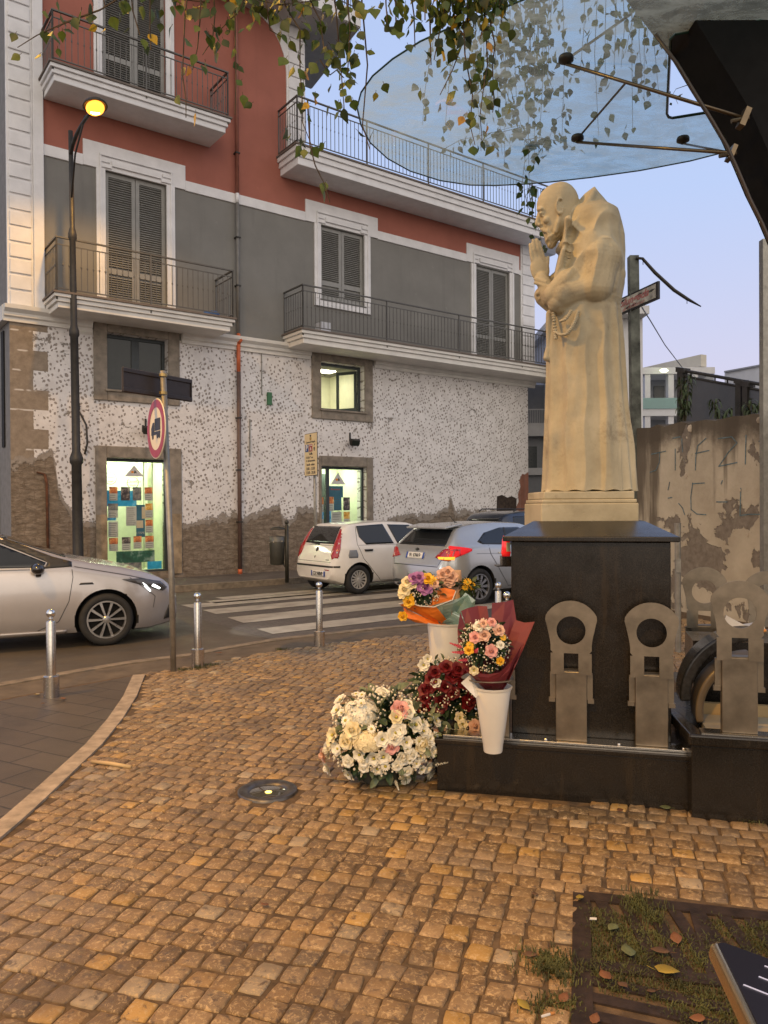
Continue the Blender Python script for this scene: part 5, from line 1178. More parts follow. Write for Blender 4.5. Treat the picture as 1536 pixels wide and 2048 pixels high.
# near arm in a wide sleeve
cap_(SPt(1192, 472, -.14), SPt(1203, 520, -.17), .105, .132); cap_(SPt(1202, 520, -.18), SPt(1188, 572, -.18), .138, .125)
cap_(SPt(1190, 560, -.17), SPt(1222, 548, -.08), .122, .095); cap_(SPt(1190, 568, -.17), SPt(1130, 590, -.13), .125, .100, 16, 10); cap_(SPt(1180, 580, -.16), SPt(1118, 604, -.12), .100, .075, 16, 10); cap_(SPt(1205, 575, -.12), SPt(1222, 560, -.05), .11, .08); cap_(SPt(1200, 588, -.14), SPt(1122, 614, -.12), .072, .058, 16, 12); cap_(SPt(1128, 575, -.14), SPt(1112, 612, -.12), .075, .050); cap_(SPt(1140, 560, -.15), SPt(1110, 590, -.11), .085, .075)
for P in () and (((1168, 470), (1160, 500), (1175, 520)), ((1155, 505), (1170, 512), (1192, 505)), ((1180, 455), (1200, 478), (1226, 490)), ((1120, 575), (1150, 600), (1190, 598)), ((1135, 560), (1165, 580), (1200, 570)), ((1205, 600), (1222, 575), (1230, 540)), ((1150, 520), (1145, 545), (1130, 565)), ((1192, 440), (1212, 455), (1232, 480)), ((1110, 585), (1112, 605), (1120, 622))):
    for p, q in zip(P, P[1:]): 
        ya = -.292 if p[0] > 1150 else -.205; yb = -.292 if q[0] > 1150 else -.205
        cap_(SPt(*p, ya), SPt(*q, yb), .034, .030, 12, 9)
# far arm
cap_(SPt(1190, 472, .14), SPt(1200, 560, .2), .12, .14); cap_(SPt(1190, 568, .19), SPt(1120, 590, .12), .12, .09)
cap_(SPt(1115, 560, .05), SPt(1086, 590, .02), .055, .058); cap_(SPt(1086, 596, 0), SPt(1104, 618, -.02), .050, .035)
for x, y in ((1074, 588), (1080, 598), (1088, 607), (1097, 613)): cap_(SPt(x, y, -.03), SPt(x+9, y-7, -.05), .013, .012, 8, 3)
# wrists and praying hands
for s in (-1, 1):
    y = s*.028
    cap_(SPt(1083, 556, y), SPt(1102, 598, s*.06), .043, .060)
    sb_.ball(SPt(1080, 538, y), 1, 18, (.064, .021, .092), Matrix.Rotation(radians(-9), 3, 'Y'))
    for (bx, by, tx, ty, rr) in ((1065, 521, 1060, 489, .0125), (1072, 517, 1066, 481, .0135), (1080, 516, 1073, 479, .0135), (1088, 519, 1079, 484, .0125)):
        cap_(SPt(bx, by, y), SPt((bx+tx)/2-.5, (by+ty)/2, y*1.05), rr*1.05, rr, 12, 5); cap_(SPt((bx+tx)/2-.5, (by+ty)/2, y*1.05), SPt(tx, ty, y*.7), rr, rr*.78, 12, 5)
    cap_(SPt(1092, 548, y*1.1), SPt(1096, 515, y*.9), .018, .012, 12, 5)
for yy in (562, 570): cap_(SPt(1070, yy-4, -.05), SPt(1092, yy+2, -.085), .011, .012, 8, 5)
# hanging cord end in front
cap_(SPt(1100, 628, -.06), SPt(1096, 690, -.05), .028, .026, 12, 8); cap_(SPt(1096, 690, -.05), SPt(1092, 716, -.05), .024, .034, 12, 4); cap_(SPt(1092, 716, -.05), SPt(1098, 722, -.05), .034, .02, 10, 3)
# belt cord
for i in range(60):
    w = 2*pi*i/60; A, B_ = SPt(1100, 612), SPt(1237, 604); c_ = (A+B_)/2; sb_.ball(c_+Vector(((B_.x-A.x)/2*cos(w)*1.0, .228*sin(w), (B_.z-A.z)/2*cos(w))), .016, 8)
# head, leaning forward: slices measured on the profile, then nose, brow, cheeks and beard
hd_sl = [(497, 1100, 1106, .014), (492, 1095, 1110, .030), (485, 1092, 1114, .044), (477, 1090, 1120, .058), (468, 1088.5, 1127, .070), (460, 1086, 1134, .080), (451, 1083, 1142, .088), (441, 1080, 1149, .094), (431, 1078, 1153, .099), (424, 1076.5, 1155, .102), (416, 1074, 1156.5, .104), (406, 1074, 1157, .106), (396, 1076.5, 1155.5, .104), (386, 1082, 1151, .097), (377, 1091, 1144, .082), (371, 1101, 1136, .060), (367.5, 1111, 1127, .030)]
V = []; nh = 40
for py, xa, xb, hw in hd_sl:
    A, B_ = SPt(xa, py), SPt(xb, py); cx = (A.x+B_.x)/2; a = (B_.x-A.x)/2
    for k in range(nh):
        th = 2*pi*k/nh; fr = max(0, -cos(th)); V.append((cx+a*cos(th), SY+hw*(abs(sin(th))**.85)*(1 if sin(th) > 0 else -1)*(1-.22*fr), A.z))
sb_.add(V, [(i*nh+k, i*nh+(k+1) % nh, (i+1)*nh+(k+1) % nh, (i+1)*nh+k) for i in range(len(hd_sl)-1) for k in range(nh)] + [tuple(range(nh))[::-1], tuple(range((len(hd_sl)-1)*nh, len(hd_sl)*nh))])
cap_(SPt(1136, 440), SPt(1158, 485), .080, .115)                                          # neck
cap_(SPt(1078, 424), SPt(1074.5, 444), .010, .016, 14, 8); sb_.ball(SPt(1074.5, 447.5), .0165, 12); cap_(SPt(1076, 449), SPt(1084, 452), .013, .016, 12, 4)
for s in (-1, 1):
    sb_.ball(SPt(1079, 449.5, s*.015), .0115, 10); cap_(SPt(1076.5, 418.5, s*.014), SPt(1083, 417.5, s*.058), .013, .010, 12, 6)
    sb_.ball(SPt(1082.5, 427, s*.038), 1, 14, (.016, .020, .012)); cap_(SPt(1080.5, 431, s*.030), SPt(1087, 432, s*.052), .006, .004, 8, 4)
    sb_.ball(SPt(1093, 440, s*.050), .024, 14); cap_(SPt(1084, 457.5, s*.006), SPt(1096, 463.5, s*.044), .0125, .010, 12, 6); cap_(SPt(1096, 463.5, s*.044), SPt(1104, 476, s*.045), .012, .014, 10, 4)
    cap_(SPt(1120, 432, s*.090), SPt(1112, 462, s*.068), .014, .020, 12, 6)
sb_.ball(SPt(1089, 465.5), 1, 12, (.011, .022, .0065))
rnd = random.Random(5)
for i in range(110):
    q = rnd.random(); cy = 470+25*q; xa = 1089+9*q; xb = 1122-16*q; u_ = rnd.random(); hw_ = (.066-.045*q)*sin(pi*min(1, u_*.9+.12)); sb_.ball(SPt(xa+(xb-xa)*u_, cy, rnd.choice((-1, 1))*hw_), rnd.uniform(.008, .013), 7)
for i in range(18):                        # ear rim
    for s in (-1, 1):
        w = -.6+4.9*i/17; p = SPt(1120+7.0*cos(w+pi*.55), 412-15*sin(w+pi*.55)*1.05, s*(.113+.004*cos(w))); sb_.ball(p, .0085, 8)
for s in (-1, 1): sb_.ball(SPt(1119, 426, s*.108), .014, 10); sb_.ball(SPt(1118, 413, s*.101), 1, 10, (.02, .012, .036))
# feet under the hem
for s in (-1, 1): cap_(SPt(1100, 988, s*.09), SPt(1175, 986, s*.09), .035, .05)
stat = sb_.build('praying_monk_statue', stone_st)
m = stat.modifiers.new('r', 'REMESH'); m.mode = 'VOXEL'; m.voxel_size = .0052; m.use_smooth_shade = True
m = stat.modifiers.new('s', 'SMOOTH'); m.factor = .5; m.iterations = 3
baked(stat)
def sst(x, a, b): q = min(1, max(0, (x-a)/(b-a))); return q*q*(3-2*q)
_c0, _zt, _zb, _xl = SPt(1158, 508), SPt(1150, 440).z, SPt(1150, 628).z, SPt(1108, 600).x; _bd = SPt(1099, 478); _wa = SPt(1150, 606).z
_nw = []
for v_ in stat.data.vertices:
    p = v_.co; n_ = v_.normal; h = 0
    q = noise.noise(p*4.5); q2 = noise.noise(p*9+Vector((7, 3, 1)))
    near = sst(SY-.10-p.y, 0, .06); out_ = sst(p.z, _zb, _zb+.05)*(1-sst(p.z, _zt-.12, _zt+.02))*sst(p.x, _xl-.02, _xl+.06)
    dx, dz = p.x-_c0.x, p.z-_c0.z; r = sqrt(dx*dx+dz*dz); a = atan2(dz, dx)
    f1 = (1-abs(sin(a*3.0+q*1.1+r*2.6)))**1.4; h -= near*out_*.030*(1-f1)*sst(r, .04, .14)*(1-.75*sst(r, .20, .33))
    back = sst(p.x, SPt(1195, 500).x, SPt(1235, 500).x)*sst(p.z, _wa, _wa+.1)
    h -= back*.008*abs(sin(p.y*14+p.z*2+q))
    low = 1-sst(p.z, _wa-.10, _wa); h -= low*.016*abs(sin(atan2(p.y-SY, p.x-SPt(1178, 700).x)*6.5+q*.7+.35*sin(p.z*2.2)))*sst(_wa-p.z, 0, .3)
    rb_ = (p-_bd).length; h += .007*(1-sst(rb_, .06, .11))*noise.noise(Vector((p.x*60, p.y*60, p.z*34)))
    h += .0015*q2; _nw.append(p + n_*h)
for v_, q in zip(stat.data.vertices, _nw): v_.co = q
for p in stat.data.polygons: p.use_smooth = True
tag(stat, 'cream stone statue of a bald bearded monk praying with joined hands, on the black pedestal', 'statue')
# base block (moulded) and rosary are parts of it
bt = AT(1082, 992, SY-.27); bt2 = AT(1278, 992, SY-.27); zb0 = AT(1180, 1041, SY-.27).z; b = MB(); sk_ = bt.z-zb0; print('base', zb0, zs0, bt.z, SPt(1180, 987).z); TM = Matrix.Translation((0, 0, 0))
b.box(bt.x, bt2.x, SY-.27, SY+.30, min(zb0, zs0)-.06, zb0+sk_*.70); b.box(bt.x+.008, bt2.x-.008, SY-.262, SY+.29, zb0+sk_*.705, zb0+sk_*.86); b.box(bt.x+.02, bt2.x-.02, SY-.25, SY+.28, zb0+sk_*.865, SPt(1180, 987).z+.01)
bevel(b.build('base', stone_st, stat), .008, 3)
b = MB(); pth = [(1124, 634), (1120, 646), (1114, 660), (1110, 668)]
loop = [(1110, 664), (1122, 670), (1134, 668), (1144, 655), (1151, 640), (1156, 624)] 
def beads(P, y0, y1, r, n):
    L = [SPt(x, y, 0) for x, y in P]
    for i in range(n):
        q = i/(n-1)*(len(L)-1); k = min(int(q), len(L)-2); p = L[k].lerp(L[k+1], q-k)
        hd = .226 + (p.z-2.95)*-.06; cxx = SPt(1168, 640).x; sx_ = max(-1, min(1, (p.x-cxx)/.23)); p = CAM + (p-CAM)*((SY - hd*sqrt(max(0, 1-sx_*sx_)) - .012)/p.y)
        b.ball(p, r, 8, (1.25, 1, .9))
beads(loop, -.2, -.2, .0115, 22); beads([(1106, 622), (1108, 640), (1110, 662), (1112, 676)], 0, 0, .0115, 12); beads([(1122, 642), (1130, 640), (1138, 630), (1142, 622)], 0, 0, .010, 9)
b.build('rosary', stone_st, stat, True)

# votive lamp on its small shelf at the left side of the pedestal
vl = AT(1012, 1112, 4.75); vt = thing('votive_lamp', 'red plastic votive lamp on a small dark shelf at the left side of the pedestal', 'votive lamp', vl)
b = MB(); b.lathe([(0, 0), (.026, 0), (.030, .02), (.024, .10), (.018, .125), (0, .125)], 18); b.build('lantern', NT('votive_red').set((.65, .01, .015), .2, 0, Coat_Weight=1, Emission_Color=(1, .02, .02, 1), Emission_Strength=.35), vt, True)
b = MB(); b.box(-.002, .022, -.033, -.028, .03, .085); b.build('paper_label', plain('pale_label', (.45, .48, .30), .6, bump=0), vt)
b = MB(); b.box(-.03, .05, -.05, .05, -.055, -.001); b.prism([(-.065, -.055, -.062), (.07, -.055, -.062), (.07, .06, -.062), (-.065, .06, -.062)], (0, 0, .006)); sh_ = b.build('shelf', granite_m); sh_.location = vl; tag(sh_, 'small dark shelf fixed to the left side of the pedestal', 'shelf')
# recessed ground light and stick
gl_ = G(535, 1583); gt = thing('recessed_ground_light', 'round glazed light set into the cobbles in front of the white bouquet', 'ground light', gl_)
b = MB(); b.lathe([(.172, -.03), (.172, .010), (.165, .014), (.125, .012), (.105, .004), (.10, -.02)], 40); b.build('ring', plain('worn_ring', (.13, .12, .11), .4, metal=.8, var=.3, sc=20), gt, True)
b = MB(); b.lathe([(.104, .001), (.06, .006), (0, .008)], 32); b.build('lens', NT('lens').set((.05, .045, .03), .03, 0, Coat_Weight=1), gt, True)
b = MB(); b.lathe([(0, .0095), (.02, .0095)], 12, Matrix.Translation((.01, -.03, 0))); b.build('glow', emis('ground_glow', (1, .72, .15), 4), gt)
s0, s1 = G(184, 1523, .014), G(262, 1534, .014); b = MB(); b.tube([s0, s0.lerp(s1, .5)+Vector((0, 0, .004)), s1], [.011, .013, .012], 8); tag(b.build('wooden_stick', plain('bare_wood', (.50, .36, .18), .6), smooth=True), 'pale wooden stick lying on the cobbles at the left', 'stick')
# ------------------------------------------------------------------ flowers
def fl_m(name, col, var=.12, **kw): return plain(name, col, .55, var=var, sc=25, bump=.1, Subsurface_Weight=.0, **kw)
FM = {'white': fl_m('petal_white', (.82, .79, .66)), 'cream': fl_m('petal_cream', (.78, .68, .42)), 'pink': fl_m('petal_pink', (.72, .36, .32)), 'red': fl_m('petal_red', (.14, .003, .006)), 'yellow': fl_m('petal_yellow', (.80, .45, .02)),
      'lilac': fl_m('petal_lilac', (.36, .14, .34)), 'hot': fl_m('petal_hot_pink', (.70, .12, .16)), 'peach': fl_m('petal_peach', (.70, .44, .32)), 'breath': fl_m('tiny_white_flowers', (.72, .66, .52)), 'leaf': fl_m('leaf_green', (.035, .065, .022), .35), 'leaf2': fl_m('leaf_pale', (.14, .17, .09), .3), 'heart': fl_m('flower_heart', (.45, .38, .05))}
def petal(b, R, w, l, cup, n=4):
    V = []
    for i in range(n+1):
        q = i/n; ww = w*sin(pi*min(1, .15+q*.80))**.7
        for s in (-1, -.5, 0, .5, 1): V.append(R @ Vector((s*ww, l*q*cos(cup*q), l*q*sin(cup*q) + .25*ww*s*s)))
    b.add(V, [(i*5+k, i*5+k+1, (i+1)*5+k+1, (i+1)*5+k) for i in range(n) for k in range(4)])
def rose_mesh(kind, m, seed=1):
    rn = random.Random(seed); b = MB()
    if kind == 'rose':
        for ring, (n, l, w, c, tl) in enumerate(((3, .020, .013, .9, 1.35), (4, .026, .017, .8, 1.1), (5, .032, .021, .55, .75), (6, .036, .024, .35, .40))):
            for k in range(n):
                R = Matrix.Rotation(2*pi*k/n+ring*.6+rn.uniform(-.1, .1), 4, 'Z') @ Matrix.Translation((0, .003+.003*ring, .004*(3-ring))) @ Matrix.Rotation(tl, 4, 'X'); petal(b, R, w, l, -c*.6 if ring > 1 else c*.5)
        b.ball((0, 0, .012), .010, 8)
    elif kind == 'cup':
        for ring, (n, l, w, tl) in enumerate(((5, .030, .017, 1.15), (6, .036, .021, .75))):
            for k in range(n):
                R = Matrix.Rotation(2*pi*k/n+ring*.5, 4, 'Z') @ Matrix.Translation((0, .004, 0)) @ Matrix.Rotation(tl, 4, 'X'); petal(b, R, w, l, -.35)
        b.mi = 1; b.ball((0, 0, .012), .007, 8)
    elif kind == 'daisy':
        for k in range(13):
            R = Matrix.Rotation(2*pi*k/13, 4, 'Z') @ Matrix.Rotation(.25+rn.uniform(-.1, .15), 4, 'X'); petal(b, R, .007, .036, -.2, 3)
        b.mi = 1; b.ball((0, 0, .004), .011, 10, (1, 1, .6))
    elif kind == 'spike':
        for k in range(26):
            z = k/26*.10; R = Matrix.Translation((0, 0, z)) @ Matrix.Rotation(k*2.4, 4, 'Z') @ Matrix.Rotation(.7, 4, 'X'); petal(b, R, .007, .028*(1-k/32), .2, 2)
    me = bpy.data.meshes.new(kind); me.from_pydata(b.v, [], b.f); me.materials.append(m); me.materials.append(FM['heart']); me.polygons.foreach_set('material_index', b.m); me.polygons.foreach_set('use_smooth', [True]*len(b.f)); me.update(); return me
MESH = {(k, c): rose_mesh(k, FM[c]) for k, c in (('rose', 'pink'), ('rose', 'cream'), ('rose', 'red'), ('rose', 'white'), ('rose', 'peach'), ('cup', 'white'), ('cup', 'cream'), ('cup', 'pink'), ('daisy', 'yellow'), ('daisy', 'white'), ('rose', 'lilac'), ('rose', 'yellow'), ('spike', 'hot'), ('spike', 'white'))}
def put(parent, kind, colr, p, n, s=1.0):
    o = bpy.data.objects.new({'rose': 'rose', 'cup': 'open_flower', 'daisy': 'daisy', 'spike': 'flower_spike'}[kind], MESH[(kind, colr)]); COL.objects.link(o); o.parent = parent
    q = Vector(n).to_track_quat('Z', 'Y').to_matrix().to_4x4(); o.matrix_local = Matrix.Translation(p) @ q @ Matrix.Rotation(random.uniform(0, 6), 4, 'Z') @ Matrix.Scale(s*random.uniform(.88, 1.12), 4); return o
def leafy(parent, c, rad, n, m, size=.05, name='leaves', lo=-1, seed=2, inner=.35):
    rn = random.Random(seed); b = MB()
    for _ in range(n):
        d = Vector((rn.gauss(0, 1), rn.gauss(0, 1), rn.gauss(0, 1))).normalized()
        if d.z < lo: continue
        q = rn.uniform(inner, 1.0); p = Vector(c)+Vector((d.x*rad[0], d.y*rad[1], d.z*rad[2]))*q
        R = Matrix.Translation(p) @ (d+Vector((rn.uniform(-.6, .6), rn.uniform(-.6, .6), rn.uniform(-.6, .6)))).to_track_quat('Y', 'Z').to_matrix().to_4x4() @ Matrix.Rotation(rn.uniform(-1, 1), 4, 'Y'); s = size*rn.uniform(.5, 1.2); petal(b, R, s*.30, s, -.3, 3)
    return b.build(name, m, parent, True)
def breath(parent, c, rad, n, seed=3, r=.0045, name='tiny_blossoms', m=None, lo=-1):
    rn = random.Random(seed); b = MB()
    for _ in range(n):
        d = Vector((rn.gauss(0, 1), rn.gauss(0, 1), rn.gauss(0, 1))).normalized()
        if d.z < lo: continue
        p = Vector(c)+Vector((d.x*rad[0], d.y*rad[1], d.z*rad[2]))*rn.uniform(.92, 1.12); b.ball(p, r*rn.uniform(.7, 1.3), 5)
    o = b.build(name, m or FM['breath'], parent, True); o['kind'] = 'stuff'; return o
def hydrangea(parent, c, r, m, n=260, seed=1, flat=.85):
    rn = random.Random(seed); b = MB()
    for i in range(n):
        z = 1-1.5*i/n; a = i*2.39996; rr = sqrt(max(0, 1-z*z)); d = Vector((rr*cos(a), rr*sin(a), z)); p = Vector(c)+Vector((d.x, d.y, d.z*flat))*r*rn.uniform(.93, 1.04); R0 = Matrix.Translation(p) @ d.to_track_quat('Z', 'Y').to_matrix().to_4x4() @ Matrix.Rotation(rn.uniform(0, 1.5), 4, 'Z')
        for k in range(4): petal(b, R0 @ Matrix.Rotation(k*pi/2, 4, 'Z') @ Matrix.Rotation(.25, 4, 'X'), .0085, .017, -.2, 2)
    return b.build('hydrangea', m, parent, True)

# white bouquet standing on the cobbles
random.seed(21)
wc = G(752, 1600); wc.y += .30; wc.x *= wc.y/(wc.y-.30) if wc.y else 1; wb = thing('white_bouquet', 'large white and cream flower arrangement lying on the cobbles left of the plinth', 'bouquet', wc)
Yb = wc.y
def loc(px, py, dy=0.0): p = AT(px, py, Yb+dy); return Vector((p.x-wc.x, p.y-wc.y, p.z))
C0 = loc(765, 1505); C0.z = .27
leafy(wb, C0, (.26, .21, .24), 800, FM['leaf'], .08, lo=-.95); leafy(wb, C0+Vector((.05, 0, .02)), (.33, .24, .27), 160, FM['leaf2'], .07, 'pale_leaves', seed=9, inner=.8)
b = MB(); b.lathe([(.10, 0), (.13, .02), (.14, .12), (0, .13)], 20, Matrix.Translation((C0.x, C0.y, 0))); b.build('basket', plain('bouquet_basket', (.03, .03, .02), .7), wb)
hydrangea(wb, loc(722, 1432, -.03), .118, FM['white'], 420); hydrangea(wb, loc(735, 1484, -.20), .085, FM['cream'], 200, 2, .7)
breath(wb, C0, (.30, .24, .27), 1000, r=.0075, lo=-.6)
pl_ = [('cup', 'white', 683, 1403), ('cup', 'white', 676, 1422), ('rose', 'white', 658, 1500), ('cup', 'white', 676, 1496), ('rose', 'white', 657, 1535), ('rose', 'cream', 694, 1482), ('rose', 'pink', 783, 1492), ('cup', 'white', 720, 1508), ('cup', 'white', 730, 1520), ('cup', 'white', 748, 1515), ('cup', 'white', 767, 1512), ('cup', 'white', 755, 1535), ('rose', 'white', 806, 1516), ('rose', 'cream', 811, 1546), ('cup', 'white', 765, 1478), ('cup', 'white', 790, 1465), ('cup', 'white', 798, 1460), ('rose', 'white', 788, 1475), ('cup', 'white', 812, 1484), ('rose', 'peach', 649, 1510), ('rose', 'white', 815, 1425), ('rose', 'pink', 800, 1420), ('rose', 'peach', 706, 1587), ('rose', 'peach', 749, 1603), ('rose', 'white', 800, 1600), ('cup', 'cream', 690, 1565), ('cup', 'cream', 681, 1577), ('cup', 'white', 775, 1585), ('cup', 'white', 783, 1597), ('rose', 'white', 880, 1528), ('cup', 'white', 868, 1522), ('cup', 'white', 856, 1548), ('rose', 'cream', 706, 1460), ('cup', 'cream', 668, 1470), ('rose', 'white', 884, 1536), ('rose', 'cream', 842, 1488), ('cup', 'white', 845, 1462), ('cup', 'white', 830, 1450), ('cup', 'cream', 792, 1435), ('cup', 'cream', 664, 1484), ('cup', 'white', 700, 1545), ('cup', 'white', 838, 1510), ('cup', 'cream', 850, 1500)]
for k, c, x, y in pl_:
    p0 = loc(x, y); dx, dz = (p0.x-C0.x)/.33, (p0.z-C0.z)/.28; s_ = sqrt(max(0, 1-min(1, dx*dx+dz*dz))); dy = -.25*s_
    p = loc(x, y, dy); n = Vector((dx, -.35-s_, dz+.25)); put(wb, k, c, p, n, 1.15 if k == 'rose' else 1.2)
for i in range(46):
    a = random.uniform(0, 2*pi); q = sqrt(random.uniform(.15, 1.12)); dx, dz = cos(a)*q, sin(a)*q*.95
    if dz < -.8: continue
    s_ = sqrt(max(0, 1-min(1, dx*dx+dz*dz))); put(wb, random.choice(('cup', 'cup', 'rose', 'daisy')), random.choice(('white', 'white', 'cream')) if i % 3 else 'white', Vector((C0.x+dx*.36, C0.y-.24*s_, C0.z+dz*.28)), (dx, -.35-s_, dz+.25), .8) if 0 else put(wb, ('cup', 'rose', 'daisy')[i % 3], 'white', Vector((C0.x+dx*.36, C0.y-.24*s_, C0.z+dz*.28)), (dx, -.35-s_, dz+.25), .78)
for x, y, n in ((880, 1530, (1, -.3, .3)), (735, 1540, (-.1, -1, -.2)), (800, 1560, (.3, -1, -.5))): put(wb, 'spike', 'white', loc(x-10, y, -.14), n, .8)

# red rose arrangement
random.seed(4)
rc = AT(893, 1560, 4.78); rc.z = 0; rb = thing('rose_bouquet', 'dark red rose arrangement with tiny white blossoms between the white bouquet and the front vase', 'bouquet', rc)
def loc2(px, py, dy=0): p = AT(px, py, rc.y+dy); return p-rc
C1 = loc2(893, 1400); leafy(rb, C1, (.20, .16, .24), 560, FM['leaf'], .075, seed=7); leafy(rb, C1, (.24, .18, .27), 130, FM['leaf2'], .05, 'pale_leaves', seed=8, inner=.8)
b = MB(); b.lathe([(.07, 0), (.09, .02), (.11, .30), (.08, .42), (0, .42)], 20, Matrix.Translation((C1.x, C1.y, 0))); b.build('pot', plain('dark_pot', (.03, .02, .015), .6), rb)
breath(rb, C1+Vector((0, -.03, 0)), (.21, .16, .25), 750, 5, .0048)
for x, y in ((863, 1358), (868, 1368), (893, 1335), (905, 1352), (925, 1365), (890, 1374), (850, 1395), (848, 1412), (882, 1402), (880, 1412), (940, 1395), (935, 1405), (858, 1375), (915, 1340), (870, 1345), (850, 1380), (940, 1345), (905, 1385)):
    p0 = loc2(x, y); d = (p0-C1); put(rb, 'rose', 'red', loc2(x, y, -.14), (d.x*4, -1, d.z*3+.2), 1.08)
for c, x, y in (('white', 871, 1364), ('white', 847, 1330), ('peach', 880, 1455), ('peach', 950, 1452), ('cream', 925, 1448), ('white', 855, 1318), ('cream', 920, 1435)): put(rb, 'cup' if c != 'peach' else 'rose', c, loc2(x, y, -.15), (0, -1, .2), .95)
b = MB(); rn = random.Random(3)
for i in range(60):
    a = rn.uniform(-.9, .9); p = loc2(860+rn.uniform(-15, 20), 1455, -.1); b.tube([p, p+Vector((.09*sin(a), -.03, -.02+.06*cos(a)))], .0014, 4)
b.build('silver_sprigs', FM['leaf2'], rb)

# vases
white_pl = plain('vase_white', (.70, .68, .62), .35, var=.04, bump=.02)
def vase(px, py_rim, py_bot, Y, wr, wb_, label, m=white_pl):
    p = AT(px, py_bot, Y); H = AT(px, py_rim, Y).z-p.z; k = Y/1536; r1, r0 = wr*k/2, wb_*k/2
    b = MB(); b.lathe([(0, 0), (r0, 0), (r0+.002, .004), (r0*1.0+(r1-r0)*.12, H*.13), (r0*1.02+(r1-r0)*.12, H*.135), (r1*.95, H-.015), (r1, H-.012), (r1+.004, H), (r1-.004, H), (r1*.93, H-.02), (r0*.9, .01), (0, .008)], 32)
    o = b.build('flower_vase', m, smooth=True, loc=p); q = o.modifiers.new('e', 'EDGE_SPLIT'); q.split_angle = radians(35); return tag(o, label, 'vase', 'cone-shaped flower vases'), p, H
v1, vp1, vh1 = vase(986, 1372, 1503, 4.12, 76, 36, 'white cone vase hanging in the folded steel ring, holding the burgundy-wrapped bouquet')
v2, vp2, vh2 = vase(897, 1243, 1345, 4.98, 88, 66, 'cream cone vase behind the red roses, holding the orange-wrapped bouquets')
b = MB(); b.box(-.16, .16, -.14, .14, -.05, -.02); b.box(-.05, .05, -.03, .03, -(vp2.z-.02), -.0505); sh2 = b.build('vase_stand', hold_m); sh2.location = vp2+Vector((0, 0, .018)); tag(sh2, 'steel stand hidden behind the red roses under the cream vase', 'stand')
def wrap(parent, base, pts3, m, name='wrapping_paper', seed=1):
    """folded sheets: each sheet fans from the base to a jagged upper edge"""
    rn = random.Random(seed); b = MB()
    for sheet_ in pts3:
        top = [Vector(p) for p in sheet_]; n = len(top); V = []; R_ = 7
        for i in range(R_+1):
            q = i/R_
            for k, t_ in enumerate(top):
                ang = (k/(n-1)-.5); low = base + Vector((ang*.07, 0, 0)); p = low.lerp(t_, q); bow = sin(pi*q)*.02
                p = p + Vector((0, -bow+(.012*sin(k*2.3+q*3))*q, 0)) + Vector((rn.uniform(-.003, .003), rn.uniform(-.004, .004), 0))*q; V.append(p)
        b.add(V, [(i*n+k, i*n+k+1, (i+1)*n+k+1, (i+1)*n+k) for i in range(R_) for k in range(n-1)])
    o = b.build(name, m, parent); q = o.modifiers.new('s', 'SOLIDIFY'); q.thickness = .0015; return o
burg = plain('burgundy_paper', (.14, .012, .018), .6, var=.12, sc=4, bump=.2, bsc=12); orng = plain('orange_paper', (.78, .20, .02), .5, var=.12, sc=5, bump=.2, bsc=14)
cel = NT('cellophane'); t = cel; tr_ = t.n('ShaderNodeBsdfTransparent'); tr_.inputs[0].default_value = (.70, .86, .82, 1); g_ = t.n('ShaderNodeBsdfGlossy'); g_.inputs['Roughness'].default_value = .15; df = t.n('ShaderNodeBsdfDiffuse'); df.inputs[0].default_value = (.35, .52, .48, 1)
m1 = t.n('ShaderNodeMixShader'); m1.inputs[0].default_value = .5; t.l(tr_.outputs[0], m1.inputs[1]); t.l(df.outputs[0], m1.inputs[2]); m2 = t.n('ShaderNodeMixShader'); m2.inputs[0].default_value = .12; t.l(m1.outputs[0], m2.inputs[1]); t.l(g_.outputs[0], m2.inputs[2]); t.l(m2.outputs[0], t.out.inputs[0]); cel = t.mat
random.seed(8)
bq = thing('wrapped_bouquet', 'pink and white rose bouquet in burgundy paper standing in the front white vase', 'bouquet', vp1)
def L1(x, y, dy=0): return AT(x, y, vp1.y+dy)-vp1
base1 = L1(990, 1385)
wrap(bq, base1, [[L1(922, 1222, .10), L1(935, 1216, .12), L1(955, 1212, .13), L1(974, 1212, .12), L1(975, 1260, .10)], [L1(985, 1206, .10), L1(1010, 1203, .12), L1(1028, 1200, .12), L1(1032, 1240, .10), L1(1030, 1290, .08)], [L1(1030, 1240, .05), L1(1048, 1245, .04), L1(1071, 1244, 0), L1(1045, 1300, -.03), L1(1030, 1330, -.05)], [L1(920, 1225, .08), L1(915, 1260, .05), L1(918, 1300, 0), L1(930, 1340, -.05)], [L1(932, 1342, -.07), L1(950, 1345, -.10), L1(975, 1350, -.11), L1(1000, 1345, -.10), L1(1025, 1320, -.08), L1(1045, 1290, -.03)]], burg)
CB = L1(968, 1290, .0); leafy(bq, CB, (.12, .09, .12), 330, FM['leaf'], .05, seed=11); breath(bq, CB+Vector((0, -.02, 0)), (.125, .09, .13), 520, 12, .0042)
for k, c, x, y, s in (('rose', 'pink', 950, 1275, .8), ('rose', 'white', 957, 1253, .75), ('rose', 'peach', 966, 1248, .75), ('rose', 'peach', 968, 1271, 1.0), ('rose', 'pink', 983, 1245, .7), ('rose', 'peach', 997, 1261, .9), ('rose', 'pink', 982, 1302, .9), ('rose', 'white', 975, 1252, .7), ('daisy', 'yellow', 940, 1290, .8), ('daisy', 'yellow', 1006, 1275, .6), ('rose', 'white', 1000, 1290, .7), ('cup', 'cream', 948, 1340, .8), ('rose', 'yellow', 938, 1300, .7), ('rose', 'yellow', 1000, 1322, .6)):
    d = L1(x, y)-CB; put(bq, k, c, L1(x, y, -.11), (d.x*3, -1, d.z*3+.3), s*.82)
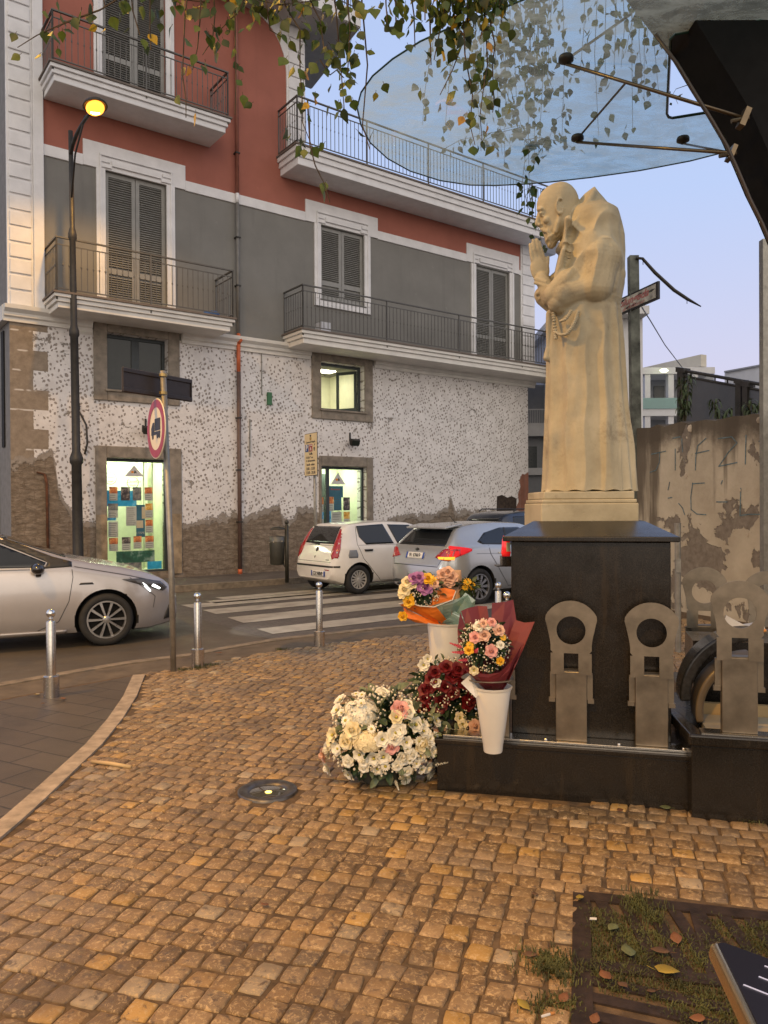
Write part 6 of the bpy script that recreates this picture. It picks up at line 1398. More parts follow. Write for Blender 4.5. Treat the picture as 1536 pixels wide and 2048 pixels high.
for x, y, n in ((930, 1305, (-1, -.4, .1)), (925, 1295, (-1, -.3, .4)), (950, 1305, (.1, -1, .5)), (935, 1320, (-.7, -.6, .1))): put(bq, 'spike', 'hot', L1(x, y, -.10), n, .75)
b = MB(); P = [L1(925, 1372, -.05), L1(985, 1400, -.10), L1(960, 1370, 0)]; b.prism([L1(922, 1366, -.06), L1(940, 1350, -.02), L1(962, 1385, -.02), L1(952, 1396, -.07)], (0, .002, 0)); b.build('tag_paper', plain('white_card', (.7, .7, .68), .5), bq)
oq = thing('wrapped_bouquet', 'mixed yellow, lilac and cream bouquet in orange paper in the rear cream vase', 'bouquet', vp2)
def L2(x, y, dy=0): return AT(x, y, vp2.y+dy)-vp2
base2 = L2(890, 1248); base2.z = vh2-.02
wrap(oq, base2, [[L2(800, 1210, -.02), L2(812, 1206, -.05), L2(832, 1212, -.09), L2(852, 1214, -.10), L2(868, 1208, -.10)], [L2(864, 1210, -.08), L2(869, 1178, -.05), L2(890, 1176, -.05), L2(910, 1180, -.05), L2(905, 1205, -.07)], [L2(806, 1215, -.04), L2(812, 1235, -.05), L2(830, 1245, -.05)]], orng)
wrap(oq, base2, [[L2(862, 1212, -.10), L2(885, 1205, -.11), L2(910, 1200, -.10), L2(935, 1190, -.06), L2(945, 1210, -.05)], [L2(905, 1220, -.06), L2(930, 1235, -.06), L2(945, 1260, -.08), L2(930, 1275, -.1)], [L2(930, 1185, 0), L2(950, 1200, 0), L2(945, 1240, -.02)]], cel, 'cellophane', 4)
b = MB(); P = [L2(798, 1208, -.03), L2(815, 1204, -.07), L2(840, 1212, -.11), L2(868, 1214, -.12), L2(905, 1200, -.11), L2(912, 1182, -.07)]; b.tube(P, .004, 5); b.build('white_paper_edge', white_pl, oq, True)
CO = L2(843, 1180, 0); leafy(oq, CO, (.13, .10, .09), 300, FM['leaf'], .05, seed=14); breath(oq, CO+Vector((.0, -.02, 0)), (.12, .10, .10), 420, 15, .005)
for k, c, x, y, s in (('rose', 'cream', 815, 1165, .9), ('rose', 'cream', 810, 1180, .9), ('cup', 'cream', 825, 1170, .9), ('rose', 'lilac', 828, 1158, 1.0), ('rose', 'lilac', 850, 1175, 1.1), ('rose', 'lilac', 838, 1156, .9), ('daisy', 'yellow', 816, 1195, 1.0), ('daisy', 'yellow', 862, 1160, 1.0), ('rose', 'yellow', 855, 1158, .9), ('rose', 'peach', 868, 1168, .8), ('cup', 'cream', 805, 1190, .8), ('rose', 'yellow', 818, 1203, .8), ('rose', 'yellow', 806, 1232, .7)):
    d = L2(x, y)-CO; put(oq, k, c, L2(x, y, -.11), (d.x*3, -1, d.z*3+.4), s)
pq = thing('wrapped_bouquet', 'peach rose bouquet in beige paper behind the orange-wrapped one', 'bouquet', vp2)
wrap(pq, base2+Vector((.02, .06, 0)), [[L2(880, 1170, .10), L2(885, 1150, .12), L2(905, 1140, .14), L2(922, 1140, .14), L2(925, 1180, .12)]], plain('beige_paper', (.42, .27, .18), .6))
for x, y in ((885, 1150), (895, 1145), (890, 1160), (902, 1155), (880, 1162), (898, 1165)): put(pq, 'rose', 'peach', L2(x, y, .05), (0, -1, .6), 1.0)
for x, y in ((935, 1165), (945, 1172), (930, 1175)): put(pq, 'daisy', 'yellow', L2(x, y, .08), (.2, -1, .5), .8)
leafy(pq, L2(935, 1175, .1), (.08, .06, .05), 90, FM['leaf'], .05, seed=17)

# ------------------------------------------------------------------ right-hand retaining wall with stains, peeling and blue strokes
WP, WD = AT(1365, 1235, 11.9), Vector((.39, -.92, 0)).normalized(); WP.z = 0          # direction towards the viewer
WN = Vector((WD.y, -WD.x, 0)); WN = WN if WN.dot(CAM-WP) > 0 else -WN
def WL(px, py, off=0.0):
    r = ray(px, py); p0 = WP+WN*off; return CAM + r*((p0-CAM).dot(WN)/r.dot(WN))
def stained():
    t = NT('stained_render'); v = t.coord(); sp = t.n('ShaderNodeSeparateXYZ'); t.l(v, sp.inputs[0]); z = sp.outputs['Z']
    base = t.ramp(t.noise(v, 1.5, 6, .65), [(.3, (.35, .305, .225)), (.7, (.50, .45, .345))])
    st = t.noise(t.coord((2.2, 2.2, .20)), 1.2, 5, .55); hi = t.step(z, .9, 3.0)
    streak = t.step(t.math('ADD', st, t.math('MULTIPLY', hi, .13)), .565, .69)
    c = t.mix(t.math('MULTIPLY', streak, .88), base, (.085, .068, .048)); top = t.step(t.math('ADD', z, t.math('MULTIPLY', t.noise(v, 2.5, 6, .7), .7)), 2.78, 3.15)
    c = t.mix(t.math('MULTIPLY', top, .9), c, (.075, .060, .042))
    pn = t.noise(v, 1.15, 7, .62, .3); low = t.math('MULTIPLY', t.step(z, 2.1, 1.2), .14); peel = t.step(t.math('ADD', pn, low), .64, .655)
    c = t.mix(peel, c, t.ramp(t.noise(v, 12, 4), [(.3, (.13, .11, .085)), (.7, (.23, .20, .16))]))
    t.bump(t.math('ADD', t.math('MULTIPLY', peel, -1.0), t.math('MULTIPLY', t.noise(v, 14, 7, .7), .5)), .8, .02); return t.set(c, .92)
b = MB(); tl, trt = WL(1271, 857), WL(1536, 826); Lw = (trt-tl); ex = tl + Lw*2.6
n_ = 40; V = []; rn = random.Random(9)
L_ = [tl.lerp(ex, i/n_) for i in range(n_+1)]; jz = [rn.uniform(-.025, .03) for _ in L_]
for i, p in enumerate(L_):
    zz = (2.93 if p.z > 3.2 else p.z)+jz[i]; zz = tl.z+(trt.z-tl.z)*min(2.6, i/n_*2.6)+jz[i]
    for off, z in ((0, -.1), (0, zz), (-.32, zz+.02), (-.32, -.1)): q = p - WN*0 + WN*off; V.append((q.x, q.y, z))
b.add(V, [(i*4+k, i*4+4+k, i*4+4+(k+1) % 4, i*4+(k+1) % 4) for i in range(n_) for k in range(4)] + [(0, 1, 2, 3), (n_*4+3, n_*4+2, n_*4+1, n_*4)])
rwl = b.build('retaining_wall', stained(), clean=True); tag(rwl, 'tall stained plaster wall with blue graffiti strokes behind the monument', 'wall')
def z7(X, Y): return 1200+X/3.303, 480+Y/3.303
strokes = [[(340,1415),(435,1395)], [(395,1400),(392,1470),(370,1520),(330,1535)], [(480,1310),(530,1300)], [(497,1380),(497,1520)], [(540,1310),(545,1400)], [(630,1520),(632,1440),(645,1360),(700,1310)], [(630,1410),(720,1390)], [(780,1312),(870,1300),(905,1340),(850,1400),(785,1495),(905,1470)], [(965,1290),(960,1480)], [(1050,1330),(1105,1310)], [(1055,1430),(1108,1438)],
           [(460,1600),(450,1650)], [(450,1705),(475,1700)], [(615,1610),(690,1605)], [(612,1605),(600,1700),(602,1780),(640,1810),(700,1815)], [(770,1730),(840,1730)], [(808,1590),(800,1612)], [(930,1640),(925,1820),(985,1812),(1105,1812)], [(520,1740),(545,1770),(560,1815)]]
b = MB()
for s_ in strokes:
    P = [WL(*z7(*q), .004) for q in s_]
    for p, q in zip(P, P[1:]): t_ = (q-p).normalized(); n2 = t_.cross(WN)*.008; e_ = t_*.006; b.prism([p-n2-e_, q-n2+e_, q+n2+e_, p+n2-e_], WN*.002)
b.build('graffiti_strokes', plain('faded_blue_spray', (.12, .18, .20), .9, var=.4, sc=20), rwl)
b = MB()
for X, Y, r_ in ((575, 1555, .045), (600, 1245, .06), (575, 1305, .02), (1060, 1700, .025), (1070, 1395, .02), (930, 1655, .02), (980, 1950, .03), (1055, 1190, .05)): p = WL(*z7(X, Y), .003); b.ball(p, r_, 7, (1, .25, 1))
b.build('plaster_chips', plain('chip_pale', (.52, .45, .36), .9), rwl)
# pale pipe posts near the pedestal
pp = AT(1356, 1240, 8.6); b = MB(); b.tube([(0, 0, 0), (0, 0, AT(1356, 1062, 8.6).z)], .034, 12); b.lathe([(.036, 0), (.036, .1), (0, .1)], 12, Matrix.Translation((0, 0, AT(1356, 1064, 8.6).z))); b.box(-.04, .02, -.045, -.02, .9, 1.05)
o = b.build('steel_post', zinc_m, smooth=False); o.location = (pp.x, pp.y, 0); tag(o, 'thin grey post just behind the right side of the pedestal', 'post')
q = AT(1531, 860, 10.4); b = MB(); b.box(-.055, .055, -.055, .055, 0, AT(1531, 480, 10.4).z); o = b.build('steel_post', zinc_m); o.location = (q.x, q.y, 0); tag(o, 'tall grey square post at the right edge before the wall', 'post')
# sign post with the old lettered board
Yp = 12.9; sp0 = AT(1276, 1200, Yp); spt = AT(1266, 513, Yp); sgp = thing('sign_post', 'weathered square steel post beside the stained wall with a loose rod hanging from its top', 'post', (sp0.x, sp0.y, 0))
b = MB(); H = spt.z; w = .075; lx = spt.x-sp0.x; V = [(x+lx*q_, y, z) for z, q_ in ((0, 0), (H, 1)) for x, y in ((-w, -w), (w, -w), (w, w), (-w, w))]; b.add(V, [(0,1,2,3), (7,6,5,4), (0,4,5,1), (1,5,6,2), (2,6,7,3), (3,7,4,0)])
rustg = plain('weathered_steel', (.12, .13, .11), .7, metal=.3, var=.5, sc=4); b.build('post', rustg, sgp)
P = [AT(x, y, Yp-.1)-Vector((sp0.x, sp0.y, 0)) for x, y in ((1272, 516), (1285, 517), (1310, 545), (1348, 580), (1375, 598), (1402, 613))]
b = MB(); b.tube(P, [.022, .025, .03, .03, .028, .01], 7); 
for x, y in ((1286, 520), (1374, 598)): a = AT(x, y, Yp-.1)-Vector((sp0.x, sp0.y, 0)); b.tube([a, a+Vector((0, 0, -.08))], .006, 4)
b.build('loose_rod', iron_m, sgp, True)
c4 = [AT(1234, 606, Yp+.55), AT(1330, 564, Yp-.75), AT(1330, 597, Yp-.75), AT(1236, 640, Yp+.55)]; cc = sum(c4, Vector())/4; dx = ((c4[1]-c4[0])+(c4[2]-c4[3]))/2; hh = ((c4[0]-c4[3]).length+(c4[1]-c4[2]).length)/4; dx.z = 0; ln = dx.length/2
T = frame(cc-Vector((0, 0, 0))+Vector((dx.y, -dx.x, 0)).normalized()*.13, dx, Vector((dx.y, -dx.x, 0)))
b = MB(); b.box(-ln, ln, -hh, hh, -.04, .0, T); brd = b.build('shop_sign_board', black_m); tag(brd, 'old framed board with faded red script on the weathered post', 'sign')
b = MB(); b.box(-ln+.05, ln-.05, -hh+.03, hh-.03, .001, .006, T); fc_ = b.build('sign_face', plain('faded_face', (.42, .40, .32), .7, var=.4, sc=6), brd)
fr_ = plain('faded_red', (.36, .13, .11), .7, var=.25); text_obj('Solungeda', hh*1.25, fr_, T @ Matrix.Translation((-.05, hh*.22, .008)), fc_, shear=.45, sx=1.35, bold=.004); text_obj('di Antonio', hh*.7, fr_, T @ Matrix.Translation((.0, -hh*.55, .008)), fc_, shear=.4, sx=1.5)
b = MB(); rn = random.Random(2)
for i in range(7): x = -ln*.85+ln*1.7*i/7; y = rn.uniform(-.6, .6)*hh; b.prism([T @ Vector(q) for q in ((x, y, .0065), (x+ln*.16, y+.02, .0065), (x+ln*.3, y+.01, .0065), (x+ln*.15, y-.02, .0065))], (T.to_3x3() @ Vector((0, 0, 1)))*.001)
b.build('peeled_marks', black_m, fc_)
b = MB(); b.tube([AT(1284, 615, 13), AT(1300, 640, 16), AT(1330, 690, 20), AT(1372, 745, 26)], .012, 4); tag(b.build('overhead_cable', iron_m), 'thin cable running down from the weathered post to the far houses', 'cable')

# ------------------------------------------------------------------ houses beyond
farw = plain('far_white_render', (.62, .62, .63), .85, var=.04); farg = plain('far_grey_render', (.30, .31, .33), .85, var=.05); fard = plain('far_opening', (.035, .045, .05), .3)
def facebox(b, pa, pb, z0, z1, depth):      # box whose front runs between two ground points
    d = Vector((pb.x-pa.x, pb.y-pa.y, 0)).normalized(); n = Vector((-d.y, d.x, 0)); n = n if n.y > 0 else -n
    b.prism([(pa.x, pa.y, z0), (pb.x, pb.y, z0), (pb.x+n.x*depth, pb.y+n.y*depth, z0), (pa.x+n.x*depth, pa.y+n.y*depth, z0)], (0, 0, z1-z0))
def ph_box(b, x0, y0, x1, y1, Y, depth=.2, Yr=None):
    Yr = Yr or Y; p, q = AT(x0, y1, Y), AT(x1, y1, Yr); facebox(b, p, q, p.z, AT(x0, y0, Y).z, depth)
h1 = thing('far_house', 'white house behind the statue with a jutting flat roof', 'house', (AT(1230, 1000, 24).x, 24, 0))
def C_(o, parent): o.parent = parent; o.matrix_parent_inverse = Matrix.Translation(-parent.location); return o
b = MB(); ph_box(b, 1130, 628, 1287, 1100, 24, 6); C_(b.build('wall', farw), h1); b = MB(); ph_box(b, 1120, 612, 1299, 628, 23.4, 7); C_(b.build('flat_roof', farw), h1)
b = MB(); ph_box(b, 1120, 628.2, 1299, 640, 23.5, .3); 
h2 = thing('far_house', 'white house with glass balconies right of the weathered post', 'house', (AT(1340, 1000, 30).x, 30, 0))
b = MB(); ph_box(b, 1287, 738, 1425, 1000, 31.5, 6); C_(b.build('wall', farg), h2)
b = MB(); ph_box(b, 1285, 735, 1430, 748, 30, 1.6); ph_box(b, 1285, 818, 1430, 832, 30, 1.6); C_(b.build('floor_slab', farw), h2)
b = MB()
for x in (1290, 1337, 1385): b = MB(); ph_box(b, x, 748.2, x+11, 817.8, 30.05, .3); C_(b.build('column', farw), h2); b = MB(); ph_box(b, x, 832.2, x+11, 900, 30.05, .3); C_(b.build('column', farw), h2)
b = MB(); ph_box(b, 1308, 772, 1329, 817, 31.45, .04); C_(b.build('window', fard), h2)
b = MB(); ph_box(b, 1279, 796, 1356, 817.5, 29.95, .03); gb = b.build('glass_balustrade', NT('balustrade_glass').set((.36, .52, .50), .08, 0, Transmission_Weight=.35, IOR=1.1)); C_(gb, h2)
b = MB(); ph_box(b, 1287, 735, 1402, 757, 33, .3, 30.2); C_(b.build('roof_parapet', plain('cream_parapet', (.60, .56, .47), .8, var=.04)), h2)
b = MB(); ph_box(b, 1404, 738, 1428, 800, 34, 3); C_(b.build('stair_tower', farg), h2)
fl = AT(1328, 741, 29.5); b = MB(); b.ball((0, 0, 0), .11, 10, (1.5, 1, .6)); o = b.build('lit_lamp', emis('far_lamp', (.85, 1, .55), 7)); C_(o, h2); o.location = fl
h3 = thing('far_house', 'pale house with a grey flat roof at the right edge', 'house', (AT(1500, 1000, 34).x, 34, 0))
b = MB(); ph_box(b, 1450, 745, 1620, 1000, 33, 6, 29.6); C_(b.build('wall', farw), h3); b = MB(); ph_box(b, 1448, 742, 1622, 745, 32.9, .4, 29.5); C_(b.build('flat_roof', farg), h3)
# house past the end of the facade, seen left of the statue
h4 = thing('far_house', 'pale grey house with an upper railing between the apartment building and the statue', 'house', (AT(1070, 1000, 27).x, 27, 0))
b = MB(); ph_box(b, 1040, 770, 1130, 1100, 27, 5); C_(b.build('wall', farg), h4); b = MB(); ph_box(b, 1040, 846, 1130, 872, 26.6, .38); ph_box(b, 1040, 936, 1130, 950, 26.8, .19); C_(b.build('balcony', farw), h4)
b = MB(); ph_box(b, 1056, 893, 1074, 936, 26.97, .03); C_(b.build('window', fard), h4)
b = MB()
for i in range(26): x = 1040+i*3.5; ph_box(b, x, 820, x+.9, 846, 26.55, .02)
ph_box(b, 1040, 818, 1130, 820, 26.55, .03); C_(b.build('railing', farw), h4)
# fence panels on top of the wall
def WO(px, py, off): return WL(px, py, off)
fen = thing('panel_fence', 'dark fence with blue-grey panels and a round top rail above the stained wall', 'fence', (WO(1370, 850, -1.2).x, WO(1370, 850, -1.2).y, 0))
panm = plain('panel_blue_grey', (.085, .095, .115), .5, var=.06)
def fence_bit(b, x0, y0t, y0b, x1, y1t, y1b, off, th=.05):
    P = [WO(x0, y0b, off), WO(x1, y1b, off), WO(x1, y1t, off), WO(x0, y0t, off)]; b.prism(P, -WN*th)
b = MB(); fence_bit(b, 1365, 752, 850, 1472, 772, 850, -1.2); C_(b.build('panel', panm), fen); b = MB(); fence_bit(b, 1494, 776, 850, 1540, 784, 850, -1.2); fence_bit(b, 1541, 784, 850, 1640, 800, 850, -1.2); C_(b.build('panel', panm), fen)
b = MB()
for x0, x1, yt in ((1354, 1365, 734), (1470, 1481, 757), (1484, 1494, 762)): b = MB(); fence_bit(b, x0, yt, 850, x1, yt+2, 850, -1.15, .12); fence_bit(b, x0-3, yt, yt+10, x1+2, yt+2, yt+12, -1.13, .16); C_(b.build('fence_post', iron_m), fen)
b = MB(); b.tube([WO(1366, 741, -1.2), WO(1540, 772, -1.2)], .028, 8); b.tube([WO(1366, 752, -1.2), WO(1540, 784, -1.2)], .022, 8)
for x in (1382, 1430, 1455, 1505, 1522): y = 743+(x-1366)*.18; b.tube([WO(x, y, -1.2), WO(x, y+10, -1.2)], .014, 6)
C_(b.build('top_rail', iron_m), fen)
# leafy plants growing over the wall
def weed(px, py, h, n, label, seed):
    p = WO(px, py, -.45); w_ = thing('wall_plant', label, 'plant', p, 0, 'plants growing on top of the stained wall'); rn = random.Random(seed); b = MB(); s_ = MB()
    for k in range(n):
        a = rn.uniform(0, 6.3); top = Vector((cos(a)*rn.uniform(.02, .18), sin(a)*.12, h*rn.uniform(.5, 1))); s_.tube([(0, 0, -.15), top*.5+Vector((0, 0, .02)), top], [.008, .006, .003], 5)
        for i in range(9):
            q = .3+.7*i/8; c = Vector((0, 0, 0)).lerp(top, q)
            for s in range(2):
                w = rn.uniform(0, 6.3); R = Matrix.Translation(c) @ Matrix.Rotation(w, 4, 'Z') @ Matrix.Rotation(rn.uniform(-.2, .5), 4, 'X'); petal(b, R, .014, .17*rn.uniform(.6, 1.1), -1.1, 4)
    b.build('leaves', plain('weed_green', (.055, .085, .03), .6, var=.3), w_, True); s_.build('stems', plain('weed_stem', (.07, .06, .03), .7), w_)
weed(1370, 850, .85, 7, 'tall leafy weed on the wall at the left end of the fence', 1); weed(1440, 842, .35, 3, 'small feathery weed on the wall before the wide fence panel', 2); weed(1508, 832, .40, 3, 'small weed on the wall before the right fence panel', 3)

# ------------------------------------------------------------------ glass canopy on its curved black mast
gz_ = 4.75
def GG(x, y, z=gz_): return G(x, y, z)
rim = [(1470, 299), (1380, 322), (1280, 341), (1180, 355), (1100, 364), (1050, 368), (990, 371), (940, 370), (880, 361), (820, 342), (775, 317), (740, 285), (722, 250), (714, 215), (722, 185), (745, 152), (785, 118), (840, 83), (890, 60), (945, 38), (1000, 18), (1060, -6), (1150, -45), (1280, -110), (1450, -200), (1640, -200), (1700, 60), (1560, 245)]
notch = [(1432, 222), (1345, 236), (1337, 234), (1334, 228), (1341, 78), (1350, 68), (1520, 40), (1560, 100), (1500, 205)]
def glassmat():
    t = NT('dusty_canopy_glass'); v = t.coord(); tr = t.n('ShaderNodeBsdfTransparent'); tr.inputs[0].default_value = (.62, .76, .78, 1)
    tl_ = t.n('ShaderNodeBsdfTranslucent'); tl_.inputs[0].default_value = (.48, .60, .62, 1); df = t.n('ShaderNodeBsdfDiffuse'); df.inputs[0].default_value = (.25, .30, .31, 1)
    d = t.n('ShaderNodeMixShader'); d.inputs[0].default_value = .25; t.l(tl_.outputs[0], d.inputs[1]); t.l(df.outputs[0], d.inputs[2])
    vs = t.coord((1.0, 1.7, 1)); n1 = t.noise(vs, 3.2, 9, .75, .4); n2 = t.noise(vs, 18, 5, .85)
    dust = t.math('ADD', t.math('MULTIPLY', t.step(n1, .34, .68), .40), .20); spk = t.math('MULTIPLY', t.step(n2, .66, .72), .35)
    m = t.n('ShaderNodeMixShader'); t.l(t.math('ADD', dust, spk, True), m.inputs[0]); t.l(tr.outputs[0], m.inputs[1]); t.l(d.outputs[0], m.inputs[2])
    g = t.n('ShaderNodeBsdfGlossy'); g.inputs['Roughness'].default_value = .02; fr = t.n('ShaderNodeLayerWeight'); m2 = t.n('ShaderNodeMixShader'); t.l(t.math('ADD', t.math('MULTIPLY', t.math('POWER', fr.outputs['Facing'], 4), .35), .035), m2.inputs[0]); t.l(m.outputs[0], m2.inputs[1]); t.l(g.outputs[0], m2.inputs[2]); t.l(m2.outputs[0], t.out.inputs[0]); return t.mat
can = thing('glass_canopy', 'curved dusty glass canopy held by steel rods above the monk statue', 'canopy', (1.4, 5.6, 0))
# sheet with its notch joined to the outline by a slit so the face stays simple
R2 = [GG(*p) for p in rim]; N2 = [GG(*p) for p in notch]
outl = R2[:1] + R2[1:-1] + [R2[-1]] + [N2[-1]] + N2[-2::-1]
bm = bmesh.new(); v0 = [bm.verts.new(p) for p in R2]; v1_ = [bm.verts.new(p) for p in N2]
E_ = [bm.edges.new((v0[i], v0[(i+1) % len(v0)])) for i in range(len(v0))] + [bm.edges.new((v1_[i], v1_[(i+1) % len(v1_)])) for i in range(len(v1_))]
bmesh.ops.triangle_fill(bm, edges=E_, use_beauty=True, use_dissolve=False)
me = bpy.data.meshes.new('glass_sheet'); bm.to_mesh(me); bm.free(); me.materials.append(glassmat()); gs = bpy.data.objects.new('glass_sheet', me); COL.objects.link(gs); C_(gs, can)
b = MB(); edge_m = plain('glass_edge', (.012, .045, .035), .2, var=.05, bump=0)
b.tube(R2+R2[:1], .0065, 6); C_(b.build('glass_edge', edge_m), can); b = MB(); b.tube(N2+N2[:1], .011, 6); C_(b.build('glass_edge', edge_m), can)
YM = 5.35
mast_px = [(1170, -120), (1252, 0), (1300, 62), (1345, 122), (1381, 182), (1415, 236), (1442, 282), (1466, 335), (1490, 392), (1514, 440), (1536, 492), (1562, 570), (1585, 700), (1600, 900), (1610, 1180)]
inner = [AT(x, y, YM) for x, y in mast_px]; outer = [AT(x, y, YM) for x, y in ((1900, 1180), (1900, 700), (1880, 300), (1800, -120), (1700, -300), (1400, -400))]
b = MB(); V = inner+outer
b.prism([Vector((p.x, YM, p.z)) for p in V], (0, -.42, 0)); mst = b.build('canopy_mast', plain('mast_black', (.006, .005, .0045), .7, var=.2, bump=.05, Specular_IOR_Level=.15), clean=True); tag(mst, 'massive curved black mast carrying the glass canopy at the right edge', 'mast')
b = MB(); r0 = [AT(x+10, y+8, YM-.42) for x, y in mast_px[2:]]; b.tube([Vector((p.x, YM-.424, p.z)) for p in r0], .012, 6); b.build('edge_bead', plain('mast_brown', (.05, .035, .025), .4), mst, True)
brassy = plain('strut_steel', (.17, .13, .085), .35, metal=.9, var=.1)
k1, k2 = AT(1488, 236, YM-.46), AT(1463, 306, YM-.30)
def node(px, py, tgt, r_=.014):
    r_ *= .72
    p = GG(px, py, gz_-.03); b = MB(); b.lathe([(0, .024), (.046, .024), (.052, .012), (.052, -.010), (.03, -.022), (.012, -.035), (0, -.04)], 18, Matrix.Translation(p)); nb = MB(); C_(b.build('glass_fitting', iron_m, smooth=True), can)
    b.mi = 0; b2 = MB(); b2.tube([p+Vector((0, 0, -.03)), tgt], r_, 10); C_(b2.build('strut', brassy, smooth=True), can)
node(1132, 119, k1, .016); node(1155, 277, k2, .016); node(1366, 280, k2, .011)
for k_, sc_2 in ((k1, 1), (k2, .8)):
    b = MB(); b.box(-.018*sc_2, .018*sc_2, -.03, .04, -.06*sc_2, .06*sc_2, Matrix.Translation(k_) @ Matrix.Rotation(.4, 4, 'Y')); b.tube([k_+Vector((-.08, -.0, -.02)), k_+Vector((.03, 0, 0))], .014, 8); C_(b.build('bracket', brassy), can)
# rods added above the glass to stand for reflections of the struts
for a, c in (((1135, 118), (1262, 28)), ((1157, 275), (1252, 165))):
    b = MB(); b.tube([GG(*a, gz_+.02), AT(*c, YM+.02)+Vector((0, .0, .0))], .009, 6); C_(b.build('strut_reflection', brassy), can)

# ------------------------------------------------------------------ overhanging tree: trunk out of the picture at the right, twigs hanging in
tree = thing('overhanging_tree', 'tree whose thin hanging twigs and yellowing leaves cover the top of the photo', 'tree', (2.3, 1.4, 0))
bark = plain('birch_bark', (.20, .18, .15), .85, var=.4, sc=8, bump=.6); twig_m = plain('twig', (.05, .035, .02), .8)
def leafmat(name, cols, tr=.35):
    t = NT(name); a = t.n('ShaderNodeAttribute'); a.attribute_name = 'leafcol'; v = t.coord(); c = t.mix(t.math('MULTIPLY', t.step(t.noise(v, 60, 3), .5, .7), .35), a.outputs['Color'], (.05, .04, .01))
    t.set(c, .5); tl_ = t.n('ShaderNodeBsdfTranslucent'); t.l(c, tl_.inputs[0]); m = t.n('ShaderNodeMixShader'); m.inputs[0].default_value = tr; t.l(t.p.outputs[0], m.inputs[1]); t.l(tl_.outputs[0], m.inputs[2]); t.l(m.outputs[0], t.out.inputs[0]); return t.mat
lfm = leafmat('hanging_leaf', None)
rn = random.Random(77)
LV, LF, LC = [], [], []; TW = MB()
def leaf(p, size, col, droop=1.0, pb=None):
    d = Vector((rn.gauss(0, .55), rn.gauss(0, .55), -droop)).normalized(); sd = d.cross(Vector((rn.gauss(0, 1), rn.gauss(0, 1), rn.gauss(0, .3)))).normalized(); nm = d.cross(sd)
    b0 = len(LV); L = size; w = size*rn.uniform(.28, .40); cv = rn.uniform(-.25, .25)
    pr = [(0, 0), (.10, .55), (.3, 1.0), (.5, .88), (.75, .42), (1, 0)]
    for q, ww in pr:
        c = p + d*(L*(.18+q*.82)) + nm*(cv*L*q*q)
        if ww == 0: LV.append(tuple(c))
        else: LV.extend([tuple(c-sd*w*ww+nm*w*.22*ww), tuple(c), tuple(c+sd*w*ww+nm*w*.22*ww)])
    i = b0; LF.extend([(i, i+1, i+2), (i, i+2, i+3)])
    for k in range(3): s = i+1+3*k; LF.extend([(s, s+3, s+4, s+1), (s+1, s+4, s+5, s+2)])
    s = i+10; LF.extend([(s, s+3, s+1), (s+1, s+3, s+2)]); LC.extend([(*col, 1)]*(len(LV)-b0))
    TW.tube([p, p+d*L*.2], .0012, 3, False)
GREEN = [(.06, .11, .02), (.09, .14, .022), (.045, .075, .016), (.13, .165, .026), (.035, .055, .013)]; YEL = [(.55, .36, .03), (.42, .22, .03), (.38, .30, .04)]
def strand(P, Y, dens=1.0, size=.052, yel=.12, spread=.036, dark=1.0):
    pts = [AT(x, y, Y+rn.uniform(-.03, .03)) if len(q) == 2 else AT(q[0], q[1], q[2]) for q in P for x, y in [q[:2]]]
    TW.tube(pts, [.0024*(1-i/len(pts))+.0011 for i in range(len(pts))], 4)
    for p, q in zip(pts, pts[1:]):
        n = max(1, int((q-p).length/.019*dens))
        for i in range(n):
            c = p.lerp(q, (i+rn.random())/n) + Vector((rn.gauss(0, spread), rn.gauss(0, spread), rn.gauss(0, spread*.5)))
            col = rn.choice(YEL) if rn.random() < yel else rn.choice(GREEN); leaf(c, size*rn.uniform(.65, 1.2), tuple(k*dark for k in col))
Y1 = 3.0
# yellow-green front twigs over the building: start above the frame
for P, dens, yel in (
    ([(330, -60), (200, 20), (120, 50), (75, 70), (35, 95)], .75, .15), ([(200, 20), (130, 45), (115, 55)], .6, .1), ([(260, -60), (265, 20), (280, 70)], .8, .2),
    ([(300, -40), (300, 60), (302, 100)], .4, .5), ([(380, -50), (370, 30), (365, 150), (372, 200), (372, 235)], .35, .3), ([(405, -60), (400, 40), (395, 95), (385, 140)], .5, .2),
    ([(425, -40), (430, 30), (425, 80), (405, 110)], 1.1, .12), ([(460, -40), (470, 40), (472, 150), (470, 230)], .45, .1), ([(500, -40), (480, 20), (440, 60)], 1.0, .2), ([(520, -60), (535, 20), (540, 60), (565, 75)], .8, .4),
    ([(560, -60), (570, 10), (600, 60), (600, 140), (605, 210), (605, 245), (625, 295)], .85, .1), ([(600, -40), (640, 40), (650, 110)], 1.2, .1), ([(660, -60), (672, 20), (678, 90), (684, 165), (690, 235)], 1.5, .05), ([(690, -60), (700, 60), (695, 150)], .9, .05),
    ([(615, 200), (620, 290), (630, 330), (650, 370), (660, 405)], .40, .3), ([(720, -40), (735, 130), (725, 250), (740, 300)], .22, .1), ([(640, 120), (660, 150), (700, 120)], .6, 0),
    ([(770, -60), (772, 10), (775, 50)], .9, .05), ([(790, -60), (792, 60)], .7, .05), ([(815, -60), (828, 30), (830, 95)], .9, .05), ([(850, -60), (850, 40)], 1.1, .05), ([(350, -60), (480, -10), (560, 10), (640, 0)], 1.5, .15), ([(250, -40), (330, -5), (420, 5)], .8, .2), ([(200, -50), (210, 15)], .5, .3)):
    strand(P, Y1, dens*1.0, .058, yel*.6)
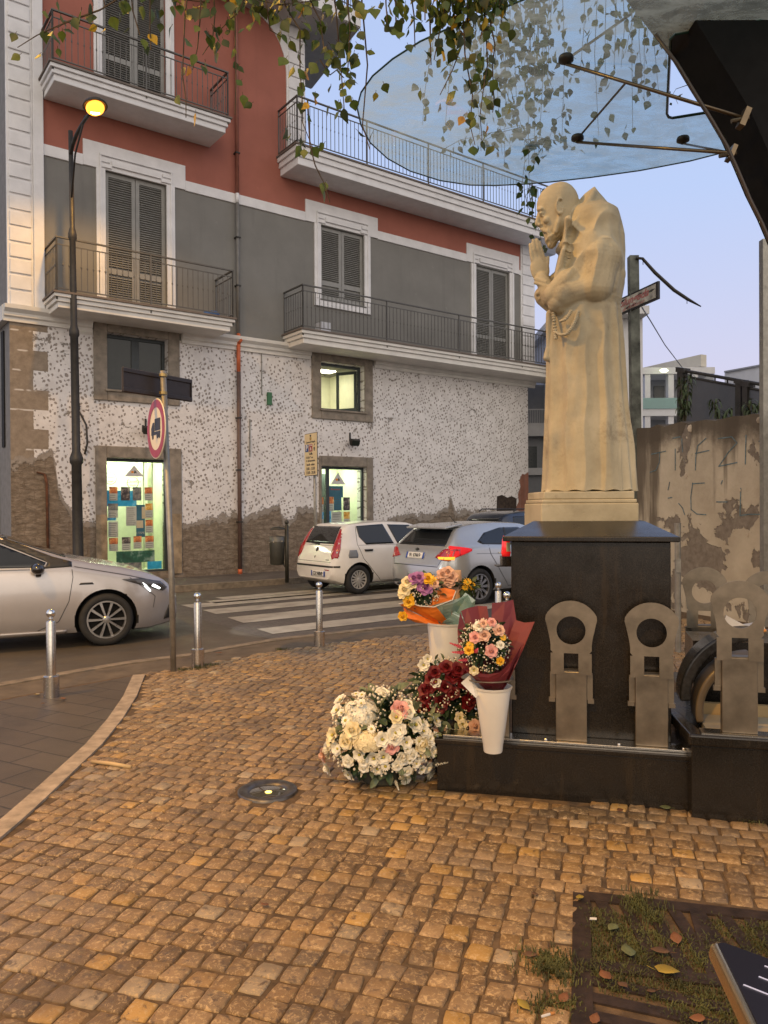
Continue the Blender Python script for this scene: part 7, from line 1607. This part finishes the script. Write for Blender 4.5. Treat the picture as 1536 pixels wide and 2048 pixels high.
# dense clump at the top centre in front of the glass
for k in range(13):
    x = 865+k*11+rn.uniform(-6, 6); strand([(x+10, -80), (x, -20), (x-4+rn.uniform(-10, 10), 20+rn.uniform(0, 50))], Y1+.1, 1.8, .060, .03, .05)
for P, dens, yel in (([(965, -40), (972, 60), (975, 130), (968, 170), (960, 230), (965, 290)], .8, .25), ([(935, -20), (935, 60), (905, 140), (880, 190)], .5, .1), ([(980, 40), (990, 90), (985, 130), (988, 210), (985, 225)], .7, .5), ([(900, -20), (880, 60), (868, 120)], .9, .1), ([(925, 0), (930, 110), (945, 190), (940, 250), (950, 290)], .7, .15), ([(860, 40), (862, 130)], .5, .1)):
    strand(P, Y1+.1, dens, .060, yel*.6)
b_leaf_front = (LV, LF, LC)
def finish(name, VV, FF, CC, kind='leaves'):
    me = bpy.data.meshes.new(name); me.from_pydata(VV, [], FF); at = me.color_attributes.new('leafcol', 'FLOAT_COLOR', 'POINT'); at.data.foreach_set('color', [q for c in CC for q in c]); me.materials.append(lfm)
    me.polygons.foreach_set('use_smooth', [True]*len(FF)); o = bpy.data.objects.new(name, me); COL.objects.link(o); return o
o = finish('hanging_leaves', LV, LF, LC); C_(o, tree); o = TW.build('twigs', twig_m); C_(o, tree)
# ivy-like foliage above and behind the glass, hanging from a second tree
LV, LF, LC = [], [], []; TW = MB()
tree2 = thing('overhanging_tree', 'dark-leaved tree seen through the glass canopy and beside the statue head', 'tree', (5.4, 6.6, 0))
for k in range(24):
    x = 985+rn.gauss(60, 55); y1 = 120+rn.gauss(120, 75); Y = rn.uniform(6.4, 7.2); strand([(x+rn.uniform(-20, 20), -140), (x+rn.uniform(-12, 12), y1*.4), (x+rn.uniform(-8, 8), y1)], Y, .40, .095, .02, .05)
for k in range(12):
    x = 1180+rn.gauss(60, 70); y1 = 60+rn.gauss(90, 60); Y = rn.uniform(6.4, 7.0); strand([(x, -140), (x+rn.uniform(-12, 12), y1*.4), (x+rn.uniform(-8, 8), y1)], Y, .26, .095, .02, .05)
for P, dens in (([(1000, 40), (1010, 140), (1042, 250), (1052, 300), (1045, 360), (1048, 380), (1075, 370), (1095, 372)], .8), ([(1048, 380), (1055, 410), (1068, 440), (1078, 460), (1083, 485), (1095, 500)], 1.0), ([(1035, 255), (1060, 290), (1095, 290), (1110, 240), (1140, 220)], .9), ([(1050, 280), (1080, 275), (1130, 285), (1150, 300)], .8), ([(870, 60), (850, 180), (845, 250)], .5), ([(920, 60), (900, 150), (895, 200)], .5), ([(885, 300), (920, 280), (985, 265), (1040, 250)], 1.0), ([(1330, -60), (1345, 60), (1360, 100)], .8), ([(1375, 170), (1352, 178), (1345, 190)], .6), ([(1365, 188), (1350, 195), (1356, 208)], .5), ([(1040, 255), (1000, 265), (960, 285)], .9)):
    strand(P, 7.3 if P[0][0] < 1300 else 6.6, dens*.55, .10 if P[0][0] < 1300 else .04, .02, .03, .8)
o = finish('leaves', LV, LF, LC); C_(o, tree2); 
TW.tube([(5.4, 7.4, 0), (5.5, 7.4, 3), (5.2, 7.3, 6.2), (4.0, 7.2, 8.0), (2.4, 7.0, 8.8), (.8, 6.9, 9.2)], [.16, .13, .10, .07, .045, .02], 10); TW.tube([(4.0, 7.2, 8.0), (3.0, 6.4, 8.6), (1.2, 6.3, 9.2)], [.05, .03, .015], 6); o = TW.build('trunk', bark); C_(o, tree2)
b = MB(); b.tube([(2.3, 1.4, 0), (2.25, 1.4, 1.5), (2.4, 1.2, 3.0), (2.2, 1.3, 4.6), (1.2, 2.0, 6.0), (.2, 2.6, 6.6), (-1.2, 2.9, 6.6), (-2.2, 3.0, 6.3)], [.15, .12, .10, .085, .06, .04, .02, .01], 10)
b.tube([(2.2, 1.3, 4.6), (1.6, 2.2, 5.3), (.9, 2.9, 5.4), (.3, 3.0, 5.0)], [.06, .04, .02, .008], 8); b.tube([(.2, 2.6, 6.6), (-.4, 3.0, 5.4), (-.8, 3.05, 4.3)], [.02, .012, .005], 6); b.tube([(-1.2, 2.9, 6.6), (-1.1, 3.0, 5), (-1.0, 3.0, 3.9)], [.015, .01, .004], 6)
o = b.build('trunk', bark, smooth=True); C_(o, tree)

# ------------------------------------------------------------------ tree pit: iron grate, grass and fallen leaves
grate = thing('tree_grate', 'dark slotted iron tree grate with grass growing through it', 'tree grate', PIT[0])
ux = (PIT[1]-PIT[0]).normalized(); uy = (PIT[3]-PIT[0]).normalized(); giron = plain('grate_iron', (.045, .03, .023), .55, var=.35, sc=14, metal=.3, bump=.5)
def GP(a, c, z=0.0): return Vector((0, 0, 0)) + ux*a + uy*c + Vector((0, 0, z))
b = MB()
def gbar(a0, a1, c0, c1, z1=.006): b.prism([GP(a0, c0, z1-.03), GP(a1, c0, z1-.03), GP(a1, c1, z1-.03), GP(a0, c1, z1-.03)], (0, 0, .03))
gbar(0, 1.75, 0, .07); gbar(0, .07, .0701, 1.75); gbar(.0701, 1.75, .50, .56); gbar(.46, .52, .0701, .4999); gbar(.95, 1.01, .0701, .4999); gbar(1.45, 1.5, .0701, .4999)
for i in range(18): x = .09+i*.095; b.prism([GP(x, .07, -.02), GP(x+.05, .07, -.02), GP(x+.14, .50, -.02), GP(x+.09, .50, -.02)], (0, 0, .024))
for i in range(12): y = .60+i*.095; b.prism([GP(.07, y, -.02), GP(.07, y+.05, -.02), GP(.50, y+.10, -.02), GP(.50, y+.05, -.02)], (0, 0, .024))
b.build('bars', giron, grate)
sheet('soil', [PIT[0], PIT[1], PIT[2], PIT[3]], -.012, plain('pit_soil', (.045, .032, .02), .95, var=.4, sc=10, bump=1))
rg = random.Random(31); b = MB()
def tuft(p, h, n):
    for _ in range(n):
        a = rg.uniform(0, 6.3); q = p+Vector((rg.gauss(0, .02), rg.gauss(0, .02), 0)); d = Vector((cos(a), sin(a), 0))*h*rg.uniform(.2, .9); w = Vector((-sin(a), cos(a), 0))*.0022; t1 = q+d*.4+Vector((0, 0, h*.7)); t2 = q+d+Vector((0, 0, h*rg.uniform(.5, 1)))
        b.add([q-w, q+w, t1+w*.8, t1-w*.8, t2], [(0, 1, 2, 3), (3, 2, 4)])
P0 = PIT[0]
for _ in range(5200):
    a, c = rg.uniform(.06, 1.5), rg.uniform(.10, 1.7); dn = noise.noise(Vector((a*2.3, c*2.3, 4)))+.28*min(1, (a-.1)*1.6)+.12
    if c < .25: dn -= .25
    if dn > .10: tuft(P0+GP(a, c, -.01), rg.uniform(.012, .034), 9)
for _ in range(90): tuft(G(1112, 1935)+Vector((rg.gauss(0, .045), rg.gauss(0, .05), 0)), .026, 9)
for _ in range(40): tuft(G(1105, 2010)+Vector((rg.gauss(0, .05), rg.gauss(0, .02), 0)), .022, 7)
for x, y in ((1275, 1810), (1290, 1830)): 
    for _ in range(25): tuft(G(x, y)+Vector((rg.gauss(0, .04), rg.gauss(0, .04), 0)), .03, 9)
for x, y in ((400, 1337), (420, 1331), (560, 1300), (1505, 1645), (370, 1340)):
    for _ in range(14): tuft(G(x, y)+Vector((rg.gauss(0, .06), rg.gauss(0, .015), 0)), .03, 6)
tag(b.build('grass', plain('grass_blades', (.075, .08, .02), .7, var=.4, sc=5)), 'short green grass and weeds growing in the tree pit and joints', 'grass', kind='stuff')
def fallen(px, py, col, size, label, seed):
    r_ = random.Random(seed); V = []; L = size; a = r_.uniform(0, 6.3); z0 = .012
    pr = [(0, 0), (.15, .6), (.4, 1.0), (.7, .7), (1, 0)]; V = []
    for q, w in pr:
        for s in ((-1, 0, 1) if w else (0,)): V.append((L*(q-.5), s*L*.34*w, .004+.22*L*(q-.5)**2*r_.uniform(.3, 3)+.10*L*w*abs(s)))
    b = MB(); b.add(V, [(0, 1, 2), (0, 2, 3), (1, 4, 5, 2), (2, 5, 6, 3), (4, 7, 8, 5), (5, 8, 9, 6), (7, 10, 8), (8, 10, 9)]); b.tube([(-L*.5, 0, .006), (-L*.8, .01, .012)], .001, 4)
    o = b.build('fallen_leaf', col, smooth=True); p = G(px, py, z0); o.location = p; o.rotation_euler = (r_.uniform(-.2, .2), r_.uniform(-.2, .2), a); q = o.modifiers.new('s', 'SOLIDIFY'); q.thickness = .0008
    return tag(o, label, 'leaf', 'fallen leaves on the paving and grate')
ly, lo_, lg, lb_ = plain('leaf_yellow', (.34, .25, .04), .6), plain('leaf_orange', (.20, .085, .035), .6), plain('leaf_palegreen', (.14, .16, .07), .6), plain('leaf_brown', (.13, .07, .035), .7)
for i, (x, y, m, s_, lab) in enumerate((
    (1047, 2014, ly, .055, 'yellow leaf on the cobbles left of the grate, near the bottom edge'), (1128, 1998, lo_, .05, 'curled orange leaf at the lower left edge of the grate'), (1335, 1945, ly, .085, 'large yellow leaf lying in the grass of the grate'), (1255, 1905, lg, .08, 'pale green leaf with a pink stem on the grate'), (1352, 1878, lo_, .065, 'beige curled leaf right of the centre of the grate'),
    (1225, 1858, lg, .06, 'bluish green leaf on the upper part of the grate'), (1212, 1955, lo_, .06, 'tan leaf on the left bars of the grate'), (1245, 1972, lb_, .045, 'dark brown leaf beside the tan leaf on the grate'), (1160, 1797, ly, .05, 'yellow leaf at the upper left corner of the grate'), (1320, 1905, lb_, .07, 'brown crumpled leaf in the middle of the grass'), (1302, 1986, lb_, .04, 'small brown leaf low in the grass'),
    (1395, 2040, lo_, .05, 'orange leaf at the bottom edge by the phone'), (1330, 1617, lg, .06, 'green leaf on the cobbles against the black plinth'), (1240, 1622, lo_, .05, 'reddish leaf on the cobbles below the black plinth'), (1520, 1640, lg, .07, 'green leaf at the foot of the right plinth'), (1062, 1912, lb_, .05, 'dark leaf on the cobbles left of the grate'), (126, 1398, lo_, .07, 'orange leaf beside the leftmost bollard'), (437, 1307, lo_, .08, 'pinkish crumpled leaf in the gutter right of the second bollard'),
    (75, 1390, ly, .05, 'pale leaf on the gutter left of the leftmost bollard'), (85, 1408, lb_, .04, 'tiny brown leaf at the foot of the leftmost bollard'), (530, 1812, lo_, .045, 'orange leaf fragment between the cobbles at the lower centre'), (1190, 2040, lo_, .05, 'tan leaf at the bottom left of the grate'), (1070, 1790, lb_, .03, 'tiny dark leaf on the cobbles above the grate'), (800, 1745, lb_, .04, 'dark leaf fragment on the cobbles below the bouquets'))): fallen(x, y, m, s_, lab, i)
cg = G(1083, 2033, .012); b = MB(); b.tube([cg, cg+Vector((.03, .012, 0))], .004, 8); o = b.build('cigarette_end', plain('cig_white', (.6, .6, .58), .7)); tag(o, 'white and orange cigarette end on the cobbles left of the grate', 'cigarette end')
b = MB(); b.tube([cg+Vector((.031, .0124, 0)), cg+Vector((.045, .018, 0))], .0041, 8); b.build('filter', plain('cig_filter', (.50, .22, .06), .7), o)
for x, y, lab in ((1186, 1838, 'white scrap of paper on the left bars of the grate'), (75, 1388, 'white scrap on the gutter beside the leftmost bollard')):
    p = G(x, y, .012); b = MB(); b.prism([(-.015, -.006, 0), (.012, -.008, 0), (.016, .005, 0), (-.01, .008, 0)], (0, 0, .003)); o = b.build('paper_scrap', white_pl, loc=p); tag(o, lab, 'paper scrap')

# ------------------------------------------------------------------ phone at the lower right
pA, pB, pC = AT(1418, 1872, .56), AT(1512, 2068, .44), AT(1640, 1940, .555)
ex_ = (pB-pA).normalized(); wv_ = pC-pA; wv_ = (wv_-ex_*wv_.dot(ex_)); ey_ = wv_.normalized(); ez_ = ex_.cross(ey_); ez_ = ez_ if ez_.dot(CAM-pA) > 0 else -ez_
T = Matrix.Identity(4)
for i in range(3): T[i][0] = ex_[i]; T[i][1] = ey_[i]; T[i][2] = ez_[i]; T[i][3] = pA[i]
ph = thing('smartphone', 'smartphone with a gold edge and dim screen held out at the lower right corner', 'phone', (0, 0, 0))
def slab(b, x0, x1, y0, y1, z0, z1, r):
    P = []
    for cx, cy, a0 in ((x1-r, y1-r, 0), (x0+r, y1-r, 90), (x0+r, y0+r, 180), (x1-r, y0+r, 270)):
        for k in range(7): w = radians(a0+15*k); P.append((cx+r*cos(w), cy+r*sin(w), z0))
    b.prism([T @ Vector(p) for p in P], T.to_3x3() @ Vector((0, 0, z1-z0)))
b = MB(); slab(b, 0, .15, 0, .072, -.0125, 0, .011); bevel(b.build('frame', plain('gold_edge', (.55, .40, .22), .22, metal=1, var=.05, bump=0), ph, clean=True), .0038, 4)
b = MB(); slab(b, .004, .146, .004, .068, .0003, .0008, .009); sc3 = b.build('screen', NT('screen_glass').set((.01, .01, .012), .25, 0, Specular_IOR_Level=.2, Emission_Color=(.20, .20, .34, 1), Emission_Strength=.04), ph)
b = MB(); rs = random.Random(6)
for i in range(5): x = .02+i*.022; y = rs.uniform(.008, .04); l_ = rs.uniform(.008, .02); b.prism([T @ Vector(q) for q in ((x, y, .001), (x+.0016, y-.001, .001), (x+.0026, y+l_, .001), (x+.001, y+l_+.002, .001))], T.to_3x3() @ Vector((0, 0, .0003)))
b.build('screen_lines', emis('screen_white', (.40, .45, .65), .3), sc3)
